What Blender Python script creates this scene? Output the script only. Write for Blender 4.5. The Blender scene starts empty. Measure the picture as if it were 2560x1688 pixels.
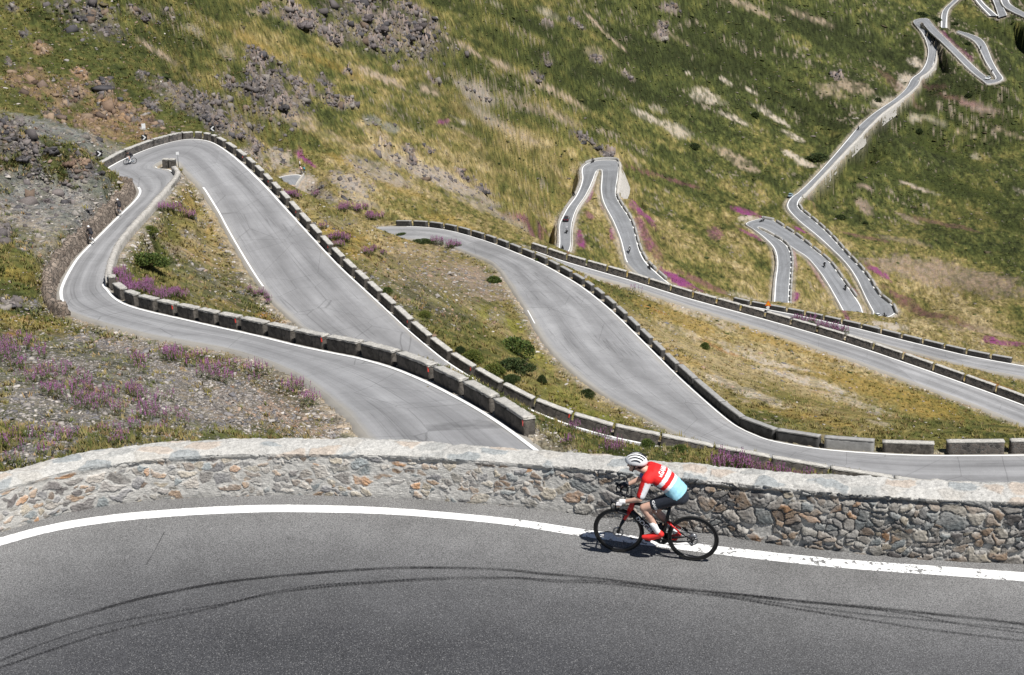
import bpy, bmesh, math, random
import numpy as np
from mathutils import Vector, Matrix

# ------------------------------------------------------------------ camera, world, sun
SC = bpy.context.scene
COL = SC.collection
CAM_H = 9.42
PITCH = math.radians(20.7)
FPX = 50.0 / 36.0 * 2560.0
cam_d = bpy.data.cameras.new("camera")
cam_d.lens = 50.0
cam_d.sensor_width = 36.0
cam_d.clip_start = 0.5
cam_d.clip_end = 6000.0
cam = bpy.data.objects.new("camera", cam_d)
COL.objects.link(cam)
cam.location = (0, 0, CAM_H)
cam.rotation_euler = (math.pi / 2 - PITCH, 0, 0)
SC.camera = cam

SUN_EL = math.radians(61)
SUN_TO = Vector((0.68 * math.cos(SUN_EL), -0.733 * math.cos(SUN_EL), math.sin(SUN_EL))).normalized()
world = bpy.data.worlds.new("World")
SC.world = world
world.use_nodes = True
_nt = world.node_tree
_sky = _nt.nodes.new("ShaderNodeTexSky")
_sky.sky_type = 'NISHITA'
_sky.sun_disc = False
_sky.sun_elevation = SUN_EL
_sky.sun_rotation = math.atan2(SUN_TO.x, SUN_TO.y)
_sky.altitude = 2200
_nt.links.new(_sky.outputs[0], _nt.nodes["Background"].inputs[0])
_nt.nodes["Background"].inputs[1].default_value = 0.05
sun_d = bpy.data.lights.new("sun", 'SUN')
sun_d.energy = 5.0
sun_d.angle = math.radians(0.5)
sun_d.color = (1.0, 0.968, 0.92)
sun = bpy.data.objects.new("sun", sun_d)
COL.objects.link(sun)
sun.location = (60, -20, 120)
sun.rotation_euler = (-SUN_TO).to_track_quat('-Z', 'Y').to_euler()
SC.view_settings.view_transform = 'Standard'
SC.view_settings.look = 'None'
SC.view_settings.exposure = 0.32
SC.view_settings.gamma = 1.0

random.seed(7)
RNG = np.random.default_rng(11)

# ------------------------------------------------------------------ helpers
SP, CP = math.sin(PITCH), math.cos(PITCH)

def ray(u, v):
    x = (np.asarray(u, float) - 1280.0) / FPX
    y = (844.0 - np.asarray(v, float)) / FPX
    return x, CP + y * SP, y * CP - SP          # per unit of depth

def at_z(u, v, z):
    x, y, dz = ray(u, v)
    D = (np.asarray(z, float) - CAM_H) / dz
    return np.stack([x * D, y * D, CAM_H + dz * D], -1)

def at_d(u, v, D):
    x, y, dz = ray(u, v)
    D = np.asarray(D, float)
    return np.stack([x * D, y * D, CAM_H + dz * D], -1)

def proj(p):
    p = np.asarray(p, float)
    y = p[..., 1]; z = p[..., 2] - CAM_H
    D = y * CP - z * SP
    up = y * SP + z * CP
    return 1280 + FPX * p[..., 0] / D, 844 - FPX * up / D, D

def hash2(ix, iy, seed):
    h = (ix.astype(np.int64) * 374761393 + iy.astype(np.int64) * 668265263 + seed * 974634541) & 0xffffffff
    h = ((h ^ (h >> 13)) * 1274126177) & 0xffffffff
    h = (h ^ (h >> 16)) & 0xffffffff
    return h / 4294967295.0

def vnoise(x, y, seed=0):
    ix = np.floor(x); iy = np.floor(y)
    fx = x - ix; fy = y - iy
    fx = fx * fx * (3 - 2 * fx); fy = fy * fy * (3 - 2 * fy)
    ix = ix.astype(np.int64); iy = iy.astype(np.int64)
    a = hash2(ix, iy, seed); b = hash2(ix + 1, iy, seed)
    c = hash2(ix, iy + 1, seed); d = hash2(ix + 1, iy + 1, seed)
    return (a + (b - a) * fx) * (1 - fy) + (c + (d - c) * fx) * fy

def fbm(x, y, octs=4, seed=0, gain=0.5):
    s = np.zeros(np.broadcast(x, y).shape); amp = 1.0; tot = 0.0
    for o in range(octs):
        s = s + amp * (vnoise(x * 2 ** o + 17.3 * o, y * 2 ** o + 5.1 * o, seed + o) - 0.5) * 2
        tot += amp; amp *= gain
    return s / tot

def sstep(a, b, x):
    t = np.clip((x - a) / (b - a), 0, 1)
    return t * t * (3 - 2 * t)

def worley(x, y, seed=0, jit=0.9):
    ix = np.floor(x).astype(np.int64); iy = np.floor(y).astype(np.int64)
    f1 = np.full(x.shape, 9.0); f2 = np.full(x.shape, 9.0); cid = np.zeros(x.shape)
    dx1 = np.zeros(x.shape); dy1 = np.zeros(x.shape)
    for ox in (-1, 0, 1):
        for oy in (-1, 0, 1):
            jx = ix + ox; jy = iy + oy
            px = jx + 0.5 + jit * (hash2(jx, jy, seed) - 0.5)
            py = jy + 0.5 + jit * (hash2(jx, jy, seed + 1) - 0.5)
            dx = x - px; dy = y - py
            d = np.sqrt(dx * dx + dy * dy)
            h = hash2(jx, jy, seed + 2)
            n = d < f1
            f2 = np.where(n, f1, np.minimum(f2, d))
            cid = np.where(n, h, cid); dx1 = np.where(n, dx, dx1); dy1 = np.where(n, dy, dy1)
            f1 = np.where(n, d, f1)
    return f1, f2, cid, dx1, dy1

def tag(o, label=None, cat=None, group=None, kind=None):
    if label: o["label"] = label
    if cat: o["category"] = cat
    if group: o["group"] = group
    if kind: o["kind"] = kind
    return o

def empty(name, loc=(0, 0, 0), rz=0.0):
    o = bpy.data.objects.new(name, None)
    COL.objects.link(o); o.location = loc; o.rotation_euler = (0, 0, rz)
    o.empty_display_size = 0.2
    return o

def np_mesh(name, V, F, attrs=None, smooth=False):
    """V (n,3); F (m,3|4) int array or list of arrays."""
    me = bpy.data.meshes.new(name)
    Fs = F if isinstance(F, list) else [F]
    Fs = [np.asarray(f, np.int32) for f in Fs if len(f)]
    V = np.ascontiguousarray(V, np.float32)
    me.vertices.add(len(V)); me.vertices.foreach_set("co", V.ravel())
    nl = sum(f.size for f in Fs); nf = sum(len(f) for f in Fs)
    me.loops.add(nl); me.loops.foreach_set("vertex_index", np.concatenate([f.ravel() for f in Fs]))
    me.polygons.add(nf)
    tot = np.concatenate([np.full(len(f), f.shape[1], np.int32) for f in Fs])
    st = np.concatenate([[0], np.cumsum(tot)[:-1]]).astype(np.int32)
    me.polygons.foreach_set("loop_start", st)
    me.polygons.foreach_set("loop_total", tot)
    if smooth:
        me.polygons.foreach_set("use_smooth", np.ones(nf, bool))
    me.update(calc_edges=True)
    for k, a in (attrs or {}).items():
        a = np.asarray(a, np.float32)
        if a.ndim == 1:
            t = me.attributes.new(k, 'FLOAT', 'POINT'); t.data.foreach_set("value", a)
        else:
            if a.shape[1] == 3:
                a = np.concatenate([a, np.ones((len(a), 1), np.float32)], 1)
            t = me.attributes.new(k, 'FLOAT_COLOR', 'POINT'); t.data.foreach_set("color", np.ascontiguousarray(a).ravel())
    return me

def obj(name, me, mat=None, parent=None):
    o = bpy.data.objects.new(name, me)
    COL.objects.link(o)
    if mat is not None:
        for m in (mat if isinstance(mat, (list, tuple)) else [mat]):
            me.materials.append(m)
    if parent is not None: o.parent = parent
    return o

def grid_faces(nr, nc):
    i = np.arange(nr - 1)[:, None] * nc + np.arange(nc - 1)[None, :]
    i = i.ravel()
    return np.stack([i, i + 1, i + nc + 1, i + nc], -1)

# ------------------------------------------------------------------ node material kit
class NT:
    def __init__(s, name, rough=0.9, spec=0.2):
        s.m = bpy.data.materials.new(name); s.m.use_nodes = True
        s.t = s.m.node_tree; s.n = s.t.nodes
        s.bsdf = s.n["Principled BSDF"]
        s.bsdf.inputs["Roughness"].default_value = rough
        s.bsdf.inputs["Specular IOR Level"].default_value = spec
        s.pos = None
    def link(s, a, b): s.t.links.new(a, b)
    def _set(s, sock, val):
        if hasattr(val, "is_linked") or isinstance(val, bpy.types.NodeSocket): s.link(val, sock)
        else:
            try: sock.default_value = val
            except Exception: sock.default_value = (*val, 1.0)
    def geo(s):
        if s.pos is None: s.pos = s.n.new("ShaderNodeNewGeometry").outputs["Position"]
        return s.pos
    def obco(s): return s.n.new("ShaderNodeTexCoord").outputs["Object"]
    def attr(s, name, out="Fac"):
        a = s.n.new("ShaderNodeAttribute"); a.attribute_name = name; return a.outputs[out]
    def noise(s, scale, detail=3, rough=0.55, vec=None, out="Fac"):
        n = s.n.new("ShaderNodeTexNoise")
        n.inputs["Scale"].default_value = scale; n.inputs["Detail"].default_value = detail
        n.inputs["Roughness"].default_value = rough
        s.link(vec if vec is not None else s.geo(), n.inputs["Vector"]); return n.outputs[out]
    def voro(s, scale, vec=None, out="Distance", feature='F1'):
        n = s.n.new("ShaderNodeTexVoronoi"); n.feature = feature
        n.inputs["Scale"].default_value = scale
        s.link(vec if vec is not None else s.geo(), n.inputs["Vector"]); return n.outputs[out]
    def mapping(s, vec, scale=(1, 1, 1), rot=(0, 0, 0), loc=(0, 0, 0)):
        n = s.n.new("ShaderNodeMapping"); s.link(vec, n.inputs[0])
        n.inputs["Scale"].default_value = scale; n.inputs["Rotation"].default_value = rot
        n.inputs["Location"].default_value = loc; return n.outputs[0]
    def comb(s, x, y, z=0.0):
        n = s.n.new("ShaderNodeCombineXYZ")
        for k, val in zip(n.inputs, (x, y, z)): s._set(k, val)
        return n.outputs[0]
    def math(s, op, a, b=0.0, c=0.0, clamp=False):
        n = s.n.new("ShaderNodeMath"); n.operation = op; n.use_clamp = clamp
        for k, val in zip(n.inputs, (a, b, c)): s._set(k, val)
        return n.outputs[0]
    def ramp(s, fac, stops, interp='LINEAR'):
        n = s.n.new("ShaderNodeValToRGB"); n.color_ramp.interpolation = interp
        e = n.color_ramp.elements
        while len(e) < len(stops): e.new(0.5)
        for el, (p, c) in zip(e, stops):
            el.position = p; el.color = (*c, 1) if len(c) == 3 else c
        s.link(fac, n.inputs[0]); return n.outputs[0]
    def rng(s, fac, a, b, c=0.0, d=1.0):
        n = s.n.new("ShaderNodeMapRange"); n.clamp = True
        s._set(n.inputs[0], fac)
        for k, val in zip(n.inputs[1:5], (a, b, c, d)): s._set(k, val)
        return n.outputs[0]
    def mix(s, fac, a, b, mode='MIX'):
        n = s.n.new("ShaderNodeMix"); n.data_type = 'RGBA'; n.blend_type = mode
        s._set(n.inputs[0], fac); s._set(n.inputs[6], a); s._set(n.inputs[7], b)
        return n.outputs[2]
    def bump(s, h, strength=0.5, dist=0.05, prev=None):
        n = s.n.new("ShaderNodeBump"); n.inputs["Strength"].default_value = strength
        n.inputs["Distance"].default_value = dist
        s._set(n.inputs["Height"], h)
        if prev is not None: s.link(prev, n.inputs["Normal"])
        return n.outputs[0]
    def done(s, color=None, bump=None, rough=None):
        if color is not None: s._set(s.bsdf.inputs["Base Color"], color)
        if bump is not None: s.link(bump, s.bsdf.inputs["Normal"])
        if rough is not None: s._set(s.bsdf.inputs["Roughness"], rough)
        return s.m

def plain(name, color, rough=0.6, spec=0.3, metal=0.0, var=0.12, scale=20):
    t = NT(name, rough, spec)
    t.bsdf.inputs["Metallic"].default_value = metal
    n = t.noise(scale, 3, 0.6, t.obco())
    c0 = tuple(c * (1 - var) for c in color); c1 = tuple(min(1, c * (1 + var)) for c in color)
    return t.done(t.ramp(n, [(0.3, c0), (0.7, c1)]))
# ------------------------------------------------------------------ roads: stations (left u,v, right u,v, z, left lift)
# one road climbing away in hairpins; each station pairs its two edges
RD = {}
RD['B'] = [  # "left" = inner edge by the guard blocks, "right" = outer edge
 (1470,1225,1035,1240,-17.6,0),(1400,1168,975,1165,-18.2,0),(1335,1118,938,1115,-18.8,0),(1272,1071,902,1069,-19.4,0),(1203,1026,872,1033,-20.2,0),(1137,989,845,1012,-21,0),
 (1070,955,822,990,-21.8,0),(986,920,788,965,-22.7,0),(902,896,757,942,-23.4,0),(853,886,734,928,-23.8,0),
 (750,865,660,897,-24.5,0),(641,838,580,874,-25.3,0),(534,815,477,855,-26,0),(456,797,394,841,-26.6,0),(388,782,323,824,-27,0),
 (323,764,249,804,-27.6,0),(288,745,199,788,-28,0),(270,724,160,770,-28.3,0),(262,704,147,737,-28.6,0.35),
 (262,680,153,710,-28.9,0.7),(268,655,171,675,-29.2,0.7),(276,635,193,643,-29.5,0.7),(290,606,225,610,-29.9,0.7),
 (322,567,262,573,-30.5,0.7),(356,530,296,539,-31.1,0.7),(392,490,328,509,-31.7,0.7),(414,466,345,487,-32.0,0.7),
 (430,447,343,470,-32.3,0.7),(438,432,310,447,-32.6,0.5),(420,424,285,436,-32.8,0.1),(396,422,262,426,-32.9,0),(388,420,276,415,-33.0,0),
 (386,417,300,402,-33.05,0),(388,413,327,390,-33.1,0),(392,410,363,375,-33.2,0),(402,404,400,363,-33.3,0),(416,402,436,353.6,-33.45,0),
 (430,402,472,348,-33.6,0),(440,403,509,350,-33.75,0),(446,406,538,359,-33.9,0),(452,412,567,377,-34.1,0),
 (463,424,596,399,-34.3,0),(478,441,632,432,-34.6,0),(505,469,672,472,-35,0),(525,500,701,504,-35.3,0),(545,532,741,548,-35.7,0),
 (564,568,781,592,-36.1,0),(585,605,821,635,-36.5,0),(612,651,862,677,-36.9,0),(643,700,931,740,-37.3,0),(674,741,985,790,-37.6,0),
 (709,777,1036,837,-37.9,0),(756,817,1072,867,-38.1,0),(830,868,1120,905,-38.5,0),(910,930,1200,955,-39.1,0),(985,980,1279,999,-39.8,0),(1075,1035,1345,1031,-40.4,0),(1180,1090,1430,1063,-41.1,0),
 (1300,1135,1529,1091,-41.8,0),(1460,1180,1644,1115,-42.6,0),(1640,1218,1778,1143,-43.4,0),(1810,1245,1919,1170,-44.2,0),(1990,1268,2066,1197,-45,0),
 (2180,1285,2227,1222,-45.8,0),(2400,1300,2420,1250,-46.6,0),(2640,1310,2650,1262,-47.2,0)]
RD['C'] = [
 (900,602,880,572,-63.6,0),(945,598,940,567,-62.8,0),(1000,596,1018,566,-61.8,0),(1060,600,1076,569,-61,0),(1105,606,1131,578,-60.3,0),(1149,622,1185,593,-59.6,0),
 (1195,640,1240,611,-59,0),(1229,654,1294,633,-58.4,0),(1254,678,1349,656,-57.8,0),(1274,706,1403,685,-57.2,0),(1290,731,1458,718,-56.6,0),
 (1308,758,1529,775,-55.7,0),(1336,810,1595,839,-54.7,0),(1362,853,1644,888,-54,0),(1400,896,1693,937,-53.2,0),(1449,941,1741,981,-52.6,0),
 (1515,988,1790,1024,-52,0),(1600,1033,1839,1063,-51.5,0),(1705,1088,1888,1087,-51.1,0),(1840,1140,1937,1103,-50.7,0),(1960,1178,2034,1119.5,-50.3,0),
 (2080,1202,2132,1129,-50,0),(2260,1224,2278,1137,-49.6,0),(2420,1230,2424,1138,-49.3,0),(2610,1228,2600,1136,-49,0),(2790,1222,2770,1130,-48.8,0)]
RD['H'] = [(600,508,650,528,-63.6,0),(640,478,675,500,-64.2,0),(662,462,690,480,-64.8,0),(681,451,696,465,-65.2,0),(703,442,703,464,-65.5,0),(726,438,706,464,-65.7,0),(746,437,708,465,-65.9,0),
 (757,443,709,470,-66.2,0),(747,456,709,478,-66.5,0),(738,471,708,488,-66.9,0),(731,486,702,504,-67.3,0),(728,506,698,526,-67.7,0)]
RD['D'] = [(1180,594,1185,602,-69.8,0),(1250,608,1250,616,-70.4,0),(1326,624,1326,633,-71,0),(1400,650,1398,661,-71.7,0),(1472,671,1470,684,-72.3,0),(1530,687.5,1526,700,-72.9,0),(1587,704,1583,717,-73.4,0),(1700,740,1694,755,-74.3,0),
 (1790,765,1783,783,-75,0),(1845,780,1837,800,-75.4,0),(1989,820,1978,845,-76.5,0),(2134,863,2120,894,-77.6,0),(2279,912,2262,947,-78.6,0),(2423,963,2404,999,-79.5,0),
 (2560,1013,2538,1052,-80.3,0),(2740,1085,2716,1126,-81,0)]
RD['E'] = [(1730,733,1727,741,-90.5,0),(1800,748,1796,757,-90.3,0),(1874,765.5,1868,777,-90,0),(1989,787,1982,801,-89.6,0),(2080,807,2072,822,-89.2,0),(2152,823.5,2143,841,-88.9,0),(2242,846.5,2232,866,-88.5,0),
 (2330,868,2318,888,-88.2,0),(2423,890,2410,912,-87.8,0),(2560,915,2545,940,-87.3,0),(2720,940,2705,966,-86.8,0)]
RD['G'] = [(1380,680,1407,685,-116.5,0),(1387,655,1412,660,-117,0),(1393,634,1418,637,-117.3,0),(1399,608,1427,616,-117.2,0),(1398,565,1428,576,-117,0),(1405,545,1432,550,-116.8,0),(1420.5,516.5,1443,520,-116.6,0),
 (1438,493.5,1461,495,-116.4,0),(1450.7,467.7,1475,469,-116.1,0),(1456.4,444.7,1484,447,-115.8,0),(1454,429,1490,431,-115.5,0),(1458,416,1493,427,-115.3,0),
 (1472,407.4,1495,425,-115.2,0),(1495,401.7,1498,424,-115.1,0),(1524,400,1501,424,-115,0),(1544,403,1503.5,425,-115,0),(1547.4,416,1505,430,-115.1,0),
 (1545,442,1504.4,445,-115.3,0),(1541,470.5,1502.6,472,-115.8,0),(1540.5,490.6,1506,497,-116.2,0),(1552.6,513.6,1517,523,-116.8,0),(1570,539,1532,550,-117.6,0),
 (1582.7,565,1544,578,-118.6,0),(1590,594,1553,603,-119.8,0),(1598.5,625.5,1560,632,-121.2,0),(1613,654,1567,656,-122.6,0),(1639,680,1591,681,-124,0),
 (1673,709,1622,704,-125.5,0),(1699,723,1650,725,-126.3,0),(1740,748,1690,752,-127.5,0)]
RD['K'] = [(1925,800,1968,806,-138.5,0),(1931,778,1971,784,-138.7,0),(1935,757,1972,762,-139,0),(1938.5,700.7,1975,700.7,-138.5,0),(1944,658.7,1979,652,-138,0),(1937,623.6,1971,620,-137.5,0),
 (1916,599,1951,601,-137,0),(1886,574.5,1916,582,-136.6,0),(1866,562,1900,574,-136.3,0),(1868,557,1895,570,-136.2,0),(1879,552.4,1896,568,-136.1,0),(1905,546.4,1903,569,-136,0),
 (1930,550,1926,580,-136.2,0),(1958,567.5,1950,595,-136.8,0),(1996,592,1985,622,-137.6,0),(2038.5,627,2018,643,-138.8,0),(2073.6,655,2046,675,-140,0),
 (2101.7,693.7,2068,707,-141.5,0),(2129.7,732,2090,745,-143.2,0),(2151,764,2106,774,-144.8,0),(2157,782,2118,795,-145.8,0),(2165,788.5,2137,806,-146.3,0),
 (2173,791,2176,806,-146.5,0),(2182,788,2208,798,-146.6,0),(2183,780,2232,788,-146.4,0),(2176,767,2240,778,-146,0),(2165,746,2229,762,-145.4,0),
 (2154,722,2196,736,-144.8,0),(2140,694,2172,697,-144.2,0),(2116,659,2147,666,-143.5,0),(2081,624,2111,629,-142.8,0),(2042,588.5,2071,585,-142,0),
 (2003,557,2030,548,-141.2,0),(1975,529,2000,524,-140.5,0),(1968,511,1994,510,-140,0),(1980,492,2003,494,-139.8,0),
 (1998,480,2022,477,-139.5,0),(2053,425.5,2071,425,-137,0),(2114,355,2136,355,-134,0),(2151,312,2169,321,-132,0),(2191,278.5,2209,282,-130,0),(2237,248,2261,245,-128,0),
 (2267,220,2295,214,-126.5,0),(2279.6,196,2298,196,-125,0),(2301,180.6,2322,180.6,-124,0),(2316,156,2336,156,-122,0),(2321,128.6,2341,122,-119.5,0),(2316,104,2336,101,-117,0),
 (2304,80,2325,82,-115,0),(2287,61,2304,68,-113.2,0),(2284,52,2301,61,-112.8,0),(2297,47,2303,58,-112.5,0),(2319,46,2309,61,-112.5,0),
 (2329,58,2325,80,-113,0),(2350,82,2343,95,-114,0),(2390,121,2377,127,-117,0),(2439,170,2422,173,-121.5,0),(2469,194,2458,202,-123.5,0),(2482,200,2472,210,-124,0),
 (2490,196,2508,199,-124,0),(2481,180,2497,181,-123,0),(2463,152,2479,149,-120,0),(2442,109,2461,105,-116.5,0),(2418,92,2434,88,-115,0),(2391,80,2396,77,-114,0)]
RD['M'] = [(2352,70,2367,70,-115,0),(2353,60,2367,60,-115,0),(2356,27.5,2371,24.5,-115.2,0),(2381,3,2396,0,-116,0),(2420,-40,2437,-40,-117.5,0)]
RD['N'] = [(2410,-50,2424,-50,-114.7,0),(2438,0,2452,0,-113.5,0),(2475,40,2495,40,-114,0)]
RD['O'] = [(2497,44,2518,38,-114.4,0),(2490,20,2506,14,-114,0),(2476,-15,2492,-15,-113.6,0),(2460,-50,2476,-50,-113.5,0)]
RD['P'] = [(2490,-50,2510,-50,-113,0),(2501,0,2521,0,-113,0),(2517,22,2532,15,-113.5,0),(2566,46,2566,34,-114,0),(2640,85,2640,70,-115,0)]

def catmull(P, sub):
    P = np.asarray(P, float)
    Q = np.concatenate([[2 * P[0] - P[1]], P, [2 * P[-1] - P[-2]]])
    out = []
    for i in range(1, len(Q) - 2):
        p0, p1, p2, p3 = Q[i - 1], Q[i], Q[i + 1], Q[i + 2]
        for t in np.arange(sub) / sub:
            out.append(0.5 * ((2 * p1) + (p2 - p0) * t + (2 * p0 - 5 * p1 + 4 * p2 - p3) * t * t + (3 * p1 - p0 - 3 * p2 + p3) * t ** 3))
    out.append(P[-1])
    return np.array(out)

def smooth(P, it=2):
    P = P.copy()
    for _ in range(it):
        P[1:-1] = 0.25 * P[:-2] + 0.5 * P[1:-1] + 0.25 * P[2:]
    return P

def road_edges(key, sub=8):
    st = np.array(RD[key], float)
    L = at_z(st[:, 0], st[:, 1], st[:, 4] + st[:, 5]); L[:, 2] = st[:, 4]
    R = at_z(st[:, 2], st[:, 3], st[:, 4])
    L = smooth(catmull(L, sub), 6); R = smooth(catmull(R, sub), 6)
    return L, R

EDGE = {k: road_edges(k) for k in RD}
# ---- the foreground bend: wall foot traced on the level road
WALL_PX = np.array([(-900,1640,.64,.5),(-600,1530,.64,.5),(-300,1420,.64,.5),(0,1332,.64,.50),(104,1300,.64,.5),(207,1276,.65,.5),(332,1257,.655,.52),(456,1246,.66,.54),(580,1240,.665,.55),(705,1239,.67,.55),(900,1242,.675,.54),
  (1036,1248,.68,.5),(1160,1257,.69,.47),(1280,1268,.70,.46),(1441,1284,.72,.46),(1600,1307,.75,.46),(1764,1333,.80,.47),(1926,1357,.84,.50),(2141,1382,.865,.55),(2356,1399,.88,.56),(2560,1410,.9,.56),(2800,1425,.9,.56),(3100,1450,.9,.56)], float)
_w = at_z(WALL_PX[:, 0], WALL_PX[:, 1], 0.0)
_wc = catmull(np.concatenate([_w[:, :2], WALL_PX[:, 2:]], 1), 40)
_seg = np.r_[0, np.cumsum(np.hypot(*np.diff(_wc[:, :2], axis=0).T))]
WALL_LEN = _seg[-1]
def wall_at(s):
    return np.stack([np.interp(s, _seg, _wc[:, k]) for k in range(4)], -1)

_RC = np.concatenate([.5 * (l + r) for l, r in EDGE.values()]); _RU, _RV, _ = proj(_RC)
def on_road(u, v, dz=0.03):
    """point of the nearest traced road seen through a photo pixel"""
    i = np.argmin((_RU - u) ** 2 + (_RV - v) ** 2)
    return at_z(u, v, _RC[i, 2] + dz)
# ------------------------------------------------------------------ terrain: thin-plate surface through the roads and slope points
CTRL_Z = [(2046,527,-146.5),(2090,470,-144),(2155,400,-141),(2224,322,-136.5),(2280,283,-133.5),(1590,455,-127),(1570,480,-125),(1375,600,-121),(1388,545,-121),(1408,500,-120.5),(1432,465,-119.5)]   # (u,v,z) below the walled banks
CTRL_D = [    # (u,v,depth)
 # slope under the foreground bend
 (0,1150,38),(300,1080,46),(500,1000,60),(100,1000,52),(250,900,70),(450,920,76),(600,960,66),(0,850,76),(0,1060,45),
 (-500,1100,40),(-500,900,64),(-500,700,104),(-900,900,58),(-900,500,118),
 (1600,1180,66),(2000,1245,58),(2400,1265,56),(2400,1250,90),(2900,1270,60),(1750,1165,92),(1420,1125,74),(1440,1084,88),(1529,1098,95),(1640,1117,100),(1770,1143,102),(1900,1168,100),(1380,1064,82),
 # slope left of the return leg
 (60,700,115),(20,600,128),(120,520,143),(160,470,150),(60,450,148),(230,418,152),(120,380,150),(20,330,150),(-200,420,140),(-400,250,150),
 (255,428,153),(190,440,151),
 (40,280,190),(150,300,190),(260,350,184),(300,365,187),(0,200,205),(200,200,212),(-300,100,205),(0,0,235),(-400,0,225),
 (400,310,205),(480,318,206),(400,200,220),(400,0,255),(560,330,208),(600,360,200),(640,370,215),
 (690,555,195),(720,560,215),(660,520,190),(745,575,225),(700,500,250),(730,508,268),(650,480,185),(660,405,276),(690,425,294),(720,410,318),(640,330,275),(700,330,322),(700,200,342),(700,0,378),(800,400,318),(790,440,296),
 (850,470,288),(900,520,276),(960,545,282),(1000,0,440),(1000,250,388),(1000,450,345),(880,350,345),(1150,520,345),(1280,560,372),
 (1280,0,545),(1280,250,482),(1280,480,425),(1360,560,415),(1390,440,490),(1500,0,640),(1500,250,568),(1500,370,538),(1600,430,548),(1700,480,555),
 (1800,0,740),(1800,250,660),(1800,400,605),(1750,520,540),(1780,620,490),(1720,680,462),(1850,700,452),(1640,560,500),
 (2100,0,815),(2000,300,680),(2200,150,765),(2280,20,890),(2560,0,930),(2560,120,840),(2560,250,740),(2560,400,650),(2560,550,560),(2560,700,470),(2560,820,390),
 (2300,350,690),(2200,480,610),(2300,600,530),(2400,760,435),(2250,740,485),(2300,830,400),(2150,400,650),
 (3000,200,780),(3000,500,590),(3000,800,420),(3000,950,330),(3200,1100,190),
 (0,-250,265),(700,-250,430),(1280,-250,620),(2000,-250,960),(2560,-250,1160),(3100,-200,1200),(-600,-250,250),
 (0,-600,310),(700,-600,500),(1280,-600,730),(2000,-600,1150),(2560,-600,1400),(3200,-600,1450),(-700,-600,290),
 # islands between the legs
 (1150,720,200),(1250,800,178),(1330,900,160),(1480,1020,140),(1050,640,215),(900,560,232),(800,500,236),
 (1760,880,208),(1900,950,195),(2100,1030,182),(2400,1080,176),(1560,780,220),(2560,1090,172),
 (2150,880,240),(2450,930,246),(2560,960,245),
]
PTS = []
# foot of the retaining wall right of the return leg (and the tip of the island): below the road
FOOT = [(468,441,-34.4),(456,475,-34.6),(430,502,-34.5),(405,537,-34.1),(370,588,-33.3),(330,622,-32.3),(310,637,-31.7),(296,661,-30.8),(290,690,-29.6)]
for u, v, z in FOOT: PTS.append(at_z(u, v, z))
# ground above the dry-stone wall left of the return leg
for u, v, z in [(327,457,-30.2),(302,476,-29.9),(269,512,-29.4),(236,541,-28.9),(205,572,-28.4),(180,605,-28.0),(152,640,-27.5),(130,680,-27.3),(126,720,-27.6),(128,752,-28.0)]:
    PTS.append(at_z(u, v, z))
for u, v, z in CTRL_Z: PTS.append(at_z(u, v, z))
for u, v, D in CTRL_D: PTS.append(at_d(u, v, D))
for k, (L, R) in EDGE.items():
    st = 10 if k in 'BC' else 12
    PTS += list(L[::st]); PTS += list(R[::st]); PTS += list(0.5 * (L + R)[::st])
_f = wall_at(np.linspace(0, WALL_LEN, 24))
for x, y, h, t in _f:
    r = math.hypot(x, y); k = (r + 0.9) / r
    PTS.append(np.array([x * k, y * k, -1.0])); k = (r + 5.0) / r
    PTS.append(np.array([x * k, y * k, -3.0])); k = (r - 2.5) / r
    PTS.append(np.array([x * k, y * k, -1.0]))
PTS = np.array(PTS)

def lp(x, y): return np.arctan2(x, y), 0.5 * np.log(x * x + y * y)
_cx, _cy = lp(PTS[:, 0], PTS[:, 1])
def _tpsK(ax, ay, bx, by):
    d2 = (ax[:, None] - bx[None]) ** 2 + (ay[:, None] - by[None]) ** 2 + 1e-9
    return 0.5 * d2 * np.log(d2)
_n = len(PTS)
_K = _tpsK(_cx, _cy, _cx, _cy) + np.eye(_n) * 3e-5
_P = np.stack([np.ones(_n), _cx, _cy], 1)
_A = np.zeros((_n + 3, _n + 3)); _A[:_n, :_n] = _K; _A[:_n, _n:] = _P; _A[_n:, :_n] = _P.T
_w = np.linalg.solve(_A, np.r_[PTS[:, 2], 0, 0, 0])

NA, NR = 1300, 960
AZ = np.radians(np.linspace(-25.5, 25.5, NA))
# row spacing: denser where the picture needs it
_q = np.linspace(math.log(15.5), math.log(1600.0), 4000)
_dn = 1 / np.interp(_q, np.log([15.5, 90, 140, 650, 850, 1600]), [.0065, .0045, .0032, .0034, .0046, .010])
_cq = np.r_[0, np.cumsum(.5 * (_dn[1:] + _dn[:-1]))]
LR = np.interp(np.linspace(0, _cq[-1], NR), _cq, _q)
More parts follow.
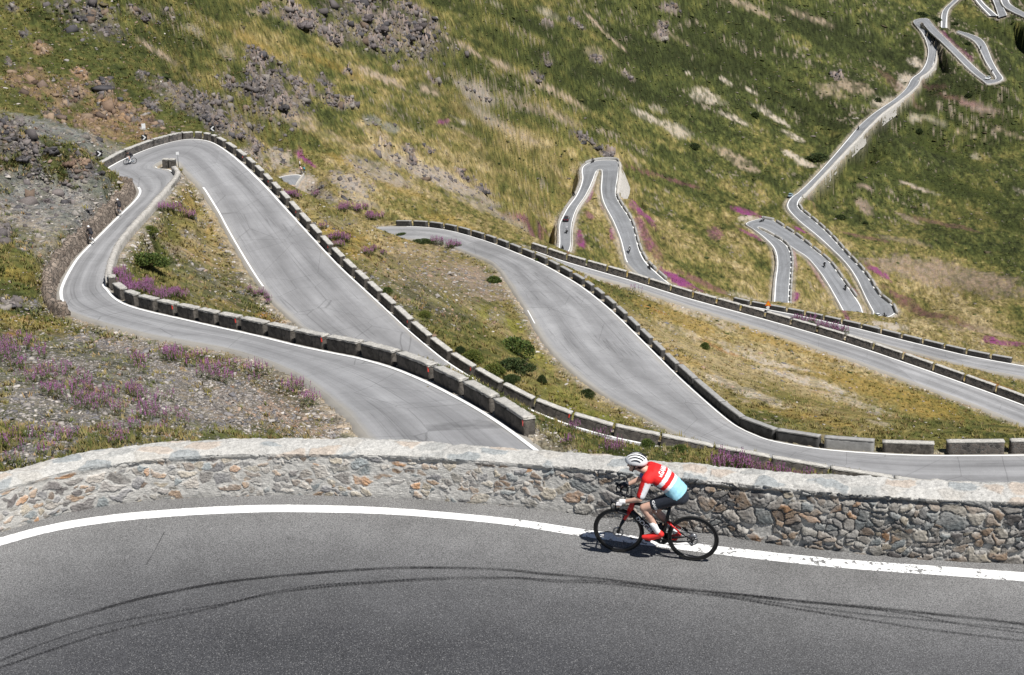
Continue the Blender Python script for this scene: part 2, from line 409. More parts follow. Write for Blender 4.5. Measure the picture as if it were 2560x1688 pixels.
# coarse evaluation then bicubic-like upsample (the plate is smooth)
ca = np.linspace(AZ[0], AZ[-1], 240); cr = np.linspace(LR[0], LR[-1], 400)
GA, GR = np.meshgrid(ca, cr)
Zc = np.zeros(GA.size)
_ga, _gr = GA.ravel(), GR.ravel()
for i in range(0, _ga.size, 8000):
    sl = slice(i, i + 8000)
    Zc[sl] = _tpsK(_ga[sl], _gr[sl], _cx, _cy) @ _w[:_n] + _w[_n] + _w[_n + 1] * _ga[sl] + _w[_n + 2] * _gr[sl]
Zc = Zc.reshape(GA.shape)
def bil(Z, a0, a1, r0, r1, a, r):
    nr, na = Z.shape
    fa = np.clip((a - a0) / (a1 - a0) * (na - 1), 0, na - 1.001); fr = np.clip((r - r0) / (r1 - r0) * (nr - 1), 0, nr - 1.001)
    ia = fa.astype(int); ir = fr.astype(int); fa = fa - ia; fr = fr - ir
    return (Z[ir, ia] * (1 - fa) + Z[ir, ia + 1] * fa) * (1 - fr) + (Z[ir + 1, ia] * (1 - fa) + Z[ir + 1, ia + 1] * fa) * fr
AA, RR = np.meshgrid(AZ, LR)
TX = np.exp(RR) * np.sin(AA); TY = np.exp(RR) * np.cos(AA)
TZ = bil(Zc, ca[0], ca[-1], cr[0], cr[-1], AA, RR)
CELL = np.exp(RR) * np.gradient(LR)[:, None]

# ---- distance beyond the nearest road edge, the road level there and the side
ROAD_E = np.full(TX.shape, 1e3); ROAD_Z = np.zeros(TX.shape); ROAD_K = np.zeros(TX.shape, int); ROAD_I = np.zeros(TX.shape); ROAD_F = np.zeros(TX.shape); ROAD_T = np.zeros(TX.shape)
def conform(key, step=2):
    L, R = EDGE[key]
    C = .5 * (L + R); al = np.r_[0, np.cumsum(np.linalg.norm(np.diff(C, axis=0), axis=1))]
    q = np.linspace(0, al[-1], max(4, int(al[-1] / (1.0 if key in 'BC' else 1.8))))
    idx_ = np.interp(q, al, np.arange(len(al)))
    L = np.stack([np.interp(q, al, L[:, a]) for a in range(3)], 1); R = np.stack([np.interp(q, al, R[:, a]) for a in range(3)], 1)
    W = np.linalg.norm(R - L, axis=1)
    na = int(np.clip(W.max() / .55, 8, 18))
    tt = np.linspace(0, 1, na)[None, :, None]
    G = L[:, None] * (1 - tt) + R[:, None] * tt
    for i0 in range(0, len(L), 6):
        g = G[max(0, i0 - 1):i0 + 7]; w = W[max(0, i0 - 1):i0 + 7].max()
        g2 = g.reshape(-1, 3)
        m = 9.0
        box = np.nonzero((TX > g2[:, 0].min() - m) & (TX < g2[:, 0].max() + m) & (TY > g2[:, 1].min() - m) & (TY < g2[:, 1].max() + m))
        if len(box[0]) == 0: continue
        x = TX[box]; y = TY[box]
        d2 = (x[:, None] - g2[None, :, 0]) ** 2 + (y[:, None] - g2[None, :, 1]) ** 2
        j = np.argmin(d2, 1); d = np.sqrt(d2[np.arange(len(j)), j])
        sp = max(w / na, np.linalg.norm(g[1:, na // 2] - g[:-1, na // 2], axis=-1).max() if len(g) > 1 else 0) * .6
        e = d - sp
        better = e < ROAD_E[box]
        bi = tuple(b[better] for b in box)
        ROAD_E[bi] = e[better]; ROAD_Z[bi] = g2[j, 2][better]
        ROAD_K[bi] = ord(key); ROAD_F[bi] = ((j % na) / (na - 1))[better]; ROAD_I[bi] = idx_[np.clip(max(0, i0 - 1) + j // na, 0, len(idx_) - 1)][better] / 8.0
        ROAD_T[bi] = idx_[np.clip(max(0, i0 - 1) + j // na, 0, len(idx_) - 1)][better] if key == 'B' else 9999
for k in RD: conform(k)
nB = len(EDGE['B'][0])
# shoulder: level with the road, then easing back to the slope
inner = ROAD_E < 0
plate = 0.35 + 0.8 * CELL
fade = 3.2 + 2.0 * CELL
isleg = (ROAD_T > 17 * 8) & (ROAD_T < 29 * 8)          # walled return leg: abrupt sides
fade = np.where(isleg, 1.2, fade); plate = np.where(isleg, 0.35, plate)
bank = ((ROAD_K == ord('K')) & (ROAD_F > .99) & (ROAD_I > 35) & (ROAD_I < 52.5)) | ((ROAD_K == ord('G')) & (ROAD_F < .01) & (ROAD_I > 1.5) & (ROAD_I < 19))
fade = np.where(bank, 1.5, fade); plate = np.where(bank, .3, plate)
w_ = 1 - sstep(plate, plate + fade, ROAD_E)
drop = np.where(ROAD_E < -0.05, 0.12 + 0.22 * CELL, 0.02 + 0.10 * np.maximum(CELL - .2, 0))
ROADW = w_
# ---- relief
TU, TV, TD = proj(np.stack([TX, TY, TZ], -1))
away = sstep(0.3, 5, ROAD_E - plate)
rel = fbm(TX / 28, TY / 28, 3, 3) * 0.9 * sstep(60, 400, TD) * 1.4 + fbm(TX / 7, TY / 7, 3, 9) * 0.35 + fbm(TX / 1.7, TY / 1.7, 3, 21) * 0.10
# ------------------------------------------------------------------ what grows where (patches on the slope)
# (u, v, half-length, half-width, angle, kind, strength)
BL = []
def bl(kind, *rows):
    for r in rows: BL.append((*r[:5], kind, r[5] if len(r) > 5 else 1.0))
bl('dark', (206,24,55,26,20),(256,65,26,20,30),(259,218,34,26,30),(180,244,30,24,-20),(18,324,34,24,20),(55,368,38,34,35),(112,359,52,26,25),(230,403,34,20,40),(5,590,24,24,0),(18,752,34,12,10),(512,285,34,24,35),(664,235,60,38,30),(1451,343,28,10,25),(1491,363,22,9,25),(356,188,20,14,30),(130,283,26,18,0),(28,18,20,12,20),(60,80,14,9,20),(20,150,12,10,20),(380,260,26,14,30),(330,290,30,12,30),(395,310,22,14,25),(270,275,30,14,25))
bl('brown', (235,275,180,66,20,.72),(110,205,120,36,18,.6),(330,300,80,36,24,.6),(294,285,150,48,24,.9),(206,262,70,30,15,.7),(59,200,66,24,20,.7),(200,182,28,16,20),(165,390,70,20,22),(97,118,40,18,15,.8),(60,445,90,16,20,.6),(110,235,70,20,18,.7),(320,330,60,22,20,.7),(240,300,60,30,20,.6))
bl('dark', (60,365,150,60,24,.85),(195,402,80,36,25,.85),(215,40,110,46,20,.6))
bl('rock', (690,240,95,80,25,.7),(960,70,170,70,22,.6),(560,295,110,46,35,.7),(460,250,110,30,30,.6),(524,253,30,20,35),(459,238,95,18,30,.8),(565,206,26,18,35),(653,180,36,60,-30,.9),(694,262,60,30,30),(650,145,44,20,30),(677,188,50,14,35),(728,198,50,14,30),(714,262,28,22,30),(829,249,44,16,25),(869,256,30,14,25),(775,232,18,14,0),(808,202,26,14,30),
   (751,47,66,30,15),(819,77,44,24,30),(909,24,46,28,20),(946,50,46,26,30),(1034,44,66,28,15),(1010,67,74,22,30),(923,91,64,22,30),(835,94,30,22,20),(660,20,18,12,0),(990,168,24,8,20),(980,110,40,16,40),(1060,100,40,12,35),(353,38,52,14,18),(421,32,28,16,20),(589,330,64,18,36),(636,368,26,16,35),(545,300,40,22,35),(1085,202,24,10,20),(1030,400,18,12,20),(1071,372,20,8,20),(1367,148,20,14,20),(1340,192,22,10,25),(1657,61,22,14,10),(1653,87,22,16,0),(1673,20,26,14,10),(1518,382,28,12,20),(1440,62,26,8,30),(1490,150,20,12,30),(1570,190,22,7,30),(1160,435,34,10,22),(1210,470,40,8,22),(1020,375,26,12,30),(960,360,20,8,20),(2090,190,18,12,20),(1365,60,20,8,20),(870,180,14,8,0))
bl('scree', (1189,229,60,22,25),(1215,289,66,16,30,.8),(997,397,80,14,25,.9),(1071,434,100,18,20),(634,398,46,20,30),(700,400,40,24,20),(950,430,100,22,22,.8),(1150,470,110,16,22,.9),(1240,530,120,14,22,.7),(880,455,60,24,20),(1390,560,10,60,10,.5),(486,75,30,8,30,.5),(565,130,30,20,40,.4),(760,450,60,26,20),(800,480,60,20,25,.8),(900,500,60,12,20,.6),
   (60,540,110,36,15,.6),(200,500,90,30,20,.8),(110,620,60,30,20,.5),(840,560,50,20,0,.3))
bl('blue', (150,330,190,24,17,.85),(130,500,190,70,16,.8),(230,455,80,40,24,.8),(177,333,140,17,17,.85),(60,300,60,14,15,.7),(936,303,34,12,20,.7),(973,320,34,12,20,.7),(120,470,130,30,14,.75),(60,510,90,30,14,.7),(220,460,60,20,24,.7),(300,365,60,8,20,.5))
bl('sand', (383,124,80,7,33),(748,215,34,7,92),(745,303,66,22,16,.75),(953,192,80,10,24),(1071,229,34,12,24),(1105,84,36,5,33),(1165,118,52,6,33),(1256,161,52,8,28),(1350,215,60,8,27),(1273,320,95,6,27,.8),(1411,242,75,8,28),(1488,57,42,4,45),(1542,108,42,4,40),(1488,135,28,16,20,.5),(2132,220,58,17,12,.8),(1825,387,64,12,28,.8),(1868,420,34,12,20,.8),(1872,20,84,10,20,.7),(2023,44,66,9,20,.8),(2013,43,66,7,22,.6),(1310,345,60,6,24,.8),(940,330,60,8,24,.7),(830,345,60,10,24,.6),(1390,290,50,5,28,.7),(1450,420,30,8,30,.4),(1590,405,26,6,50,.6),(2080,229,44,18,15,.6),(745,390,3,26,8,.9),(1700,100,60,4,28,.5),(2390,324,96,4,20,.8),(2527,333,60,5,20,.7),(1160,335,60,5,27,.6),(640,30,30,6,20,.6),(700,3,40,5,12,.6))
bl('light', (1152,306,28,6,20),(1620,293,64,9,28),(1694,326,48,16,25,.8),(1771,242,48,14,25,.9),(1828,293,48,7,22),(1926,289,64,7,30),(1983,343,38,7,30),(1815,205,22,7,30),(1720,183,12,4,10),(1879,229,26,4,25),(1990,397,54,10,30),(2267,199,28,22,-30,.9),(2292,156,24,12,20),(2206,245,30,20,-30,.8),(1370,35,40,10,30,.6),(1240,12,30,5,20,.5),(1740,240,20,14,0,.7),(1640,270,30,8,20,.6),(2440,390,16,8,10,.5),(2290,280,18,12,30,.6),(2330,295,60,6,25,.4),
   (1868,545,24,9,0),(2221,818,52,9,10),(1874,743,54,9,6,.9),(2120,830,20,5,0,.5),(2300,470,54,5,20,.6),(2560,480,40,5,20,.5),(1930,905,130,9,15,.95),(2000,950,140,12,17,1.0),(1800,955,60,14,20,.8),(1880,985,90,12,18,.8),(1760,790,120,14,22,.6),(1640,740,60,9,20,.5),(1700,830,60,10,22,.5),(2130,1010,110,10,17,.6),(1850,870,90,8,16,.5),(2060,880,80,6,15,.5),(2200,1060,40,6,12,.5))
bl('pinksoil', (2451,269,66,13,22,.8),(2361,690,230,34,10,.7),(2161,515,28,14,42,.8),(2160,465,28,5,20),(2283,465,44,4,20),(2270,545,40,6,25,.6),(2480,830,90,12,12,.5),(1330,270,50,8,28,.5),(2250,600,80,8,12,.4),(1420,300,40,10,28,.4),(2380,820,60,10,14,.5))
bl('flower', (1111,304,24,6,6),(768,404,38,7,36,1.0),(750,385,8,20,8,.8),(1863,532,36,6,15),(1881,588,44,5,25,.8),(2000,581,26,5,25),(1984,640,6,44,-12,.8),(2040,675,52,6,58,.8),(1987,748,16,12,30),(2133,729,26,6,40),(2196,686,42,8,30),(2110,780,34,6,65,.7),(1607,540,44,13,40),(1600,575,14,26,-20,.6),(1618,610,10,34,-25,.6),(1690,700,50,8,34,1.2),(1720,712,40,5,30,1.1),(1474,488,5,22,30),(1452,618,12,22,-30),(1449,587,7,12,0,.8),(1472,534,16,7,40,.5),(1532,580,9,17,0,.8),(1509,511,8,10,0,.7),(1788,585,22,18,30,.5),(1326,545,44,10,15,.5),(2510,862,60,6,5,.9),(2475,855,20,8,10,1),(2370,95,46,9,38,.6),(2404,125,40,7,40,.5),(1280,640,40,4,10,.4))
bl('mauve', (1759,712,80,7,25,.8),(1598,427,50,4,20,.9),(1673,447,84,5,18,.8),(2291,770,90,12,26,.8),(2380,800,60,8,20,.6),(2168,595,70,5,12,.6),(1640,640,14,30,-40,.7),(1420,625,6,20,0,.7),(1345,560,40,10,15,.6),(1290,540,60,10,18,.5),(2230,200,60,10,36,.4),(2280,235,40,6,40,.5),(2330,205,40,8,20,.4),(2440,180,20,6,20,.4),(2000,570,36,4,25,.5),(2020,500,30,4,60,.5),(2360,560,90,7,14,.5),(2400,250,70,6,18,.5))
bl('dkgreen', (1656,537,48,10,22),(1719,551,44,9,24),(1734,363,34,12,20),(1885,289,30,12,20,.8),(1885,440,20,12,0),(1620,500,30,8,22,.6),(1950,500,20,12,20,.5),(2100,410,60,20,20,.5),(2250,440,140,18,20,.7),(2420,470,140,22,20,.7),(2360,380,150,14,20,.7),(2480,300,120,14,20,.7),(2300,330,100,14,20,.6),(2420,540,120,10,18,.6),(2500,560,80,20,15,.5),(2140,160,60,12,20,.6),(1900,160,80,12,20,.5),(1760,140,80,12,18,.4),(1560,250,60,10,25,.5),(1640,380,60,10,25,.5),(1200,390,60,8,25,.5),(1040,300,60,12,12,.6),(980,280,40,14,25,.5),(700,360,60,12,25,.6),(560,370,40,16,30,.5),(470,265,34,22,40,.5),(340,170,60,10,30,.5),(150,160,80,14,20,.5),(60,60,60,12,18,.4),(450,100,60,10,28,.4),(850,140,80,8,25,.4),(640,270,40,12,20,.4),(2450,60,60,14,15,.6),(2300,36,26,7,10,1),(2330,50,20,7,20,1),(1690,60,60,12,20,.4),(1820,70,60,12,20,.4),(1500,310,60,10,25,.5),(1420,200,60,8,28,.5),(2200,380,30,14,20,.7),(2180,730,60,8,20,.3),(2480,740,60,6,15,.4))
bl('lime', (720,430,30,8,20,.5),(1240,790,90,22,14,.8),(1330,880,70,26,25,.8),(1120,760,70,18,16,.7),(1260,710,30,8,10,.8),(1480,1040,90,20,20,.7),(250,815,60,6,14,.7),(520,870,24,6,0,.9),(680,905,40,8,10,.8),(680,1000,60,14,20,.6),(800,1075,30,10,0,.8),(350,905,30,8,0,.5),(1400,985,60,16,25,.6),(830,350,40,8,25,.4),(1300,520,80,8,22,.3),(2000,600,30,5,30,.5),(2170,740,10,30,-20,.4))
bl('dry', (560,570,70,36,40,.8),(600,660,50,18,30,.8),(500,640,60,16,20,.6),(470,510,26,12,30,.7),(560,760,60,12,18,.6),(860,590,110,22,14,.7),(900,640,60,14,12,.6),(1020,600,60,16,0,.6),(1700,800,140,26,24,.7),(1960,850,180,24,17,.7),(2150,960,220,26,16,.7),(2300,1010,140,30,15,.7),(1560,690,90,10,22,.8),(2160,880,120,10,16,.8),(2400,950,110,12,16,.9),(1800,760,100,8,18,.8),(60,800,120,16,10,.5),(160,830,80,14,14,.5),(60,690,60,22,10,.6),(2020,1040,150,12,12,.5),(1720,905,90,12,28,.6),(1440,700,60,9,28,.7),(860,400,60,12,24,.6),(1000,470,80,12,24,.5),(1130,560,90,14,22,.5),(820,160,120,10,24,.5),(640,110,80,12,28,.6))
bl('rust', (210,800,30,6,14,.8),(300,835,26,6,12,.7),(420,870,30,6,10,.6),(700,885,20,6,10,.7),(640,965,40,6,14,.5),(720,760,16,8,0,.7),(660,780,22,8,0,.7),(690,800,30,8,10,.6),(1700,920,12,10,0,.7),(1640,780,30,4,22,.6),(1870,770,20,5,16,.6),(2300,885,60,6,16,.8),(2480,960,80,8,18,.8),(2220,850,30,5,16,.7),(30,830,30,10,0,.4),(1810,875,70,5,22,.6),(960,650,8,6,0,.8),(330,730,12,8,0,.4),(2050,985,30,6,10,.3),(2430,1010,60,6,16,.5),(100,905,50,8,10,.5))
bl('brownscree', (640,980,300,110,6,.6),(1080,700,190,110,16,.45),(540,680,120,100,30,.3),(640,1000,190,46,8,1),(500,930,150,26,8,.9),(820,1030,60,40,30,.7),(1180,700,110,46,18,.9),(1080,690,80,30,10,.7),(1240,790,30,34,50,.5),(300,860,130,22,8,.8),(150,900,120,24,8,.6),(560,1040,120,24,4,.8),(700,830,30,8,14,.5),(1350,830,16,80,-30,.5),(980,720,60,16,10,.4),(560,480,20,26,-20,.5))
bl('greyscree', (260,960,430,150,6,.62),(120,560,190,90,14,.6),(120,1020,150,70,8,.9),(330,1010,120,50,8,.8),(60,920,80,30,8,.6),(260,960,140,24,8,.6),(100,1120,120,40,-14,.9),(330,1060,100,30,-10,.8),(200,780,70,14,16,.6),(100,760,70,14,12,.5),(480,1060,60,20,0,.5),(460,470,16,24,-20,.8),(500,540,26,16,30,.5),(470,590,30,12,20,.5),(520,690,60,8,30,.5),(600,720,40,8,30,.4))
C_ = {'dark':(.105,.097,.095),'brown':(.215,.15,.10),'rock':(.185,.158,.15),'scree':(.30,.27,.24),'blue':(.195,.205,.21),'sand':(.32,.265,.205),'light':(.40,.365,.31),'pinksoil':(.27,.21,.185),
      'flower':(.20,.055,.155),'mauve':(.155,.075,.085),'dkgreen':(.040,.052,.014),'lime':(.175,.185,.035),'dry':(.27,.195,.055),'rust':(.29,.13,.05),'brownscree':(.235,.195,.165),'greyscree':(.165,.16,.155)}
ORDER = ['dkgreen','lime','dry','rust','brownscree','greyscree','scree','blue','pinksoil','sand','light','brown','rock','dark','mauve','flower']

# bearings from the viewpoint terrace: turf pattern runs down the fall line of the great slope
PA = TU * .90 + TV * .436; QA = -TU * .436 + TV * .90
_fw = sstep(150, 260, TD)
def blend(near, far): return near * (1 - _fw) + far * _fw
st_n = [fbm((TU * .906 + TV * .423) / 170 + 3 * k, (-TU * .423 + TV * .906) / 34, 3, 40 + k, .55) * .8 + fbm(PA / 34 + 9 * k, QA / 17, 4, 240 + k, .7) * .55 for k in (0, 1)]
_far = sstep(130, 300, TD)
st_n = [a * _far + fbm(TX / 14, TY / 20, 5, 140 + i, .6) * (1 - _far) for i, a in enumerate(st_n)]
nw1 = blend(fbm(TX / 9, TY / 9, 4, 61, .6), fbm(PA / 46, QA / 24, 4, 61, .6)); nw2 = blend(fbm(TX / 2.6, TY / 2.6, 4, 77, .6), fbm(PA / 11, QA / 6.5, 3, 77, .7))
sc = np.maximum(TD, 30) / 200
edge_n = fbm(TU / 26, TV / 13, 4, 90, .66) * .62 + nw2 * .25 + fbm(TU / 7, TV / 4.5, 3, 95, .7) * .5
mask = {}
for k in ORDER: mask[k] = np.zeros(TX.shape, np.float32)
for (u, v, ru, rv, an, kind, s_) in BL:
    m = max(ru, rv) * 2.0 + 10
    box = np.nonzero((np.abs(TU - u) < m) & (np.abs(TV - v) < m) & (TD > 20))
    if not len(box[0]): continue
    a = math.radians(an); ca_, sa_ = math.cos(a), math.sin(a)
    x = TU[box] - u; y = TV[box] - v
    p = (x * ca_ + y * sa_) / ru; q = (-x * sa_ + y * ca_) / rv
    d = np.sqrt(p * p + q * q) + edge_n[box] * .75
    mask[kind][box] = np.maximum(mask[kind][box], (1 - sstep(.62, 1.12, d)) * s_)
# dryness of the grass cover; top and right dips also paint cloud shade in
dry = np.full(TX.shape, .36)
for u, v, ru, rv, a in [(1050,420,520,190,.42),(1250,560,420,90,.25),(700,120,240,90,.22),(1900,900,700,170,.8),(560,600,160,160,.5),(1000,640,230,120,.35),(1650,620,220,120,.30),(2050,660,260,150,.25),(2400,760,300,140,.1),(2350,300,420,260,-.34),(1750,120,520,190,-.32),(200,130,360,170,-.10),(1300,830,150,150,.15),(300,900,420,220,.15),(1500,330,300,80,.08),(2250,600,260,90,.15)]:
    dry += a * np.exp(-((TU - u) / ru) ** 2 - ((TV - v) / rv) ** 2)
g = dry + st_n[0] * .62 + nw1 * .36 + nw2 * .42
def lerp3(t, stops):
    out = np.zeros(t.shape + (3,), np.float32)
    xs = [s for s, _ in stops]
    for c in range(3): out[..., c] = np.interp(t, xs, [cc[c] for _, cc in stops])
    return out
TC = lerp3(g, [(-.15,(.028,.036,.013)),(.15,(.044,.056,.018)),(.4,(.076,.086,.027)),(.65,(.136,.128,.044)),(.9,(.205,.174,.076)),(1.25,(.31,.26,.15))])
fine = fbm(TU / 3.6, TV / 2.8, 2, 171, .7) * _fw
TC = TC * (1 + .75 * fine + .35 * nw2 * _fw)[..., None].clip(.25, 2)
# stony flecks through the turf
fl = blend(fbm(TX / 1.5, TY / 1.5, 3, 131, .6), fbm(PA / 6, QA / 4, 3, 131, .65)) * .6 + st_n[1] * .5
fleck = sstep(.30, .5, fl) * sstep(10, 60, TD) * .75
TC = TC * (1 - fleck[..., None]) + np.array((.26,.225,.185)) * fleck[..., None]
fd = sstep(.30, .5, -fl) * .7
TC = TC * (1 - fd[..., None] * .6)
for k in ('rock', 'dark', 'brown'):
    mask[k] = mask[k] * (sstep(-.34, .02, blend(fbm(TX / 3.2, TY / 4.4, 3, 311, .7), fbm(PA / 20, QA / 12, 3, 311, .7)) + .25 * nw1) * .92 + .08)
for k in ORDER:
    m = mask[k]
    if k in ('brownscree','greyscree','scree','blue','pinksoil'):
        m = m * (0.55 + .45 * sstep(-.25, .25, nw2 + .3 * nw1))
    elif k in ('sand', 'light'):
        m = m * (blend(.62, .25) + blend(.38, .75) * sstep(-.2, .15, nw2 + .25 * nw1 + .2 * st_n[1]))
    elif k in ('flower','mauve','lime','dry','rust','dkgreen'):
        m = m * (0.45 + .55 * sstep(-.3, .2, nw2 + .2 * nw1))
    m = np.clip(m, 0, 1)[..., None]
    TC = TC * (1 - m) + np.array(C_[k]) * m
ROCK = np.clip(mask['rock'] + mask['dark'] + mask['brown'] * .75, 0, 1)
BARE = np.clip(ROCK + mask['scree'] + mask['blue'] + mask['light'] + mask['sand'] + mask['brownscree'] + mask['greyscree'] + mask['pinksoil'], 0, 1)
# grit beside the roads
sh = (1 - sstep(.1, 1.3, ROAD_E)) * (.55 + .45 * sstep(-.2, .3, nw2)) * .8
TC = TC * (1 - sh[..., None]) + np.array((.34,.31,.27)) * sh[..., None]
# relief: faceted outcrops where the rock shows
f1, f2, cid, _, _ = worley(TX / 3.4 + .35 * nw2, TY / 5.0 + .35 * nw1, 5)
f1b, f2b, cidb, _, _ = worley(TX / 1.3, TY / 1.7, 15)
def ridged(x, y, octs, seed):
    s = 0; a = 1.0; t = 0
    for o in range(octs):
        s = s + a * (1 - np.abs(2 * vnoise(x * 2 ** o + 3.7 * o, y * 2 ** o, seed + o) - 1)) ** 2; t += a; a *= .62
    return s / t
rg = blend(ridged(TX / 2.4 + nw2 * .3, TY / 3.4, 4, 411), ridged((TU * .8 + TV * .6) / 30 + nw2 * .25, (-TU * .6 + TV * .8) / 15, 4, 411))
crag = (cid * 1.1 + .5 * (f2 - f1)) * 1.3 + (cidb * 1.0 + .5 * (f2b - f1b)) * .75
rel = rel + ROCK * away * (rg - .42) * 3.6 * np.clip(TD / 250, .5, 2.0)
_rv = (.30 + 1.55 * rg * (.6 + .8 * cidb))[..., None]  # hollows darkened, ridges lightened: crevice shade put into the rock colour
TC = TC * (1 - ROCK[..., None]) + TC * _rv * ROCK[..., None]
rel = rel + BARE * away * fbm(TX / .9, TY / .9, 2, 33) * .08
TZ = TZ + rel * away
TZ = TZ * (1 - ROADW) + (ROAD_Z - drop) * ROADW
# low walled banks below the far roads
for key, fr, i0, i1, h in (('K', 1, 35.2, 47, 3.8), ('G', 0, 1.5, 11.5, 3.0), ('G', 0, 15.4, 19, 4.5)):
    m = (ROAD_K == ord(key)) & ((ROAD_F > .99) if fr else (ROAD_F < .01)) & (ROAD_I > i0) & (ROAD_I < i1) & (ROAD_E > .1)
    q = np.clip((ROAD_I - i0) / (i1 - i0), 0, 1)
    TZ = TZ - m * h * sstep(0, .12, q) * sstep(0, .12, 1 - q) * sstep(.2, 1.6, ROAD_E) * (1 - sstep(3, 13, ROAD_E))
# the road and its bank at the foreground bend stand on a level bench
_th = np.arctan2(_wc[:, 0], _wc[:, 1]); _rr = np.hypot(_wc[:, 0], _wc[:, 1])
_o = np.argsort(_th)
wr = np.interp(AZ, _th[_o], _rr[_o])[None, :]
R_ = np.exp(RR)
TZ = np.where(R_ < wr + .45, -0.5, TZ)
bench = 1 - sstep(wr + .45, wr + 4.0, R_)
TZ = np.where(R_ >= wr + .45, np.minimum(TZ, -0.9 * bench + TZ * (1 - bench)), TZ)

def th(x, y):
    a = np.arctan2(x, y); r = 0.5 * np.log(np.asarray(x) ** 2 + np.asarray(y) ** 2)
    return bil(TZ, AZ[0], AZ[-1], 0.0, NR - 1.0, a, np.interp(r, LR, np.arange(NR)))
def hit(u, v, d0=22.0, d1=1700.0, n=1400):
    """ground point seen through photo pixel (u,v)"""
    u = np.atleast_1d(np.asarray(u, float)); v = np.atleast_1d(np.asarray(v, float))
    x, y, dz = ray(u, v)
    D = np.exp(np.linspace(math.log(d0), math.log(d1), n))
    res = np.full(u.shape, np.nan); done = np.zeros(u.shape, bool)
    for i in range(len(D)):
        z = CAM_H + dz * D[i]
        below = (z < th(x * D[i], y * D[i])) & ~done
        res[below] = D[i]; done |= below
        if done.all(): break
    lo = res * (d0 / d1) ** (1 / (n - 1)); hi = res.copy()
    for _ in range(8):
        m = .5 * (lo + hi); b = CAM_H + dz * m < th(x * m, y * m)
        hi = np.where(b, m, hi); lo = np.where(b, lo, m)
    return np.stack([x * hi, y * hi, CAM_H + dz * hi], -1)

def ground_material():
    t = NT("hillside_turf_and_scree", 0.95, 0.1)
    c = t.attr("Col", "Color")
    n1 = t.noise(.55, 4, .65); n2 = t.noise(2.3, 4, .7); n3 = t.noise(9.0, 3, .7)
    f = t.math('ADD', t.math('MULTIPLY', n1, .9), t.math('ADD', t.math('MULTIPLY', n2, 1.0), t.math('MULTIPLY', n3, .9)))
    k = t.rng(f, 1.12, 1.68, .30, 1.70)
    k = t.math('ADD', t.math('MULTIPLY', k, t.math('SUBTRACT', 1.0, t.math('MULTIPLY', t.attr('far'), .65))), t.math('MULTIPLY', t.attr('far'), .65))
    c = t.mix(1.0, c, t.comb(k, k, k), 'MULTIPLY')
    # hue drift between straw and green
    h = t.rng(t.noise(1.1, 3, .6), .35, .68)
    c2 = t.mix(1.0, c, (1.10, .97, .84), 'MULTIPLY')
    c = t.mix(h, c, c2)
    b = t.bump(n3, .6, .10); b = t.bump(n2, .7, .35, b); b = t.bump(n1, .5, .8, b)
    return t.done(c, b)
M_GROUND = ground_material()
TV3 = np.stack([TX, TY, TZ], -1).reshape(-1, 3)
hill = obj("hillside", np_mesh("hillside", TV3, grid_faces(NR, NA)[:, ::-1], {"Col": TC.reshape(-1, 3), "rock": ROCK.ravel(), "far": _fw.ravel()}, smooth=True), M_GROUND)
tag(hill, kind="structure")
# ------------------------------------------------------------------ road surfaces and painted edge lines
def asphalt(name, base, lane, tint=(1, 1, 1.02)):
    t = NT(name, .85, .25)
    tx = t.attr("tx"); ty = t.attr("ty")
    vec = t.comb(t.math('MULTIPLY', tx, 9.0), t.math('MULTIPLY', ty, .035))
    streak = t.noise(1.0, 5, .62, vec)
    blot = t.noise(.16, 4, .6); fine = t.noise(26, 2, .7); mid = t.noise(1.3, 3, .6)
    # darker polished wheel paths
    w = t.math('SUBTRACT', tx, t.math('ADD', .5, t.math('MULTIPLY', t.math('SUBTRACT', t.noise(.05, 2, .5), .5), .5)))
    w = t.math('ABSOLUTE', t.math('SUBTRACT', t.math('ABSOLUTE', w), .19))
    path = t.rng(w, 0.0, .17, lane, 1.0)
    k = t.math('MULTIPLY', t.rng(streak, .3, .7, .86, 1.12), path)
    k = t.math('MULTIPLY', k, t.rng(blot, .3, .7, .88, 1.10))
    k = t.math('MULTIPLY', k, t.rng(mid, .3, .7, .95, 1.05))
    k = t.math('MULTIPLY', k, t.rng(fine, .3, .7, .86, 1.14))
    pt = t.n.new('ShaderNodeSeparateColor'); t.link(t.voro(.055, None, 'Color'), pt.inputs[0])
    k = t.math('MULTIPLY', k, t.rng(pt.outputs[0], 0, 1, .87, 1.08))
    # thin black rubber lines and hairline cracks
    rub = t.noise(1.0, 1, .4, t.comb(t.math('MULTIPLY', tx, 16.0), t.math('MULTIPLY', ty, .02)))
    rl = t.rng(t.math('ABSOLUTE', t.math('SUBTRACT', rub, .56)), .0, .016, .70, 1.0)
    rub2 = t.noise(1.0, 2, .5, t.comb(t.math('MULTIPLY', tx, 34.0), t.math('MULTIPLY', ty, .025), 4.0))
    rl = t.math('MULTIPLY', rl, t.rng(t.math('ABSOLUTE', t.math('SUBTRACT', rub2, .47)), .0, .010, .80, 1.0))
    k = t.math('MULTIPLY', k, rl)
    cr = t.voro(.16, t.mix(.12, t.geo(), t.noise(.7, 3, .6, None, "Color"), 'ADD'), "Distance", 'DISTANCE_TO_EDGE')
    cl = t.rng(cr, 0.0, .007, .66, 1.0)
    k = t.math('MULTIPLY', k, cl)
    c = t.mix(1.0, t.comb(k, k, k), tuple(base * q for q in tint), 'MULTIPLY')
    # dusty margins
    em = t.math('ABSOLUTE', t.math('SUBTRACT', tx, .5))
    c = t.mix(t.rng(t.math('ADD', em, t.math('MULTIPLY', t.math('SUBTRACT', blot, .5), .12)), .44, .51, 0, .85), c, (.31, .29, .255))
    return t.done(c, t.bump(fine, .25, .01))
M_ROAD = asphalt("sun_bleached_asphalt", .285, .76)
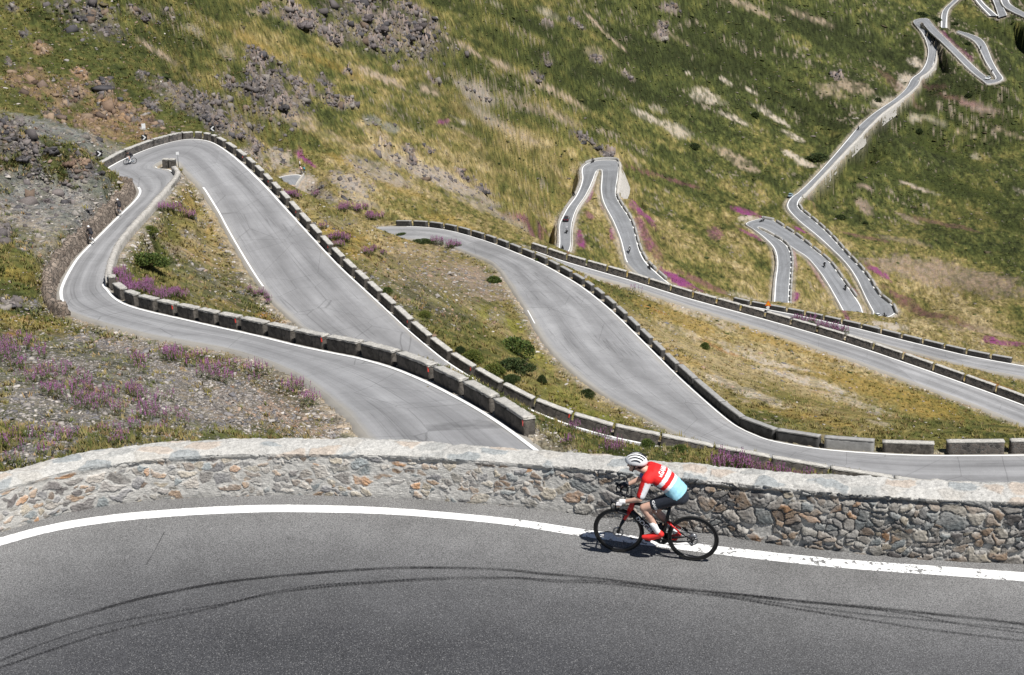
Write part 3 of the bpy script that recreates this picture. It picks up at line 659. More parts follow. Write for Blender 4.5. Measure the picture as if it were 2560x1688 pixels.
M_ROADFAR = asphalt("blue_grey_asphalt", .22, .86, (.97, 1.0, 1.05))
def line_mat():
    t = NT("white_road_paint", .6, .3)
    n = t.noise(3.0, 4, .7); n2 = t.noise(22, 3, .7)
    w = t.rng(t.math('ADD', n, t.math('MULTIPLY', n2, .5)), .55, .62)
    return t.done(t.mix(w, (.42, .42, .41), (.80, .80, .79)))
M_LINE = line_mat()

def ribbon(A, B, n):
    t = np.linspace(0, 1, n)[None, :, None]
    V = A[:, None] * (1 - t) + B[:, None] * t
    C = .5 * (A + B); s = np.r_[0, np.cumsum(np.linalg.norm(np.diff(C, axis=0), axis=1))]
    tx = np.broadcast_to(t[..., 0], V.shape[:2]); ty = np.broadcast_to(s[:, None], V.shape[:2])
    return V.reshape(-1, 3), grid_faces(len(A), n), tx.ravel(), ty.ravel()
for k in RD:
    L, R = EDGE[k]
    V, F, tx, ty = ribbon(L, R, 9)
    if k in 'BC':
        cr = 1 - (2 * tx - 1) ** 2
        V[:, 2] += .05 * cr
    # broken verge on both sides
    d = R - L; d[:, 2] = 0; d /= np.linalg.norm(d, axis=1)[:, None]
    far_ = 1.0 if k in 'BC' else 1.6
    wob = lambda sd: (.22 + .25 * vnoise(np.arange(len(L)) * .9, np.zeros(len(L)), sd))[:, None] * far_
    for E, sg, q in ((L, -1, 0), (R, 1, 1)):
        a = E + d * (sg * -.02); b = E + d * sg * wob(7 + q) + (0, 0, -.07 * far_); c_ = b + d * sg * .25 + (0, 0, -.45 * far_)
        n0 = len(V)
        Vs = np.stack([a, b, c_] if sg > 0 else [c_, b, a], 1).reshape(-1, 3)
        F = np.concatenate([F, grid_faces(len(L), 3) + n0]); V = np.concatenate([V, Vs])
        txs = np.tile([1.0, 1.05, 1.1] if sg > 0 else [-.1, -.05, 0.0], len(L)); tx = np.r_[tx, txs]; ty = np.r_[ty, np.repeat(ty[:len(L) * 9:9], 3)]
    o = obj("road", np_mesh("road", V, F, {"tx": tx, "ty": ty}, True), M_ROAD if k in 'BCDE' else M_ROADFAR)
    # face up
    if o.data.polygons[5].normal.z < 0: o.data.flip_normals()
    tag(o, kind="structure")
def edge_line(k, side, i0, i1, inset, width, lift=.03, sub=8):
    L, R = EDGE[k]
    A, B = (L, R) if side == 'L' else (R, L)
    a = max(0, int(i0 * sub)); b = min(len(A), int(i1 * sub) + 1)
    A = A[a:b]; B = B[a:b]
    d = B - A; w = np.linalg.norm(d, axis=1)[:, None]; d = d / w
    P = A + d * inset; Q = A + d * (inset + width)
    if k in 'BC':
        for X, off in ((P, inset), (Q, inset + width)):
            t = off / w[:, 0]; X[:, 2] += .05 * (1 - (2 * t - 1) ** 2)
    P[:, 2] += lift; Q[:, 2] += lift
    V, F, tx, ty = ribbon(P, Q, 2)
    o = obj("edge_line", np_mesh("edge_line", V, F), M_LINE)
    if o.data.polygons[0].normal.z < 0: o.data.flip_normals()
    tag(o, kind="structure")
nst = {k: len(RD[k]) - 1 for k in RD}
edge_line('B', 'L', 0, 18.3, .0, .26); edge_line('B', 'R', 17.2, 27, .05, .26); edge_line('B', 'R', 30, nst['B'], .05, .26)
edge_line('B', 'L', 43.0, 49.4, .05, .24); edge_line('B', 'L', 28.7, 32, -.3, .22)
edge_line('C', 'R', 2, nst['C'], .05, .26); edge_line('C', 'L', 11.4, 12.0, .0, .16)
edge_line('H', 'L', 2, 9, 0, .3); edge_line('H', 'R', 3.5, 9, -.1, .3)
edge_line('D', 'L', 2, nst['D'], 0, .34); edge_line('E', 'L', 0, nst['E'], 0, .34)
edge_line('G', 'L', 0, nst['G'], 0, .34); edge_line('G', 'R', 0, 12, 0, .3); edge_line('G', 'R', 12, 25, 0, .3)
edge_line('K', 'L', 0, nst['K'], 0, .34, .05); edge_line('K', 'R', 0, nst['K'], 0, .34, .05)
for k in 'MNOP':
    edge_line(k, 'L', 0, nst[k], 0, .7, .08); edge_line(k, 'R', 0, nst[k], 0, .7, .08)

# ------------------------------------------------------------------ foreground bend
ws = np.linspace(0, WALL_LEN, 500)
wp = wall_at(ws)
fwd = np.gradient(wp[:, :2], axis=0); fwd /= np.linalg.norm(fwd, axis=1)[:, None]
toR = np.stack([fwd[:, 1], -fwd[:, 0]], 1)                 # from the wall towards the road
NB = 60
off = np.linspace(-.5, 8.5, NB)
V = np.zeros((500, NB, 3))
kap = np.ones(500)
hub = np.array([.8, 2.0])
toH = hub - wp[:, :2]; dH = np.linalg.norm(toH, axis=1)
reach = np.linspace(-.5, 1, NB)
reach = np.where(reach < 0, reach, reach ** 1.15 * .9)
dist = np.where(reach[None, :] < 0, reach[None, :], reach[None, :] * (dH[:, None]))
V[:, :, :2] = wp[:, None, :2] + (toH / dH[:, None])[:, None, :] * dist[:, :, None]
def asphalt0():
    t = NT("dark_worn_asphalt", .8, .35)
    p = t.geo()
    blot = t.noise(.22, 4, .6); mid = t.noise(1.6, 4, .65); fine = t.noise(55, 2, .75); agg = t.voro(105, None, "Color")
    ty = t.attr("ty"); tx = t.attr("tx")
    k = t.rng(blot, .32, .68, .80, 1.22)
    k = t.math('MULTIPLY', k, t.rng(mid, .3, .7, .88, 1.13))
    k = t.math('MULTIPLY', k, t.rng(fine, .25, .75, .40, 1.65))
    sp = t.n.new("ShaderNodeSeparateColor"); t.link(agg, sp.inputs[0])
    k = t.math('MULTIPLY', k, t.rng(sp.outputs[0], 0.0, 1.0, .5, 1.5))
    fleck = t.rng(sp.outputs[1], .90, .97)
    # dusty bright margin by the wall, darker driven lane
    dm = t.math('ADD', tx, t.math('MULTIPLY', t.math('SUBTRACT', blot, .5), 1.6))
    base = t.ramp(t.rng(dm, 0.0, 9.0), [(0.0, (.155, .153, .150)), (.13, (.140, .139, .138)), (.27, (.082, .082, .084)), (.42, (.048, .0485, .052)), (.62, (.041, .042, .046)), (.8, (.042, .043, .047)), (1.0, (.040, .041, .045))])
    c = t.mix(1.0, base, t.comb(k, k, k), 'MULTIPLY')
    c = t.mix(t.math('MULTIPLY', fleck, .6), c, (.27, .268, .265))
    h = t.math('ADD', fine, t.math('MULTIPLY', sp.outputs[2], .5))
    return t.done(c, t.bump(h, .35, .008), t.rng(mid, .3, .7, .7, .9))
M_ROAD0 = asphalt0()
ty = np.broadcast_to(ws[:, None], (500, NB)).ravel(); tx = dist.ravel()
o = obj("road", np_mesh("road", V.reshape(-1, 3), grid_faces(500, NB), {"tx": tx, "ty": ty}), M_ROAD0)
if o.data.polygons[5].normal.z < 0: o.data.flip_normals()
tag(o, kind="structure")
def px_ribbon(name, pts, width, mat, lift=.004, sub=24, wv=None):
    """a strip painted on the level road along a traced line"""
    pts = np.array(pts, float)
    P = catmull(at_z(pts[:, 0], pts[:, 1], 0.0), sub)
    w = np.full(len(P), width) if wv is None else wv(np.linspace(0, 1, len(P)))
    d = np.gradient(P[:, :2], axis=0); d /= np.linalg.norm(d, axis=1)[:, None]
    n = np.stack([-d[:, 1], d[:, 0]], 1)
    A = P.copy(); B = P.copy(); A[:, :2] += n * w[:, None] / 2; B[:, :2] -= n * w[:, None] / 2
    A[:, 2] = B[:, 2] = lift
    V, F, tx, ty = ribbon(A, B, 7)
    o = obj(name, np_mesh(name, V, F, {"tx": tx, "ty": ty}), mat)
    if o.data.polygons[0].normal.z < 0: o.data.flip_normals()
    return tag(o, kind="structure")
def alpha_mat(name, color, build):
    t = NT(name, .75, .2)
    t._set(t.bsdf.inputs["Base Color"], color)
    t.link(build(t), t.bsdf.inputs["Alpha"])
    return t.m
def _line_alpha(t):
    tx = t.attr("tx"); ty = t.attr("ty")
    n = t.noise(14, 4, .75); big = t.noise(.45, 2, .5); n2 = t.noise(4.5, 3, .7)
    e = t.math('SUBTRACT', .5, t.math('ABSOLUTE', t.math('SUBTRACT', tx, .5)))
    e = t.math('ADD', e, t.math('MULTIPLY', t.math('SUBTRACT', n, .5), .16))
    edge = t.rng(e, .02, .05)
    wear = t.attr("wear")
    thr = t.math('ADD', t.math('MULTIPLY', n, .55), t.math('MULTIPLY', n2, .45))
    hole = t.rng(t.math('SUBTRACT', thr, t.math('MULTIPLY', wear, .27)), .245, .28)
    return t.math('MULTIPLY', edge, hole)
def line0():
    t = NT("worn_white_edge_paint", .55, .3)
    n = t.noise(9, 4, .7)
    t._set(t.bsdf.inputs["Base Color"], t.ramp(n, [(.25, (.62, .62, .61)), (.5, (.84, .84, .83))]))
    t.link(_line_alpha(t), t.bsdf.inputs["Alpha"])
    return t.m
M_LINE0 = line0()
o = px_ribbon("edge_line", [(-700,1600),(-350,1460),(0,1355),(134,1320),(269,1298),(404,1285),(538,1276.5),(673,1272),(807,1273),(942,1277),(1076,1286),(1280,1306),(1495,1338),(1818,1379),(2087,1408),(2356,1428),(2560,1443),(2800,1464)], .24, M_LINE0,
  wv=lambda t: .235 - .045 * np.exp(-((t - .62) / .12) ** 2) + .02 * t)
co = np.zeros(len(o.data.vertices) * 3); o.data.vertices.foreach_get("co", co); x = co[0::3]
wear = np.interp(x, [-6, -2.5, -1.2, 0, 1.0, 3.0, 5.0, 7.5], [.30, .22, .3, .62, .70, .66, .72, .45])
a = o.data.attributes.new("wear", 'FLOAT', 'POINT'); a.data.foreach_set("value", wear.astype(np.float32))
def _skid_alpha(gap):
    def f(t):
        tx = t.attr("tx"); ty = t.attr("ty")
        e = t.math('SUBTRACT', .5, t.math('ABSOLUTE', t.math('SUBTRACT', tx, .5)))
        n = t.noise(30, 3, .7); big = t.noise(1.1, 3, .6)
        blk = t.math('SINE', t.math('MULTIPLY', ty, 130.0))
        m = t.math('MULTIPLY', t.rng(e, .0, .35), t.rng(n, .3, .62, .15, 1.0))
        m = t.math('MULTIPLY', m, t.rng(big, .3, .65, .35, 1.0))
        if gap: m = t.math('MULTIPLY', m, t.rng(blk, -.6, .2, .5, 1.0))
        return t.math('MULTIPLY', m, .95)
    return f
M_SKID = alpha_mat("black_rubber_streak", (.017, .017, .018), _skid_alpha(False))
M_SKIDB = alpha_mat("black_rubber_tread", (.017, .017, .018), _skid_alpha(True))
def c5(*p): return [(x / 1.858, 1250 + y / 1.858) for x, y in p]
def c6(*p): return [(1280 + x / 1.858, 1150 + y / 1.858) for x, y in p]
SK = [
 (c5((-200,720),(0,648),(150,602),(400,530),(650,460),(900,408),(1100,376),(1400,346),(1700,324),(1900,316),(2150,318),(2378,328)) + c6((120,528),(400,552),(700,590),(1000,622),(1300,655),(1700,690),(2100,732),(2378,765),(2600,800)), .055, M_SKID),
 (c5((-200,850),(0,782),(200,712),(450,630),(700,568),(950,512),(1200,450),(1400,418),(1700,390),(2000,372),(2378,366)) + c6((200,568),(400,574),(700,606),(1000,640),(1300,690),(1600,738),(1900,785),(2200,822),(2378,842),(2600,866)), .04, M_SKIDB),
 (c5((0,750),(200,670),(450,590),(700,540),(950,500),(1100,472),(1300,424),(1500,398),(1800,378),(2100,362),(2378,362)) + c6((200,560),(500,572),(800,606),(1100,630),(1400,664),(1800,712),(2100,768),(2378,806)), .03, M_SKIDB),
 (c6((300,556),(700,598),(1000,634),(1300,676),(1700,726),(2378,790)), .025, M_SKIDB),
 (c5((680,305),(712,252),(738,205),(765,150)), .012, M_SKID),
]
for i, (p, w, m) in enumerate(SK):
    px_ribbon("skid_mark", p, w * 1.7, m, .006 + .003 * i)
# ------------------------------------------------------------------ guard blocks
def stone_mat(name, c0, c1, mort, scale, bump=.6, dist=.03):
    t = NT(name, .92, .15)
    v = t.obco()
    w = t.mix(.10, v, t.noise(6, 3, .6, v, "Color"), 'ADD')
    cell = t.voro(scale, w, "Color"); ed = t.voro(scale, w, "Distance", 'DISTANCE_TO_EDGE')
    s = t.n.new("ShaderNodeSeparateColor"); t.link(cell, s.inputs[0])
    c = t.mix(s.outputs[0], c0, c1)
    n = t.noise(14, 4, .7, v)
    k = t.rng(n, .25, .75, .68, 1.3)
    m = t.rng(ed, .02, .07)
    c = t.mix(m, mort, c)
    c = t.mix(1.0, c, t.comb(k, k, k), 'MULTIPLY')
    h = t.math('ADD', t.math('MULTIPLY', m, .8), t.math('MULTIPLY', n, .8))
    return t.done(c, t.bump(h, bump, dist))
M_BLOCK = stone_mat("shade_dark_guard_stone", (.055,.050,.044), (.125,.112,.098), (.09,.083,.075), 3.4)  # stone tone lowered so the road-side faces look shaded
M_MASON = stone_mat("mortared_guard_stone", (.05,.048,.046), (.15,.13,.115), (.17,.163,.153), 3.0, .9, .05)  # body tone lowered too, shade of the faces put into it
M_LITCAP = stone_mat("sunlit_cap_stone", (.38,.365,.335), (.52,.50,.46), (.45,.435,.405), 3.2, .8, .03)  # paler copy for block tops, sunlight put into the colour
def conc():
    t = NT("pale_concrete", .9, .2); v = t.obco()
    a = t.noise(2.2, 5, .65, v); b = t.noise(30, 3, .7, v)
    c = t.ramp(t.math('ADD', t.math('MULTIPLY', a, .8), t.math('MULTIPLY', b, .25)), [(.3, (.20,.196,.188)), (.55, (.31,.305,.295)), (.75, (.38,.375,.36))])
    return t.done(c, t.bump(b, .3, .01))
M_CONC = conc()
M_CONC_SHADE = stone_mat('shade_dark_concrete', (.05,.049,.048), (.095,.092,.09), (.075,.073,.07), 1.3, .3, .02)  # darker copy of the concrete, standing for faces in shade
M_RED = plain("red_reflector_film", (.75,.05,.03), .35, .5, 0, .05)
M_STEEL = plain("galvanised_steel", (.42,.43,.44), .45, .5, .7, .1)

def box_grid(nx, ny, nz):
    key = {}; V = []; F = []
    def vid(i, j, k):
        if (i, j, k) not in key:
            key[(i, j, k)] = len(V); V.append((i / nx - .5, j / ny - .5, k / nz))
        return key[(i, j, k)]
    for k0, fl in ((0, 1), (nz, 0)):
        for i in range(nx):
            for j in range(ny):
                q = [vid(i, j, k0), vid(i + 1, j, k0), vid(i + 1, j + 1, k0), vid(i, j + 1, k0)]
                F.append(q[::-1] if fl else q)
    for j0, fl in ((0, 0), (ny, 1)):
        for i in range(nx):
            for k in range(nz):
                q = [vid(i, j0, k), vid(i + 1, j0, k), vid(i + 1, j0, k + 1), vid(i, j0, k + 1)]
                F.append(q[::-1] if fl else q)
    for i0, fl in ((0, 1), (nx, 0)):
        for j in range(ny):
            for k in range(nz):
                q = [vid(i0, j, k), vid(i0, j + 1, k), vid(i0, j + 1, k + 1), vid(i0, j, k + 1)]
                F.append(q[::-1] if fl else q)
    return np.array(V), np.array(F)
BG = {}
def block_mesh(L, T, H, seed, rough, hi):
    k = (14, 4, 5) if hi else (4, 1, 2)
    if k not in BG: BG[k] = box_grid(*k)
    U, F = BG[k]
    V = U * np.array([L, T, H])
    V[:, 1] *= (1.0 - .10 * U[:, 2])                      # slight batter
    r = rough
    for a in range(3):
        V[:, a] += (hash2(np.round(U[:, 0] * 28 + 90).astype(int), np.round(U[:, 1] * 8 + U[:, 2] * 50 + 40).astype(int), seed + a * 7) - .5) * r * (1.0 if a < 2 else .9)
    if hi:   # soften the arrises
        top = U[:, 2] > .99; ed = (np.abs(U[:, 1]) > .49) | (np.abs(U[:, 0]) > .49)
        V[top & ed, 2] -= .03; V[np.abs(U[:, 0]) > .49, 0] *= .993
    V[:, 2] += U[:, 0] * (hash2(np.array([seed]), np.array([3]), 5)[0] - .5) * .05
    return np_mesh("guard_block", V, F)

NBLK = [0]
def place_block(p0, p1, H, T, mat, label, group, rough=.03, hi=True, sink=.3, red=None, out=None, cat="guard stone", cap_mat=None):
    p0 = np.array(p0); p1 = np.array(p1)
    d = p1 - p0; L = np.linalg.norm(d); d /= L
    X = Vector(d); Z = Vector((0, 0, 1)); Y = Z.cross(X).normalized(); Z = X.cross(Y).normalized()
    NBLK[0] += 1
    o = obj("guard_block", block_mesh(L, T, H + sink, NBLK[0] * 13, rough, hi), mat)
    c = (p0 + p1) / 2
    o.matrix_world = Matrix.Translation((c[0], c[1], c[2] - sink)) @ Matrix((X, Y, Z)).transposed().to_4x4()
    tag(o, label, cat, group)
    if hi:      # added cap, paler so the block's top looks sunlit
        U, F = BG[(14, 4, 5)]
        ch = .13
        W = U * np.array([L + .03, T * .90 + .05, ch]); W[:, 2] += H + sink - ch * .55
        q = (np.round(U[:, 0] * 28 + 90).astype(int), np.round(U[:, 1] * 8 + U[:, 2] * 50 + 40).astype(int))
        for a in range(3): W[:, a] += (hash2(*q, NBLK[0] * 17 + a) - .5) * (rough * .8 + .012)
        cp = obj("lit_cap", np_mesh("lit_cap", W, F), cap_mat or M_LITCAP, o)
    if red is not None:     # reflector on the road-side face near one end: red = (+1|-1 end, side)
        e, sd = red
        me = bpy.data.meshes.new("red_reflector"); bm = bmesh.new()
        bmesh.ops.create_cube(bm, size=1.0)
        bmesh.ops.scale(bm, vec=(.11, .05, .30), verts=bm.verts)
        bmesh.ops.bevel(bm, geom=bm.edges[:], offset=.008, segments=1, affect='EDGES')
        bm.to_mesh(me); bm.free()
        r = obj("red_reflector", me, M_RED, o)
        r.location = (e * (L / 2 - .10), sd * (T / 2 - .005), sink + H * .72)
        tag(r, label="small red reflector plate on the stone's road side")
    return o

def off_curve(k, side, off):
    L, R = EDGE[k]
    A, B = (L, R) if side == 'L' else (R, L)
    d = A - B; d[:, 2] = 0; d /= np.linalg.norm(d, axis=1)[:, None]
    return A + d * off
def row_px(k, side, spans, off, H, T, mat, label, group, i0=0, i1=None, sub=8, reds=(), rough=.03, hi=True, axis=0, special=None, zfrac=.8):
    C = off_curve(k, side, off)
    a = int(i0 * sub); b = len(C) if i1 is None else int(i1 * sub) + 1
    C = C[a:b]
    u = proj(C + np.array([0, 0, H * zfrac]))[axis]
    o_ = np.argsort(u)
    def P(x): return np.array([np.interp(x, u[o_], C[o_, q]) for q in range(3)])
    dl, dr = EDGE[k]
    for j, (s0, s1) in enumerate(spans):
        p0, p1 = P(s0), P(s1)
        lab = label; m = mat; hh = H; gp = group
        if special and j in special:
            lab, m, hh = special[j]; gp = None
        red = None
        if j in reds:
            X = p1 - p0; Y = np.array([-X[1], X[0]])
            mid = .5 * (p0 + p1); near = C[np.argmin(((C - mid) ** 2).sum(1))]
            other = (EDGE[k][1] if side == 'L' else EDGE[k][0]); q = other[np.argmin(((other - mid) ** 2).sum(1))]
            red = (1, 1 if np.dot(Y, (q - mid)[:2]) > 0 else -1)
            lab = label + ", with a red reflector"; gp = (group + " with reflectors") if group else None
        place_block(p0, p1, hh, T, (M_CONC_SHADE if m is M_CONC and not (special and j == 5) else m), lab, gp, rough, hi, red=red, cap_mat=(M_CONC if m is M_CONC else None))  # concrete rows: shade-dark body under a sunlit-pale cap
def spans_from(gaps, gap):
    return [(a + gap * .5, b - gap * .5) for a, b in zip(gaps[:-1], gaps[1:])]

# nearest row: inner edge of the road below the foreground wall
gB = [268,286,315,350,398,448,500,551,607,674,744,823.5,909.5,999,1092,1168,1245,1332,1424]
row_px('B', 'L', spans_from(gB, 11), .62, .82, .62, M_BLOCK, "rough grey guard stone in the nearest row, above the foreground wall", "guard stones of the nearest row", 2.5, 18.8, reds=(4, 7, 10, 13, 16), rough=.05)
# outer edge of the wide straight
gA = [451,483,507,527,542,565,591,616,638,659,680,701,723.5,749.5,775.5,802,830,859,889,920,953,987,1029.5,1076.8,1127,1186,1253,1332,1426.6,1529,1646,1780,1922,2068,2229,2400]
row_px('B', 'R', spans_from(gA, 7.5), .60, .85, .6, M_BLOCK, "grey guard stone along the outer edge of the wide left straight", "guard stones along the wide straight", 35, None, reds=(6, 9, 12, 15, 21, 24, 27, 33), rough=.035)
row_px('B', 'R', [(250,307),(311,378),(382,417),(420,450)], .55, .9, .6, M_MASON, "pale wall segment at the back of the left hairpin", "wall segments behind the left hairpin", 30, 37, rough=.05)
# curve in the middle
gC = [989,1032.6,1072.6,1110.7,1145,1178,1212.5,1243,1274,1305,1338,1370.6,1400,1432,1463,1486,1512,1541,1569,1600.5,1632,1663,1697.6]
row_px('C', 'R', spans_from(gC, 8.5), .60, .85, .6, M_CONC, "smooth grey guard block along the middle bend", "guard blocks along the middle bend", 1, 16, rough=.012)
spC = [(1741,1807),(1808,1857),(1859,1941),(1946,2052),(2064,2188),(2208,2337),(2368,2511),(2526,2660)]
row_px('C', 'R', [(1701,1738)] + spC, .75, .95, .72, M_CONC, "guard block with shade-dark sides where the middle bend swings right", "guard blocks where the middle bend swings right", 13.5, None, rough=.014, reds=(), special={
  4: ("long concrete guard block with a shade-dark face at the middle bend", M_CONC, 1.0), 5: ("pale smooth concrete guard block, lightest at the middle bend", M_CONC, 1.0),
  6: ("dark broken-topped rock guard block at the middle bend", M_BLOCK, .95), 7: ("long masonry guard block at the right end of the middle bend", M_MASON, 1.15), 8: ("masonry guard block cut by the right edge of the photo", M_MASON, 1.2)})
gD = [1326,1367.5,1416,1465,1516.7,1567,1621.5,1676,1731,1790.5,1850.5,1911.6,1976.7,2042,2112,2183,2257,2333,2410.7,2490,2576,2665]
row_px('D', 'L', spans_from(gD, 7), .7, 1.25, .75, M_MASON, "long masonry guard wall segment on the lower right road", "masonry guard segments on the lower right road", 1, None, rough=.06)
gE = [1832,1877,1922.4,1967.6,2013,2060,2105,2154.6,2203.4,2255,2307.6,2362,2417,2477.6,2533.6]
row_px('E', 'L', spans_from(gE, 8), .75, .85, .8, M_CONC, "pale topped guard block on the farther right road", "guard blocks on the farther right road", .5, None, rough=.02)
def row_len(k, side, i0, i1, off, L, gap, H, T, label, group, sub=8, mat=None):
    C = off_curve(k, side, off)[int(i0 * sub):int(i1 * sub) + 1]
    s = np.r_[0, np.cumsum(np.linalg.norm(np.diff(C, axis=0), axis=1))]
    n = max(1, int(s[-1] // (L + gap)))
    for j in range(n):
        q = [np.array([np.interp(x, s, C[:, a]) for a in range(3)]) for x in (j * (L + gap), j * (L + gap) + L)]
        place_block(q[0], q[1], H, T, mat or M_CONC, label, group, .02, False)
row_len('G', 'L', 19, 28, .5, 4.6, 1.5, .9, .7, "small distant guard block beside the road right of the central hairpin", "guard blocks right of the central hairpin")
row_len('K', 'R', 11.5, 1, .5, 4, 1, .9, .7, "", "") if False else None
row_len('K', 'R', 0.5, 7.5, .5, 4.0, 1.6, .9, .7, "small distant guard block beside the short leg behind the orange sign", "guard blocks of the short leg")
row_len('K', 'L', 11, 19.3, .5, 5.0, 1.8, .9, .7, "small distant guard block along the middle leg of the right hairpins", "guard blocks of the middle leg")
row_len('K', 'R', 24.6, 34, .5, 5.6, 1.9, .95, .8, "small distant guard block along the outer leg of the right hairpins", "guard blocks of the outer leg")
print("blocks", NBLK[0])
# ------------------------------------------------------------------ the foreground dry-stone parapet
def build_wall():
    n = 2300
    u_lo = at_z(-330, 1430, 0)[:2]; 
    s0 = _seg[np.argmin(np.hypot(_wc[:, 0] - at_z(-420, 1462, 0)[0], _wc[:, 1] - at_z(-420, 1462, 0)[1]))]
    q1 = at_z(2900, 1434, 0)
    s1 = _seg[np.argmin(np.hypot(_wc[:, 0] - q1[0], _wc[:, 1] - q1[1]))]
    s = np.linspace(s0, s1, n)
    w = wall_at(s)
    P = w[:, :2]; H = w[:, 2]; T = w[:, 3] + .03
    f = np.gradient(P, axis=0); f /= np.linalg.norm(f, axis=1)[:, None]
    nr = np.stack([f[:, 1], -f[:, 0]], 1)                     # towards the road
    NF, NTP, NO = 78, 46, 14
    k = NF + NTP + NO
    base = np.zeros((n, k, 3)); nrm = np.zeros((n, k, 3)); Q = np.zeros((n, k)); zone = np.zeros(k)
    tf = np.linspace(0, 1, NF); 
    for i, t in enumerate(tf):
        z = -.06 + (H + .06) * t
        base[:, i, :2] = P - nr * (.05 * t)[..., None] if False else P - nr * .05 * t
        base[:, i, 2] = z; nrm[:, i, :2] = nr; Q[:, i] = z
    for i, t in enumerate(np.linspace(0, 1, NTP + 1)[1:]):
        j = NF + i
        base[:, j, :2] = P - nr * (.05 + (T - .05) * t)[:, None]
        base[:, j, 2] = H + .035 * math.sin(math.pi * t) ; nrm[:, j, 2] = 1; Q[:, j] = H + T * t; zone[j] = 1
    for i, t in enumerate(np.linspace(0, 1, NO + 1)[1:]):
        j = NF + NTP + i
        base[:, j, :2] = P - nr * (T + .06 * t)[:, None]
        base[:, j, 2] = H - (H + 1.4) * t; nrm[:, j, :2] = -nr; Q[:, j] = H + T + (H + 1.4) * t; zone[j] = 2
    # round the two top arrises
    r = np.arange(k)
    for e, wd in ((NF - .5, 4), (NF + NTP - .5, 3)):
        b = np.exp(-((r - e) / wd) ** 2)
        base[:, :, 2] -= .030 * b[None] * (zone[None] >= 0)
        nrm[:, :, 2] += (b * (zone == 0))[None] * .8
    S = np.broadcast_to(s[:, None], Q.shape)
    uu = np.broadcast_to(proj(np.c_[P, np.zeros(n)])[0][:, None], Q.shape)
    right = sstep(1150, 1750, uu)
    wx = fbm(S * 3.1, Q * 3.1, 4, 201, .6) * .13; wy = fbm(S * 3.1, Q * 3.1, 4, 207, .6) * .10
    # face stones
    A_ = worley((S + wx) / .27, (Q + wy) / .165, 31, .98); B_ = worley((S + wx * 1.2) / .145, (Q + wy * 1.2) / .095, 37, .98)
    pick = fbm(S * 2.1, Q * 3.0, 3, 203) > .02
    f1, f2, cid, dx, dy = [np.where(pick, b, a) for a, b in zip(A_, B_)]
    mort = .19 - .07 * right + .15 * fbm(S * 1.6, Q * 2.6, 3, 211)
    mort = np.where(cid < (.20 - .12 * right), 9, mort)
    nz = fbm(S * 22, Q * 30, 3, 221, .6)
    lay = fbm(S * 5 + dy * 9, Q * 34 + dx * 12, 3, 225, .6)
    stone = sstep(mort - .07, mort + .09, (f2 - f1) + nz * .10 + .10 * fbm(S * 11, Q * 11, 3, 223, .65))
    # coping slabs
    g1, g2, gid, _, _ = worley((S + wx) / .40, (Q + wy) / .27, 51, .8)
    slab = sstep(.08, .2, (g2 - g1) + nz * .04) * (gid > .22)
    top = (zone >= 1)[None]
    copz = sstep(.10, .05, H[:, None] - Q) * (zone == 0)[None]          # lip of the coping on the face
    h2 = hash2((cid * 1e6).astype(np.int64), (cid * 0).astype(np.int64), 3)
    disp = stone * (.002 + .014 * h2 + right * (.010 + .018 * h2)) * (1 - .6 * f1 * f1)
    disp += stone * (lay * .010 + nz * .006) + (1 - stone) * (fbm(S * 9, Q * 9, 4, 231, .6) * .010 + nz * .005)
    disp -= right * .016 * (1 - stone) * sstep(-.2, .3, fbm(S * 2.2, Q * 2.2, 3, 241))
    crev = np.exp(-(((f2 - f1) - mort + .02) / .045) ** 2) * sstep(-.25, .2, fbm(S * 3.3, Q * 3.3, 3, 245))
    disp -= crev * (.006 + .018 * right)
    # ragged undercut beneath the coping
    under = np.exp(-((H[:, None] - Q - .10 - .03 * fbm(S * 1.6, Q * 0, 3, 251)) / .038) ** 2) * (zone == 0)[None]
    disp -= under * (.012 + .038 * right) * (.35 + .65 * sstep(-.35, .3, fbm(S * 2.6, Q * 5, 3, 255)))
    disp = np.where(top, slab * (.004 + .008 * gid) + fbm(S * 5, Q * 5, 4, 261, .62) * .030 + nz * .007, disp)
    disp = disp + copz * (.012 + .030 * fbm(S * 3.2, Q * 2, 3, 263))
    disp += .03 * fbm(S * .8, Q * .9, 2, 271)
    V = base + nrm * disp[..., None]
    # colour
    pal = np.array([(.22,.205,.19),(.30,.275,.245),(.17,.165,.165),(.27,.20,.145),(.34,.205,.12),(.20,.215,.215),(.13,.12,.115),(.33,.29,.23),(.24,.225,.20),(.19,.15,.12)])
    pr = np.cumsum([.14,.13,.10,.15,.085,.10,.08,.10,.07,.075])
    ci = np.searchsorted(pr / pr[-1], hash2((cid * 1e6).astype(np.int64), (cid * 0).astype(np.int64), 9)).clip(0, 9)
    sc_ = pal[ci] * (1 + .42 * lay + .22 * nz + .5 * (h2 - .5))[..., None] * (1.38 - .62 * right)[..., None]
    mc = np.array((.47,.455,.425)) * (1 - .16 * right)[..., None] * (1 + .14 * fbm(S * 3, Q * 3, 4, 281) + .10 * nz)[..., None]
    st2 = stone * (.62 + .38 * sstep(-.3, .25, fbm(S * 4.5, Q * 4.5, 4, 283, .65)))
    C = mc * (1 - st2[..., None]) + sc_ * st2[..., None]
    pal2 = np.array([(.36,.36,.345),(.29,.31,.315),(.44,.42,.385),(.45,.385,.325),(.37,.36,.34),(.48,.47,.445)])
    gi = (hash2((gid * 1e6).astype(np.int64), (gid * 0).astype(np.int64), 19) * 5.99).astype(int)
    tc = np.array((.44,.43,.405)) * (1 + .12 * fbm(S * 2.4, Q * 2.4, 4, 291) + .10 * nz)[..., None]
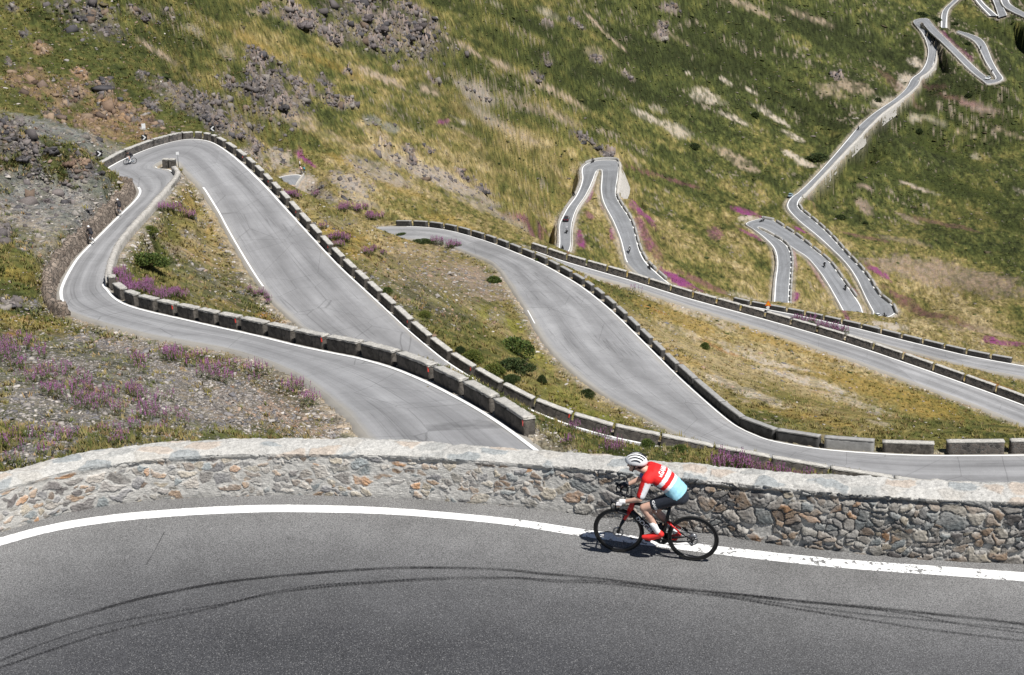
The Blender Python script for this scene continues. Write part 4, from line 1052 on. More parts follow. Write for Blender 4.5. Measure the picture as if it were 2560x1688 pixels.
    tc = tc * (1 - .85 * slab[..., None]) + pal2[gi] * (.95 + .16 * nz + .16 * lay)[..., None] * .85 * slab[..., None]
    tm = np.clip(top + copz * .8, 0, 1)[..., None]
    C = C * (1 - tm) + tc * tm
    # darker strip along the foot
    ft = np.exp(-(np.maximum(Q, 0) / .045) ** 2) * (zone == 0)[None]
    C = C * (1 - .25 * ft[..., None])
    t = NT("mortared_rubble_stone", .93, .15)
    c = t.attr("Col", "Color"); v = t.geo()
    a = t.noise(60, 4, .75); b = t.noise(14, 4, .7, t.mapping(v, (1, 1, 4), (0, 0.25, 0)))
    kf = t.math('MULTIPLY', t.rng(a, .25, .75, .72, 1.28), t.rng(b, .3, .7, .82, 1.18))
    crk = t.rng(t.math('ABSOLUTE', t.math('SUBTRACT', t.noise(5.5, 5, .72, t.mapping(v, (1, 1, 2.4), (0, .3, 0))), .5)), 0, .012, .55, 1)
    kf = t.math('MULTIPLY', kf, crk)
    m = t.done(t.mix(1.0, c, t.comb(kf, kf, kf), 'MULTIPLY'), t.bump(b, .7, .02, t.bump(a, .6, .006)))
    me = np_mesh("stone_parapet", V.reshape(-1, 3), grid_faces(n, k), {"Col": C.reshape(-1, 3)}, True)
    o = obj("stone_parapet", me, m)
    if me.polygons[20].normal.dot(Vector((*nr[0], 0))) < 0: me.flip_normals()
    tag(o, "long curved rubble parapet of mixed stones and pale mortar behind the foreground cyclist", "stone wall")
    return s, P, nr, H
WS, WP, WN, WH = build_wall()

# ------------------------------------------------------------------ retaining walls of the roads beyond
def sweep_wall(name, sections, mat, label, jit=.06, nsub=(3, 2, 7), group=None, seed=1):
    """sections: list of 4-point profiles (road-side foot, road-side top, outer top, outer foot)"""
    Sx = np.array(sections, float)
    segs = []
    for a, m in zip(range(3), nsub):
        t = np.arange(m) / m
        segs.append(Sx[:, a, None] * (1 - t)[None, :, None] + Sx[:, a + 1, None] * t[None, :, None])
    segs.append(Sx[:, 3:4])
    V = np.concatenate(segs, 1)
    n, k = V.shape[:2]
    for a in range(3):
        V[..., a] += (hash2(np.arange(n)[:, None] + np.zeros((n, k), int), np.arange(k)[None] + np.zeros((n, k), int), seed + a) - .5) * jit * (1 if a < 2 else .8)
    F = grid_faces(n, k)
    caps = [np.array([[0] + list(range(k - 1, 0, -1))]), np.array([list(range((n - 1) * k, n * k))])]
    o = obj(name, np_mesh(name, V.reshape(-1, 3), [F] + caps), mat)
    return tag(o, label, "stone wall", group)
M_PALE = stone_mat("pale_lime_mortared_wall", (.36,.34,.31), (.52,.49,.45), (.53,.51,.475), 2.6, .8, .05)
M_RED_ROCK = stone_mat("brown_dry_stone", (.16,.125,.10), (.36,.295,.24), (.12,.105,.09), 2.1, 1.0, .12)
def outward(k, side):
    L, R = EDGE[k]; A, B = (L, R) if side == 'L' else (R, L)
    d = A - B; d[:, 2] = 0
    return A, d / np.linalg.norm(d, axis=1)[:, None]
def leg_right():
    A, d = outward('B', 'L'); sub = 8
    idx = np.arange(int(17.6 * sub), int(28.7 * sub) + 1)
    foot = np.array([at_z(u, v, z) for u, v, z in [(468,441,-34.4),(456,475,-34.6),(430,502,-34.5),(405,537,-34.1),(370,588,-33.3),(330,622,-32.3),(310,637,-31.7),(296,661,-30.8),(290,690,-29.8),(292,716,-29.2)]])[::-1]
    foot = catmull(foot, 12); tf = np.linspace(0, 1, len(foot))
    sec = []
    for j, i in enumerate(idx):
        t = j / (len(idx) - 1)
        a = A[i]; o_ = d[i]
        hp = .78 * min(1, .7 + t * 4)
        f = np.array([np.interp(t ** 1.05, tf, foot[:, c]) for c in range(3)])
        top2 = a + o_ * .55 + (0, 0, hp)
        if np.dot((f - a)[:2], o_[:2]) < .75: f[:2] = (a + o_ * .8)[:2]
        f[2] = min(f[2], a[2] - .2) - .6
        sec.append([a + (0, 0, -.3), a + o_ * .04 + (0, 0, hp), top2, f])
    sweep_wall("retaining_wall", sec, M_PALE, "tall pale retaining wall with parapet holding the left return leg above the grassy island", .07, (3, 2, 9), seed=3)
leg_right()
def leg_left():
    A, d = outward('B', 'R'); sub = 8
    idx = np.arange(int(16.4 * sub), int(27.6 * sub) + 1)
    sec = []
    for j, i in enumerate(idx):
        t = j / (len(idx) - 1)
        a = A[i]; o_ = d[i]
        hh = (.75 + .6 * sstep(0, .3, t) + .35 * math.sin(j * .7) * .5 + .2 * math.sin(j * 2.3)) * (1 - .3 * sstep(.85, 1, t))
        f = a + o_ * 1.6
        g = max(float(th(f[0], f[1])), a[2] + .4) - .5
        sec.append([a + o_ * .18 + (0, 0, -.3), a + o_ * .55 + (0, 0, hh), a + o_ * 1.15 + (0, 0, hh + .08), np.array([f[0], f[1], g])])
    sweep_wall("retaining_wall", sec, M_RED_ROCK, "rough reddish brown dry stone bank wall on the uphill side of the left return leg", .15, (7, 2, 2), seed=9)
leg_left()
def drop_wall(k, side, i0, i1, h, par, mat, label, jit=.1, ow=.6, batter=.18, sub=8, seed=1, hv=None):
    A, d = outward(k, side)
    idx = np.arange(int(i0 * sub), int(i1 * sub) + 1, 2)
    sec = []
    for j, i in enumerate(idx):
        t = j / max(1, len(idx) - 1); a = A[i]; o_ = d[i]
        hh = h * (hv(t) if hv else 1)
        sec.append([a + o_ * .1 + (0, 0, -.3), a + o_ * .15 + (0, 0, par), a + o_ * (.15 + ow) + (0, 0, par), a + o_ * (.15 + ow + batter * hh) + (0, 0, -hh)])
    return sweep_wall("retaining_wall", sec, mat, label, jit, (2, 2, 6), seed=seed)
M_GREYWALL = stone_mat("grey_rubble_wall", (.25,.235,.215), (.38,.355,.32), (.34,.32,.29), .9, .9, .12)
drop_wall('G', 'L', 1.5, 11.5, 5, .5, M_GREYWALL, "grey speckled retaining wall left of the central hairpin's left leg", .2, .8, .45, hv=lambda t: .75 + .5 * math.sin(math.pi * t), seed=21)
drop_wall('G', 'R', 0, 10.5, 3.0, .4, M_PALE, "pale retaining wall between the central hairpin's left leg and its grassy island", .12, .7, .12, seed=23)
drop_wall('G', 'L', 11.5, 15.4, 2.5, 1.0, M_CONC, "thin curved parapet round the head of the central hairpin", .04, .5, .1, seed=24)
drop_wall('G', 'L', 15.4, 19, 7, .6, M_PALE, "steep netted grey stone embankment at the right shoulder of the central hairpin", .25, .8, .75, seed=25, hv=lambda t: 1 - .55 * t)
drop_wall('K', 'L', 0, 5, 3.0, .4, M_GREYWALL, "low retaining wall left of the short leg behind the orange sign", .1, .6, .25, seed=27)
drop_wall('K', 'R', 35.2, 46.8, 4.2, .8, M_PALE, "long pale stone retaining wall below the far straight road", .3, 1.0, .30, seed=29, hv=lambda t: .8 + .25 * math.sin(math.pi * t) + .08 * math.sin(t * 23))
drop_wall('K', 'R', 46.8, 52, 2.5, .6, M_GREYWALL, "grey retaining wall below the far road's upper double bend", .3, 1.0, .3, seed=31)
drop_wall('H', 'L', 7, 11, 2.2, .8, M_PALE, "pale slanting parapet beside the half hidden hairpin", .07, .7, .7, seed=33)
# the little splitter wall on the hairpin's nose
nz_ = [((409.5,420.5),(422.5,421)),((425,421),(439,421.5))]
for i, (a, b) in enumerate(nz_):
    place_block(at_z(*a, -33.0), at_z(*b, -33.0), 1.15, .75, M_BLOCK, "dark faced stone of the splitter island inside the left hairpin, %s" % ("nearer its tip" if i == 0 else "beside the retaining wall"), None, .03)
# ------------------------------------------------------------------ loose stones, tufts and shrubs
TU2, TV2, TD2 = proj(np.stack([TX, TY, TZ], -1))
dv = np.abs(np.gradient(TV2, axis=0)); VIS = (TU2 > -60) & (TU2 < 2620) & (TV2 > -60) & (TV2 < 1300) & (TD2 > 24)
FREE = (ROAD_E > .55).astype(float)
def sample(weight, n, seed):
    w = (weight * dv * VIS).ravel(); c = np.cumsum(w); r = np.random.default_rng(seed)
    i = np.searchsorted(c, r.random(n) * c[-1]).clip(0, w.size - 1)
    x = TX.ravel()[i]; y = TY.ravel()[i]
    cell = CELL.ravel()[i]
    a = np.arctan2(x, y) + (r.random(n) - .5) * (AZ[1] - AZ[0]); l = np.hypot(x, y) + (r.random(n) - .5) * cell
    x = l * np.sin(a); y = l * np.cos(a)
    return np.stack([x, y, th(x, y)], 1), i
def ico(sub, seed, rough, flat=1.0):
    bm = bmesh.new(); bmesh.ops.create_icosphere(bm, subdivisions=sub, radius=1)
    V = np.array([v.co[:] for v in bm.verts]); F = np.array([[v.index for v in f.verts] for f in bm.faces]); bm.free()
    n = fbm(V[:, 0] * 1.3 + seed, V[:, 1] * 1.3 + V[:, 2] * 1.7, 3, seed, .6) * rough
    # chop by a few random planes: angular rock
    r = np.random.default_rng(seed); V = V * (1 + n)[:, None]
    for _ in range(13):
        d = r.normal(size=3); d /= np.linalg.norm(d); h = .30 + .38 * r.random()
        p = V @ d; V = V - np.maximum(p - h, 0)[:, None] * d
    V[:, 2] *= flat
    return V, F
def shard(seed):
    """fractured block: a cube with displaced corners, each face split once"""
    r = np.random.default_rng(seed)
    V, F = box_grid(1, 1, 1); V = V.copy(); V[:, 2] -= .5; V = V * 1.7
    V = V + r.normal(0, .26, V.shape); V[:, :2] *= (1.0 - .38 * (V[:, 2:3] > 0) * r.random())
    F3 = np.concatenate([F[:, [0, 1, 2]], F[:, [0, 2, 3]]])
    return V, F3
def scatter_mesh(P, size, tmpl, seed, yaw=True, tilt=.5):
    """merge many copies of a few templates; returns V,F,copy index"""
    r = np.random.default_rng(seed); VV = []; FF = []; II = []; n0 = 0
    which = r.integers(0, len(tmpl), len(P))
    for k, (V, F) in enumerate(tmpl):
        idx = np.nonzero(which == k)[0]
        if not len(idx): continue
        a = r.random(len(idx)) * 2 * math.pi; b = (r.random(len(idx)) - .5) * tilt
        ca, sa, cb, sb = np.cos(a), np.sin(a), np.cos(b), np.sin(b)
        X = V[None, :, 0] * size[idx, None, 0]; Y = V[None, :, 1] * size[idx, None, 1]; Z = V[None, :, 2] * size[idx, None, 2]
        X, Z = X * cb[:, None] + Z * sb[:, None], -X * sb[:, None] + Z * cb[:, None]
        X, Y = X * ca[:, None] - Y * sa[:, None], X * sa[:, None] + Y * ca[:, None]
        W = np.stack([X, Y, Z], -1) + P[idx, None]
        m = len(V)
        VV.append(W.reshape(-1, 3)); FF.append((F[None] + (np.arange(len(idx)) * m)[:, None, None] + n0).reshape(-1, F.shape[1]))
        II.append(np.repeat(idx, m)); n0 += m * len(idx)
    return np.concatenate(VV), np.concatenate(FF), np.concatenate(II)
def col_mat(name, rough=.95, var=.35, scale=9, trans=0.0):
    t = NT(name, rough, .12); c = t.attr("Col", "Color")
    n = t.noise(scale, 3, .7); k = t.rng(n, .25, .75, 1 - var, 1 + var)
    c = t.mix(1.0, c, t.comb(k, k, k), 'MULTIPLY')
    return t.done(c, t.bump(n, .4, .04))
M_STONE = col_mat("loose_stone"); M_TUFT = col_mat("grass_blade", .9, .2, 3)

def make_stones():
    T = [ico(1, 100 + i, .35, .6) for i in range(6)]
    w = (mask['brownscree'] * 1.5 + mask['greyscree'] * 1.3 + mask['scree'] * .7 + mask['blue'] * .5 + mask['light'] * .25 + .12 * (TD2 < 260)) * FREE * (TD2 < 420)
    w = w * np.where(TD2 < 115, 2.2, 1.0)
    P, i = sample(w, 26000, 5)
    r = np.random.default_rng(6)
    D = TD2.ravel()[i]
    s = np.exp(r.normal(0, .5, len(P))) * .075 * np.clip(D / 70, .8, 3.2)
    S = np.stack([s * (.9 + .7 * r.random(len(P))), s, s * (.45 + .4 * r.random(len(P)))], 1)
    pal = np.array([(.25,.23,.21),(.18,.17,.17),(.31,.235,.18),(.27,.19,.145),(.36,.33,.30),(.13,.125,.13),(.42,.39,.36),(.22,.20,.185)])
    gs = mask['greyscree'].ravel()[i] + mask['blue'].ravel()[i]
    c = pal[r.choice(8, len(P), p=[.20,.15,.16,.13,.13,.08,.05,.10])]
    g = pal[r.choice([0, 1, 5, 4, 7], len(P))]
    c = np.where((gs > .4)[:, None], g, c) * (.75 + .5 * r.random(len(P)))[:, None]
    V, F, I = scatter_mesh(P, S, T, 7, tilt=.9)
    tag(obj("scree_stones", np_mesh("scree_stones", V, F, {"Col": c[I]}), M_STONE), "loose grey and brown scree stones strewn over the slopes", "stones", kind="stuff")
    # verge rubble along the road edges
    w = ((ROAD_E > .1) & (ROAD_E < 1.2) & (TD2 < 330)).astype(float) * (.3 + sstep(-.1, .3, nw2))
    P, i = sample(w, 5200, 15)
    s = np.exp(r.normal(0, .45, len(P))) * .11 * np.clip(TD2.ravel()[i] / 90, .8, 2.0)
    S = np.stack([s * 1.4, s, s * .6], 1)
    c = pal[r.choice([0, 2, 4, 4, 6, 7], len(P))] * (.9 + .4 * r.random(len(P)))[:, None]
    V, F, I = scatter_mesh(P, S, T, 17, tilt=.6)
    tag(obj("verge_stones", np_mesh("verge_stones", V, F, {"Col": c[I]}), M_STONE), "pale broken stones edging the asphalt verges", "stones", kind="stuff")
make_stones()

def make_tufts():
    T = []
    for k in range(5):
        r = np.random.default_rng(300 + k); V = []; F = []
        for b in range(11):
            a = r.random() * 6.28; l = .5 + .6 * r.random(); o_ = r.normal(0, .35, 2); d = np.array([math.cos(a), math.sin(a)])
            n = np.array([-d[1], d[0]]) * .13
            tip = o_ + d * l * .7
            F.append([len(V), len(V) + 1, len(V) + 2])
            V += [[*(o_ + n), -.1], [*(o_ - n), -.1], [*tip, l]]
        T.append((np.array(V), np.array(F)))
    veg = np.clip(1.05 - BARE, 0, 1)
    w = (veg ** 1.5 * (.4 + sstep(-.15, .35, nw2)) + .035) * FREE * (TD2 < 330)
    P, i = sample(w, 30000, 25)
    r = np.random.default_rng(26); D = TD2.ravel()[i]
    s = (.15 + .20 * r.random(len(P))) * np.clip(D / 85, .75, 1.55)
    S = np.stack([s, s, s * (.55 + .5 * r.random(len(P)))], 1)
    base = TC.reshape(-1, 3)[i]
    straw = np.array([(.27,.21,.085),(.20,.175,.05),(.10,.12,.03),(.30,.20,.09),(.24,.13,.07)])[r.choice(5, len(P), p=[.32,.26,.25,.12,.05])]
    v = veg.ravel()[i][:, None] * .55
    c = (base * v + straw * (1 - v)) * (.8 + .5 * r.random(len(P)))[:, None]
    V, F, I = scatter_mesh(P, S, T, 27, tilt=.2)
    # coarser clumps farther off
    T2 = [(V_[:18], F_[:6]) for V_, F_ in T]
    w = (veg ** 1.5 * (.35 + sstep(-.2, .3, nw2)) + .02) * FREE * (TD2 >= 300) * (TD2 < 950)
    P2, i2 = sample(w, 46000, 125)
    D2 = TD2.ravel()[i2]
    s2 = (.22 + .26 * r.random(len(P2))) * np.clip(D2 / 330, .9, 2.0)
    S2 = np.stack([s2, s2, s2 * (.30 + .3 * r.random(len(P2)))], 1)
    c2 = TC.reshape(-1, 3)[i2] * (.74 + .52 * r.random(len(P2)))[:, None] * (1 + .12 * r.normal(size=(len(P2), 1)) * np.array([[1, .2, -.3]]))
    Va, Fa, Ia = scatter_mesh(P2, S2, T2, 127, tilt=.2)
    F = np.concatenate([F, Fa + len(V)]); V = np.concatenate([V, Va]); c = np.concatenate([c, c2.clip(.005, 1)]); I = np.concatenate([I, Ia + len(P)])
    tag(obj("grass_tufts", np_mesh("grass_tufts", V, F, {"Col": c[I]}), M_TUFT), "short dry grass tufts growing over the nearer slopes", "grass", kind="stuff")
make_tufts()

def make_lowshrubs():
    T = [ico(1, 400 + i, .5, .7) for i in range(5)]
    w = np.clip(1.0 - BARE, 0, 1) * FREE * (TD2 > 230) * (.15 + sstep(.0, .4, -g + .55) * .9 + mask['dkgreen'])
    P, i = sample(w, 5200, 35)
    r = np.random.default_rng(36); D = TD2.ravel()[i]
    s = np.exp(r.normal(0, .45, len(P))) * .42 * np.clip(D / 420, .8, 2.2)
    S = np.stack([s * 1.3, s * 1.1, s * .55], 1)
    c = np.array([(.035,.045,.015),(.05,.058,.018),(.075,.075,.025),(.09,.075,.045),(.16,.14,.12)])[r.choice(5, len(P), p=[.3,.3,.2,.1,.1])] * (.8 + .5 * r.random(len(P)))[:, None]
    V, F, I = scatter_mesh(P, S, T, 37, tilt=.3)
    tag(obj("low_shrubs", np_mesh("low_shrubs", V, F, {"Col": c[I]}), M_TUFT), "dark low heath shrubs dotted over the far hillside", "shrubs", kind="stuff")
make_lowshrubs()

def make_rocks():
    T = [shard(500 + i) for i in range(14)]
    # countless small crags
    w = (ROCK + .25 * mask['scree'] + .15 * mask['blue']) * FREE * (ROAD_E > 2)
    P, i = sample(w, 5500, 45)
    r = np.random.default_rng(46); D = TD2.ravel()[i]
    s = np.exp(r.normal(0, .55, len(P))) * .185 * np.clip(D / 300, .5, 1.8)
    S = np.stack([s * (1.1 + .9 * r.random(len(P))), s * (.7 + .5 * r.random(len(P))), s * (.6 + 1.0 * r.random(len(P)))], 1)
    c0 = np.array([(.125,.112,.11),(.165,.145,.138),(.08,.076,.08),(.21,.19,.17),(.16,.12,.092)])
    br = mask['brown'].ravel()[i] > .3
    c = np.where(br[:, None], np.array([(.20,.14,.10),(.14,.105,.085),(.25,.185,.13)])[r.integers(0, 3, len(P))], c0[r.choice(5, len(P), p=[.32,.28,.2,.12,.08])]) * (.75 + .5 * r.random(len(P)))[:, None]
    V, F, I = scatter_mesh(P, S, T, 47, tilt=1.0)
    tag(obj("broken_rock", np_mesh("broken_rock", V, F, {"Col": c[I]}), M_STONE), "broken crags and boulders studding the rocky hillside", "rocks", kind="stuff")
make_rocks()
# ------------------------------------------------------------------ mesh kit for machines and figures
class MB:
    def __init__(s): s.V = []; s.F = []
    def add(s, V, F):
        n = len(s.V); s.V += [tuple(v) for v in V]; s.F += [tuple(i + n for i in f) for f in F]; return s
    def tube(s, pts, rad, seg=10, side=None, flat=1.0, caps=True):
        """swept tube; rad per point (number or (r_side, r_other)); side = preferred side axis"""
        P = [Vector(p) for p in pts]; n = len(P)
        R = rad if isinstance(rad, (list, tuple)) and len(rad) == n else [rad] * n
        V = []; up = Vector(side) if side is not None else None
        for i in range(n):
            t = (P[min(i + 1, n - 1)] - P[max(i - 1, 0)]).normalized()
            a = up if up is not None else (Vector((0, 1, 0)) if abs(t.y) < .9 else Vector((1, 0, 0)))
            b = t.cross(a).normalized(); a = b.cross(t).normalized()
            if up is None: up = None
            ra, rb = R[i] if isinstance(R[i], (list, tuple)) else (R[i] * flat, R[i])
            for k in range(seg):
                w = 2 * math.pi * k / seg
                V.append(P[i] + a * math.cos(w) * ra + b * math.sin(w) * rb)
        F = [(i * seg + k, i * seg + (k + 1) % seg, (i + 1) * seg + (k + 1) % seg, (i + 1) * seg + k) for i in range(n - 1) for k in range(seg)]
        if caps: F += [tuple(range(seg))[::-1], tuple(range((n - 1) * seg, n * seg))]
        return s.add(V, F)
    def capsule(s, p, q, r0, r1, seg=14, side=(0, 1, 0), fl0=1.0, fl1=1.0):
        """rounded tapered limb; fl = side radius factor at each end"""
        p = Vector(p); q = Vector(q); d = q - p; L = d.length; t = d / max(L, 1e-6)
        pts = []; rr = []
        for k in range(5):
            w = math.pi / 2 * (k + .35) / 5; pts.append(p - t * r0 * math.cos(w)); rr.append((r0 * math.sin(w) * fl0, r0 * math.sin(w)))
        for k in range(6):
            u = k / 5; r = r0 + (r1 - r0) * u; f = fl0 + (fl1 - fl0) * u
            pts.append(p + d * u); rr.append((r * f, r))
        for k in range(4, -1, -1):
            w = math.pi / 2 * (k + .35) / 5; pts.append(q + t * r1 * math.cos(w)); rr.append((r1 * math.sin(w) * fl1, r1 * math.sin(w)))
        return s.tube(pts, rr, seg, side)
    def ball(s, c, r, seg=16, rings=10):
        r = (r, r, r) if not isinstance(r, (list, tuple)) else r
        V = []; 
        for i in range(rings + 1):
            w = math.pi * (i + .02) / (rings + .04)
            for k in range(seg):
                a = 2 * math.pi * k / seg
                V.append((c[0] + r[0] * math.sin(w) * math.cos(a), c[1] + r[1] * math.sin(w) * math.sin(a), c[2] + r[2] * math.cos(w)))
        F = [(i * seg + k, (i + 1) * seg + k, (i + 1) * seg + (k + 1) % seg, i * seg + (k + 1) % seg) for i in range(rings) for k in range(seg)]
        F += [tuple(range(seg)), tuple(range(rings * seg, (rings + 1) * seg))[::-1]]
        return s.add(V, F)
    def ring(s, c, R, r, seg=48, sec=8, flat=1.0, ang=None):
        """torus in the x-z plane"""
        V = []
        for i in range(seg):
            a = 2 * math.pi * i / seg
            for k in range(sec):
                b = 2 * math.pi * k / sec
                rr = R + r * math.cos(b)
                V.append((c[0] + rr * math.cos(a), c[1] + r * flat * math.sin(b), c[2] + rr * math.sin(a)))
        F = [(i * sec + k, i * sec + (k + 1) % sec, ((i + 1) % seg) * sec + (k + 1) % sec, ((i + 1) % seg) * sec + k) for i in range(seg) for k in range(sec)]
        return s.add(V, F)
    def disc(s, c, R, h, seg=24, inner=0.0):
        """washer in the x-z plane, thickness h along y"""
        V = []; 
        for y in (-h / 2, h / 2):
            for rr in (inner, R):
                for i in range(seg):
                    a = 2 * math.pi * i / seg; V.append((c[0] + rr * math.cos(a), c[1] + y, c[2] + rr * math.sin(a)))
        F = []
        for i in range(seg):
            j = (i + 1) % seg
            F += [(i, seg + i, seg + j, j), (2 * seg + i, 2 * seg + j, 3 * seg + j, 3 * seg + i), (seg + i, 3 * seg + i, 3 * seg + j, seg + j)]
            if inner > 0: F.append((i, j, 2 * seg + j, 2 * seg + i))
        return s.add(V, F)
    def box(s, c, d, rot=None):
        V = []
        for x in (-.5, .5):
            for y in (-.5, .5):
                for z in (-.5, .5):
                    v = Vector((x * d[0], y * d[1], z * d[2]))
                    if rot is not None: v = rot @ v
                    V.append(v + Vector(c))
        return s.add(V, [(0, 1, 3, 2), (4, 6, 7, 5), (0, 4, 5, 1), (2, 3, 7, 6), (0, 2, 6, 4), (1, 5, 7, 3)])
    def mesh(s, name, smooth=True):
        me = bpy.data.meshes.new(name)
        me.from_pydata([tuple(v) for v in s.V], [], s.F); me.update()
        bm = bmesh.new(); bm.from_mesh(me); bmesh.ops.recalc_face_normals(bm, faces=bm.faces); bm.to_mesh(me); bm.free()
        if smooth: me.polygons.foreach_set("use_smooth", np.ones(len(me.polygons), bool))
        return me
    def build(s, name, mat, parent=None, smooth=True):
        return obj(name, s.mesh(name, smooth), mat, parent)
    def merged(s, name, voxel=.012, it=4, factor=.5):
        """fuse the overlapping limbs into one continuous skin"""
        me = s.mesh(name); o = bpy.data.objects.new(name, me); COL.objects.link(o)
        m = o.modifiers.new("r", 'REMESH'); m.mode = 'VOXEL'; m.voxel_size = voxel; m.use_smooth_shade = True
        m2 = o.modifiers.new("s", 'SMOOTH'); m2.iterations = it; m2.factor = factor
        dg = bpy.context.evaluated_depsgraph_get(); dg.update()
        out = bpy.data.meshes.new_from_object(o.evaluated_get(dg)); out.name = name
        bpy.data.objects.remove(o); bpy.data.meshes.remove(me)
        out.polygons.foreach_set("use_smooth", np.ones(len(out.polygons), bool))
        return out
def verts(me):
    a = np.zeros(len(me.vertices) * 3); me.vertices.foreach_get("co", a); return a.reshape(-1, 3)
def set_col(me, C):
    t = me.attributes.new("Col", 'FLOAT_COLOR', 'POINT')
    t.data.foreach_set("color", np.c_[C, np.ones(len(C))].astype(np.float32).ravel())

# ---- pose of a road cyclist on the hoods; x forward, y left, z up, rear tyre touching the ground at the origin
def J(**k): return {n: Vector(v) for n, v in k.items()}
POSE = J(hipL=(.235,.085,.985), kneL=(.645,.105,.795), ankL=(.462,.115,.470), heelL=(.405,.115,.425), balL=(.565,.118,.365), toeL=(.635,.118,.355),
         hipR=(.235,-.085,.985), kneR=(.520,-.100,.650), ankR=(.262,-.110,.360), heelR=(.205,-.112,.300), balR=(.285,-.115,.235), toeR=(.350,-.115,.195),
         shoL=(.600,.165,1.255), elbL=(.680,.255,1.010), wriL=(.868,.215,.925), shoR=(.600,-.165,1.255), elbR=(.720,-.250,1.035), wriR=(.895,-.215,.935))
SPINE = [Vector(p) for p in ((.180,0,.955),(.220,0,1.010),(.310,0,1.122),(.455,0,1.228),(.565,0,1.280),(.630,0,1.302))]
SPR = [(.132,.092),(.168,.128),(.152,.120),(.168,.126),(.162,.104),(.080,.060)]
HEAD = Vector((.768, .012, 1.392))
def limb_up(b, P, s_, inf=0.0, frac=1.0):
    e = P['sho' + s_].lerp(P['elb' + s_], frac)
    b.capsule(P['sho' + s_], e, .060 + inf, (.060 + (.042 - .060) * frac) + inf)
def person_body(P, voxel=.011):
    b = MB()
    b.tube(SPINE, SPR, 20, (0, 1, 0))
    b.ball(SPINE[0], (.10, .125, .085)); b.ball(SPINE[1], (.12, .155, .11))
    for s_ in 'LR':
        sg = 1 if s_ == 'L' else -1
        b.capsule(P['sho' + s_] + Vector((-.03, -sg * .06, .02)), P['sho' + s_], .075, .062)
        limb_up(b, P, s_); b.capsule(P['elb' + s_], P['wri' + s_], .041, .027)
        b.capsule(P['hip' + s_], P['kne' + s_], .090, .056)
        calf = P['kne' + s_].lerp(P['ank' + s_], .32) + Vector((-.018, 0, -.006))
        b.capsule(P['kne' + s_], calf, .052, .055); b.capsule(calf, P['ank' + s_], .053, .034)
        b.capsule(P['heel' + s_], P['bal' + s_], .033, .036); b.capsule(P['bal' + s_], P['toe' + s_], .036, .024)
        # hand wrapped round the lever hood: palm, thumb and four unequal fingers
        w = P['wri' + s_]; pal = w + Vector((.060, -sg * .004, -.010))
        b.capsule(w, pal, .026, .032, side=(0, 1, 0), fl0=1.1, fl1=1.15)
        for k, (dx, ln) in enumerate(((.045, .075), (.026, .082), (.006, .076), (-.012, .060))):
            k0 = pal + Vector((dx, sg * .028, -.004)); k1 = k0 + Vector((.012, sg * .012, -ln * .45)); k2 = k1 + Vector((-.004, -sg * .030, -ln * .42))
            b.capsule(k0, k1, .0095, .0088); b.capsule(k1, k2, .0088, .0075)
        t0 = w + Vector((.035, -sg * .024, -.006)); t1 = t0 + Vector((.040, -sg * .016, -.008)); t2 = t1 + Vector((.020, sg * .006, -.030))
        b.capsule(t0, t1, .012, .0105); b.capsule(t1, t2, .0105, .009)
    # neck and head
    b.capsule((.605, .002, 1.285), HEAD + Vector((-.030, 0, -.045)), .060, .056)
    b.ball(HEAD + Vector((-.008, 0, .012)), (.094, .074, .100), 20, 14)
    b.capsule(HEAD + Vector((.030, 0, -.050)), HEAD + Vector((.066, 0, -.092)), .052, .030, fl0=1.0, fl1=1.0)    # jaw
    b.capsule(HEAD + Vector((.086, 0, -.004)), HEAD + Vector((.108, 0, -.040)), .012, .016)                       # nose
    b.capsule(HEAD + Vector((.088, -.018, -.068)), HEAD + Vector((.088, .018, -.068)), .011, .011)                # lips
    for sg in (1, -1):
        b.ball(HEAD + Vector((-.012, sg * .076, -.018)), (.022, .012, .032))                                      # ears
    return b.merged("person", voxel, 3, .45)

M_SKIN = plain("sunlit_skin", (.60, .375, .285), .5, .35, 0, .06, 8)
M_BLACK = plain("black_cloth", (.018, .019, .023), .75, .25, 0, .2, 30)
M_DARKBLUE = plain("navy_black_lycra", (.022, .026, .036), .6, .35, 0, .15, 25)
M_CARBON = plain("black_carbon", (.012, .012, .013), .32, .5, 0, .1, 20)
M_REDPAINT = plain("bright_red_paint", (.62, .022, .020), .30, .5, 0, .04, 10)
M_RUBBER = plain("tyre_rubber", (.016, .016, .016), .8, .25, 0, .2, 40)
M_WHITE = plain("white_plastic", (.80, .80, .80), .4, .45, 0, .03, 10)
M_SOCK = plain("white_knit", (.78, .78, .77), .9, .1, 0, .05, 60)
M_SHOE = plain("red_shoe_leather", (.72, .035, .030), .45, .4, 0, .05, 20)
M_HAIR = plain("brown_hair", (.055, .032, .020), .7, .3, 0, .3, 60)
M_LENS = plain("dark_lens", (.02, .02, .022), .12, .6, 0, .02)
M_METAL = plain("brushed_metal", (.35, .35, .36), .35, .5, .9, .08)
M_GLOVE = plain("white_glove", (.72, .70, .70), .8, .2, 0, .08, 30)
M_LETTER = plain("white_lettering", (.80, .80, .80), .5, .3, 0, .02)
M_LETTERD = plain("dark_lettering", (.03, .03, .04), .5, .3, 0, .02)
def jersey_mat():
    t = NT("cycling_jersey", .72, .25); c = t.attr("Col", "Color")
    n = t.noise(26, 3, .6, t.obco()); k = t.rng(n, .3, .7, .90, 1.08)
    return t.done(t.mix(1.0, c, t.comb(k, k, k), 'MULTIPLY'), t.bump(t.noise(9, 3, .6, t.obco()), .25, .02))
M_JERSEY = jersey_mat()

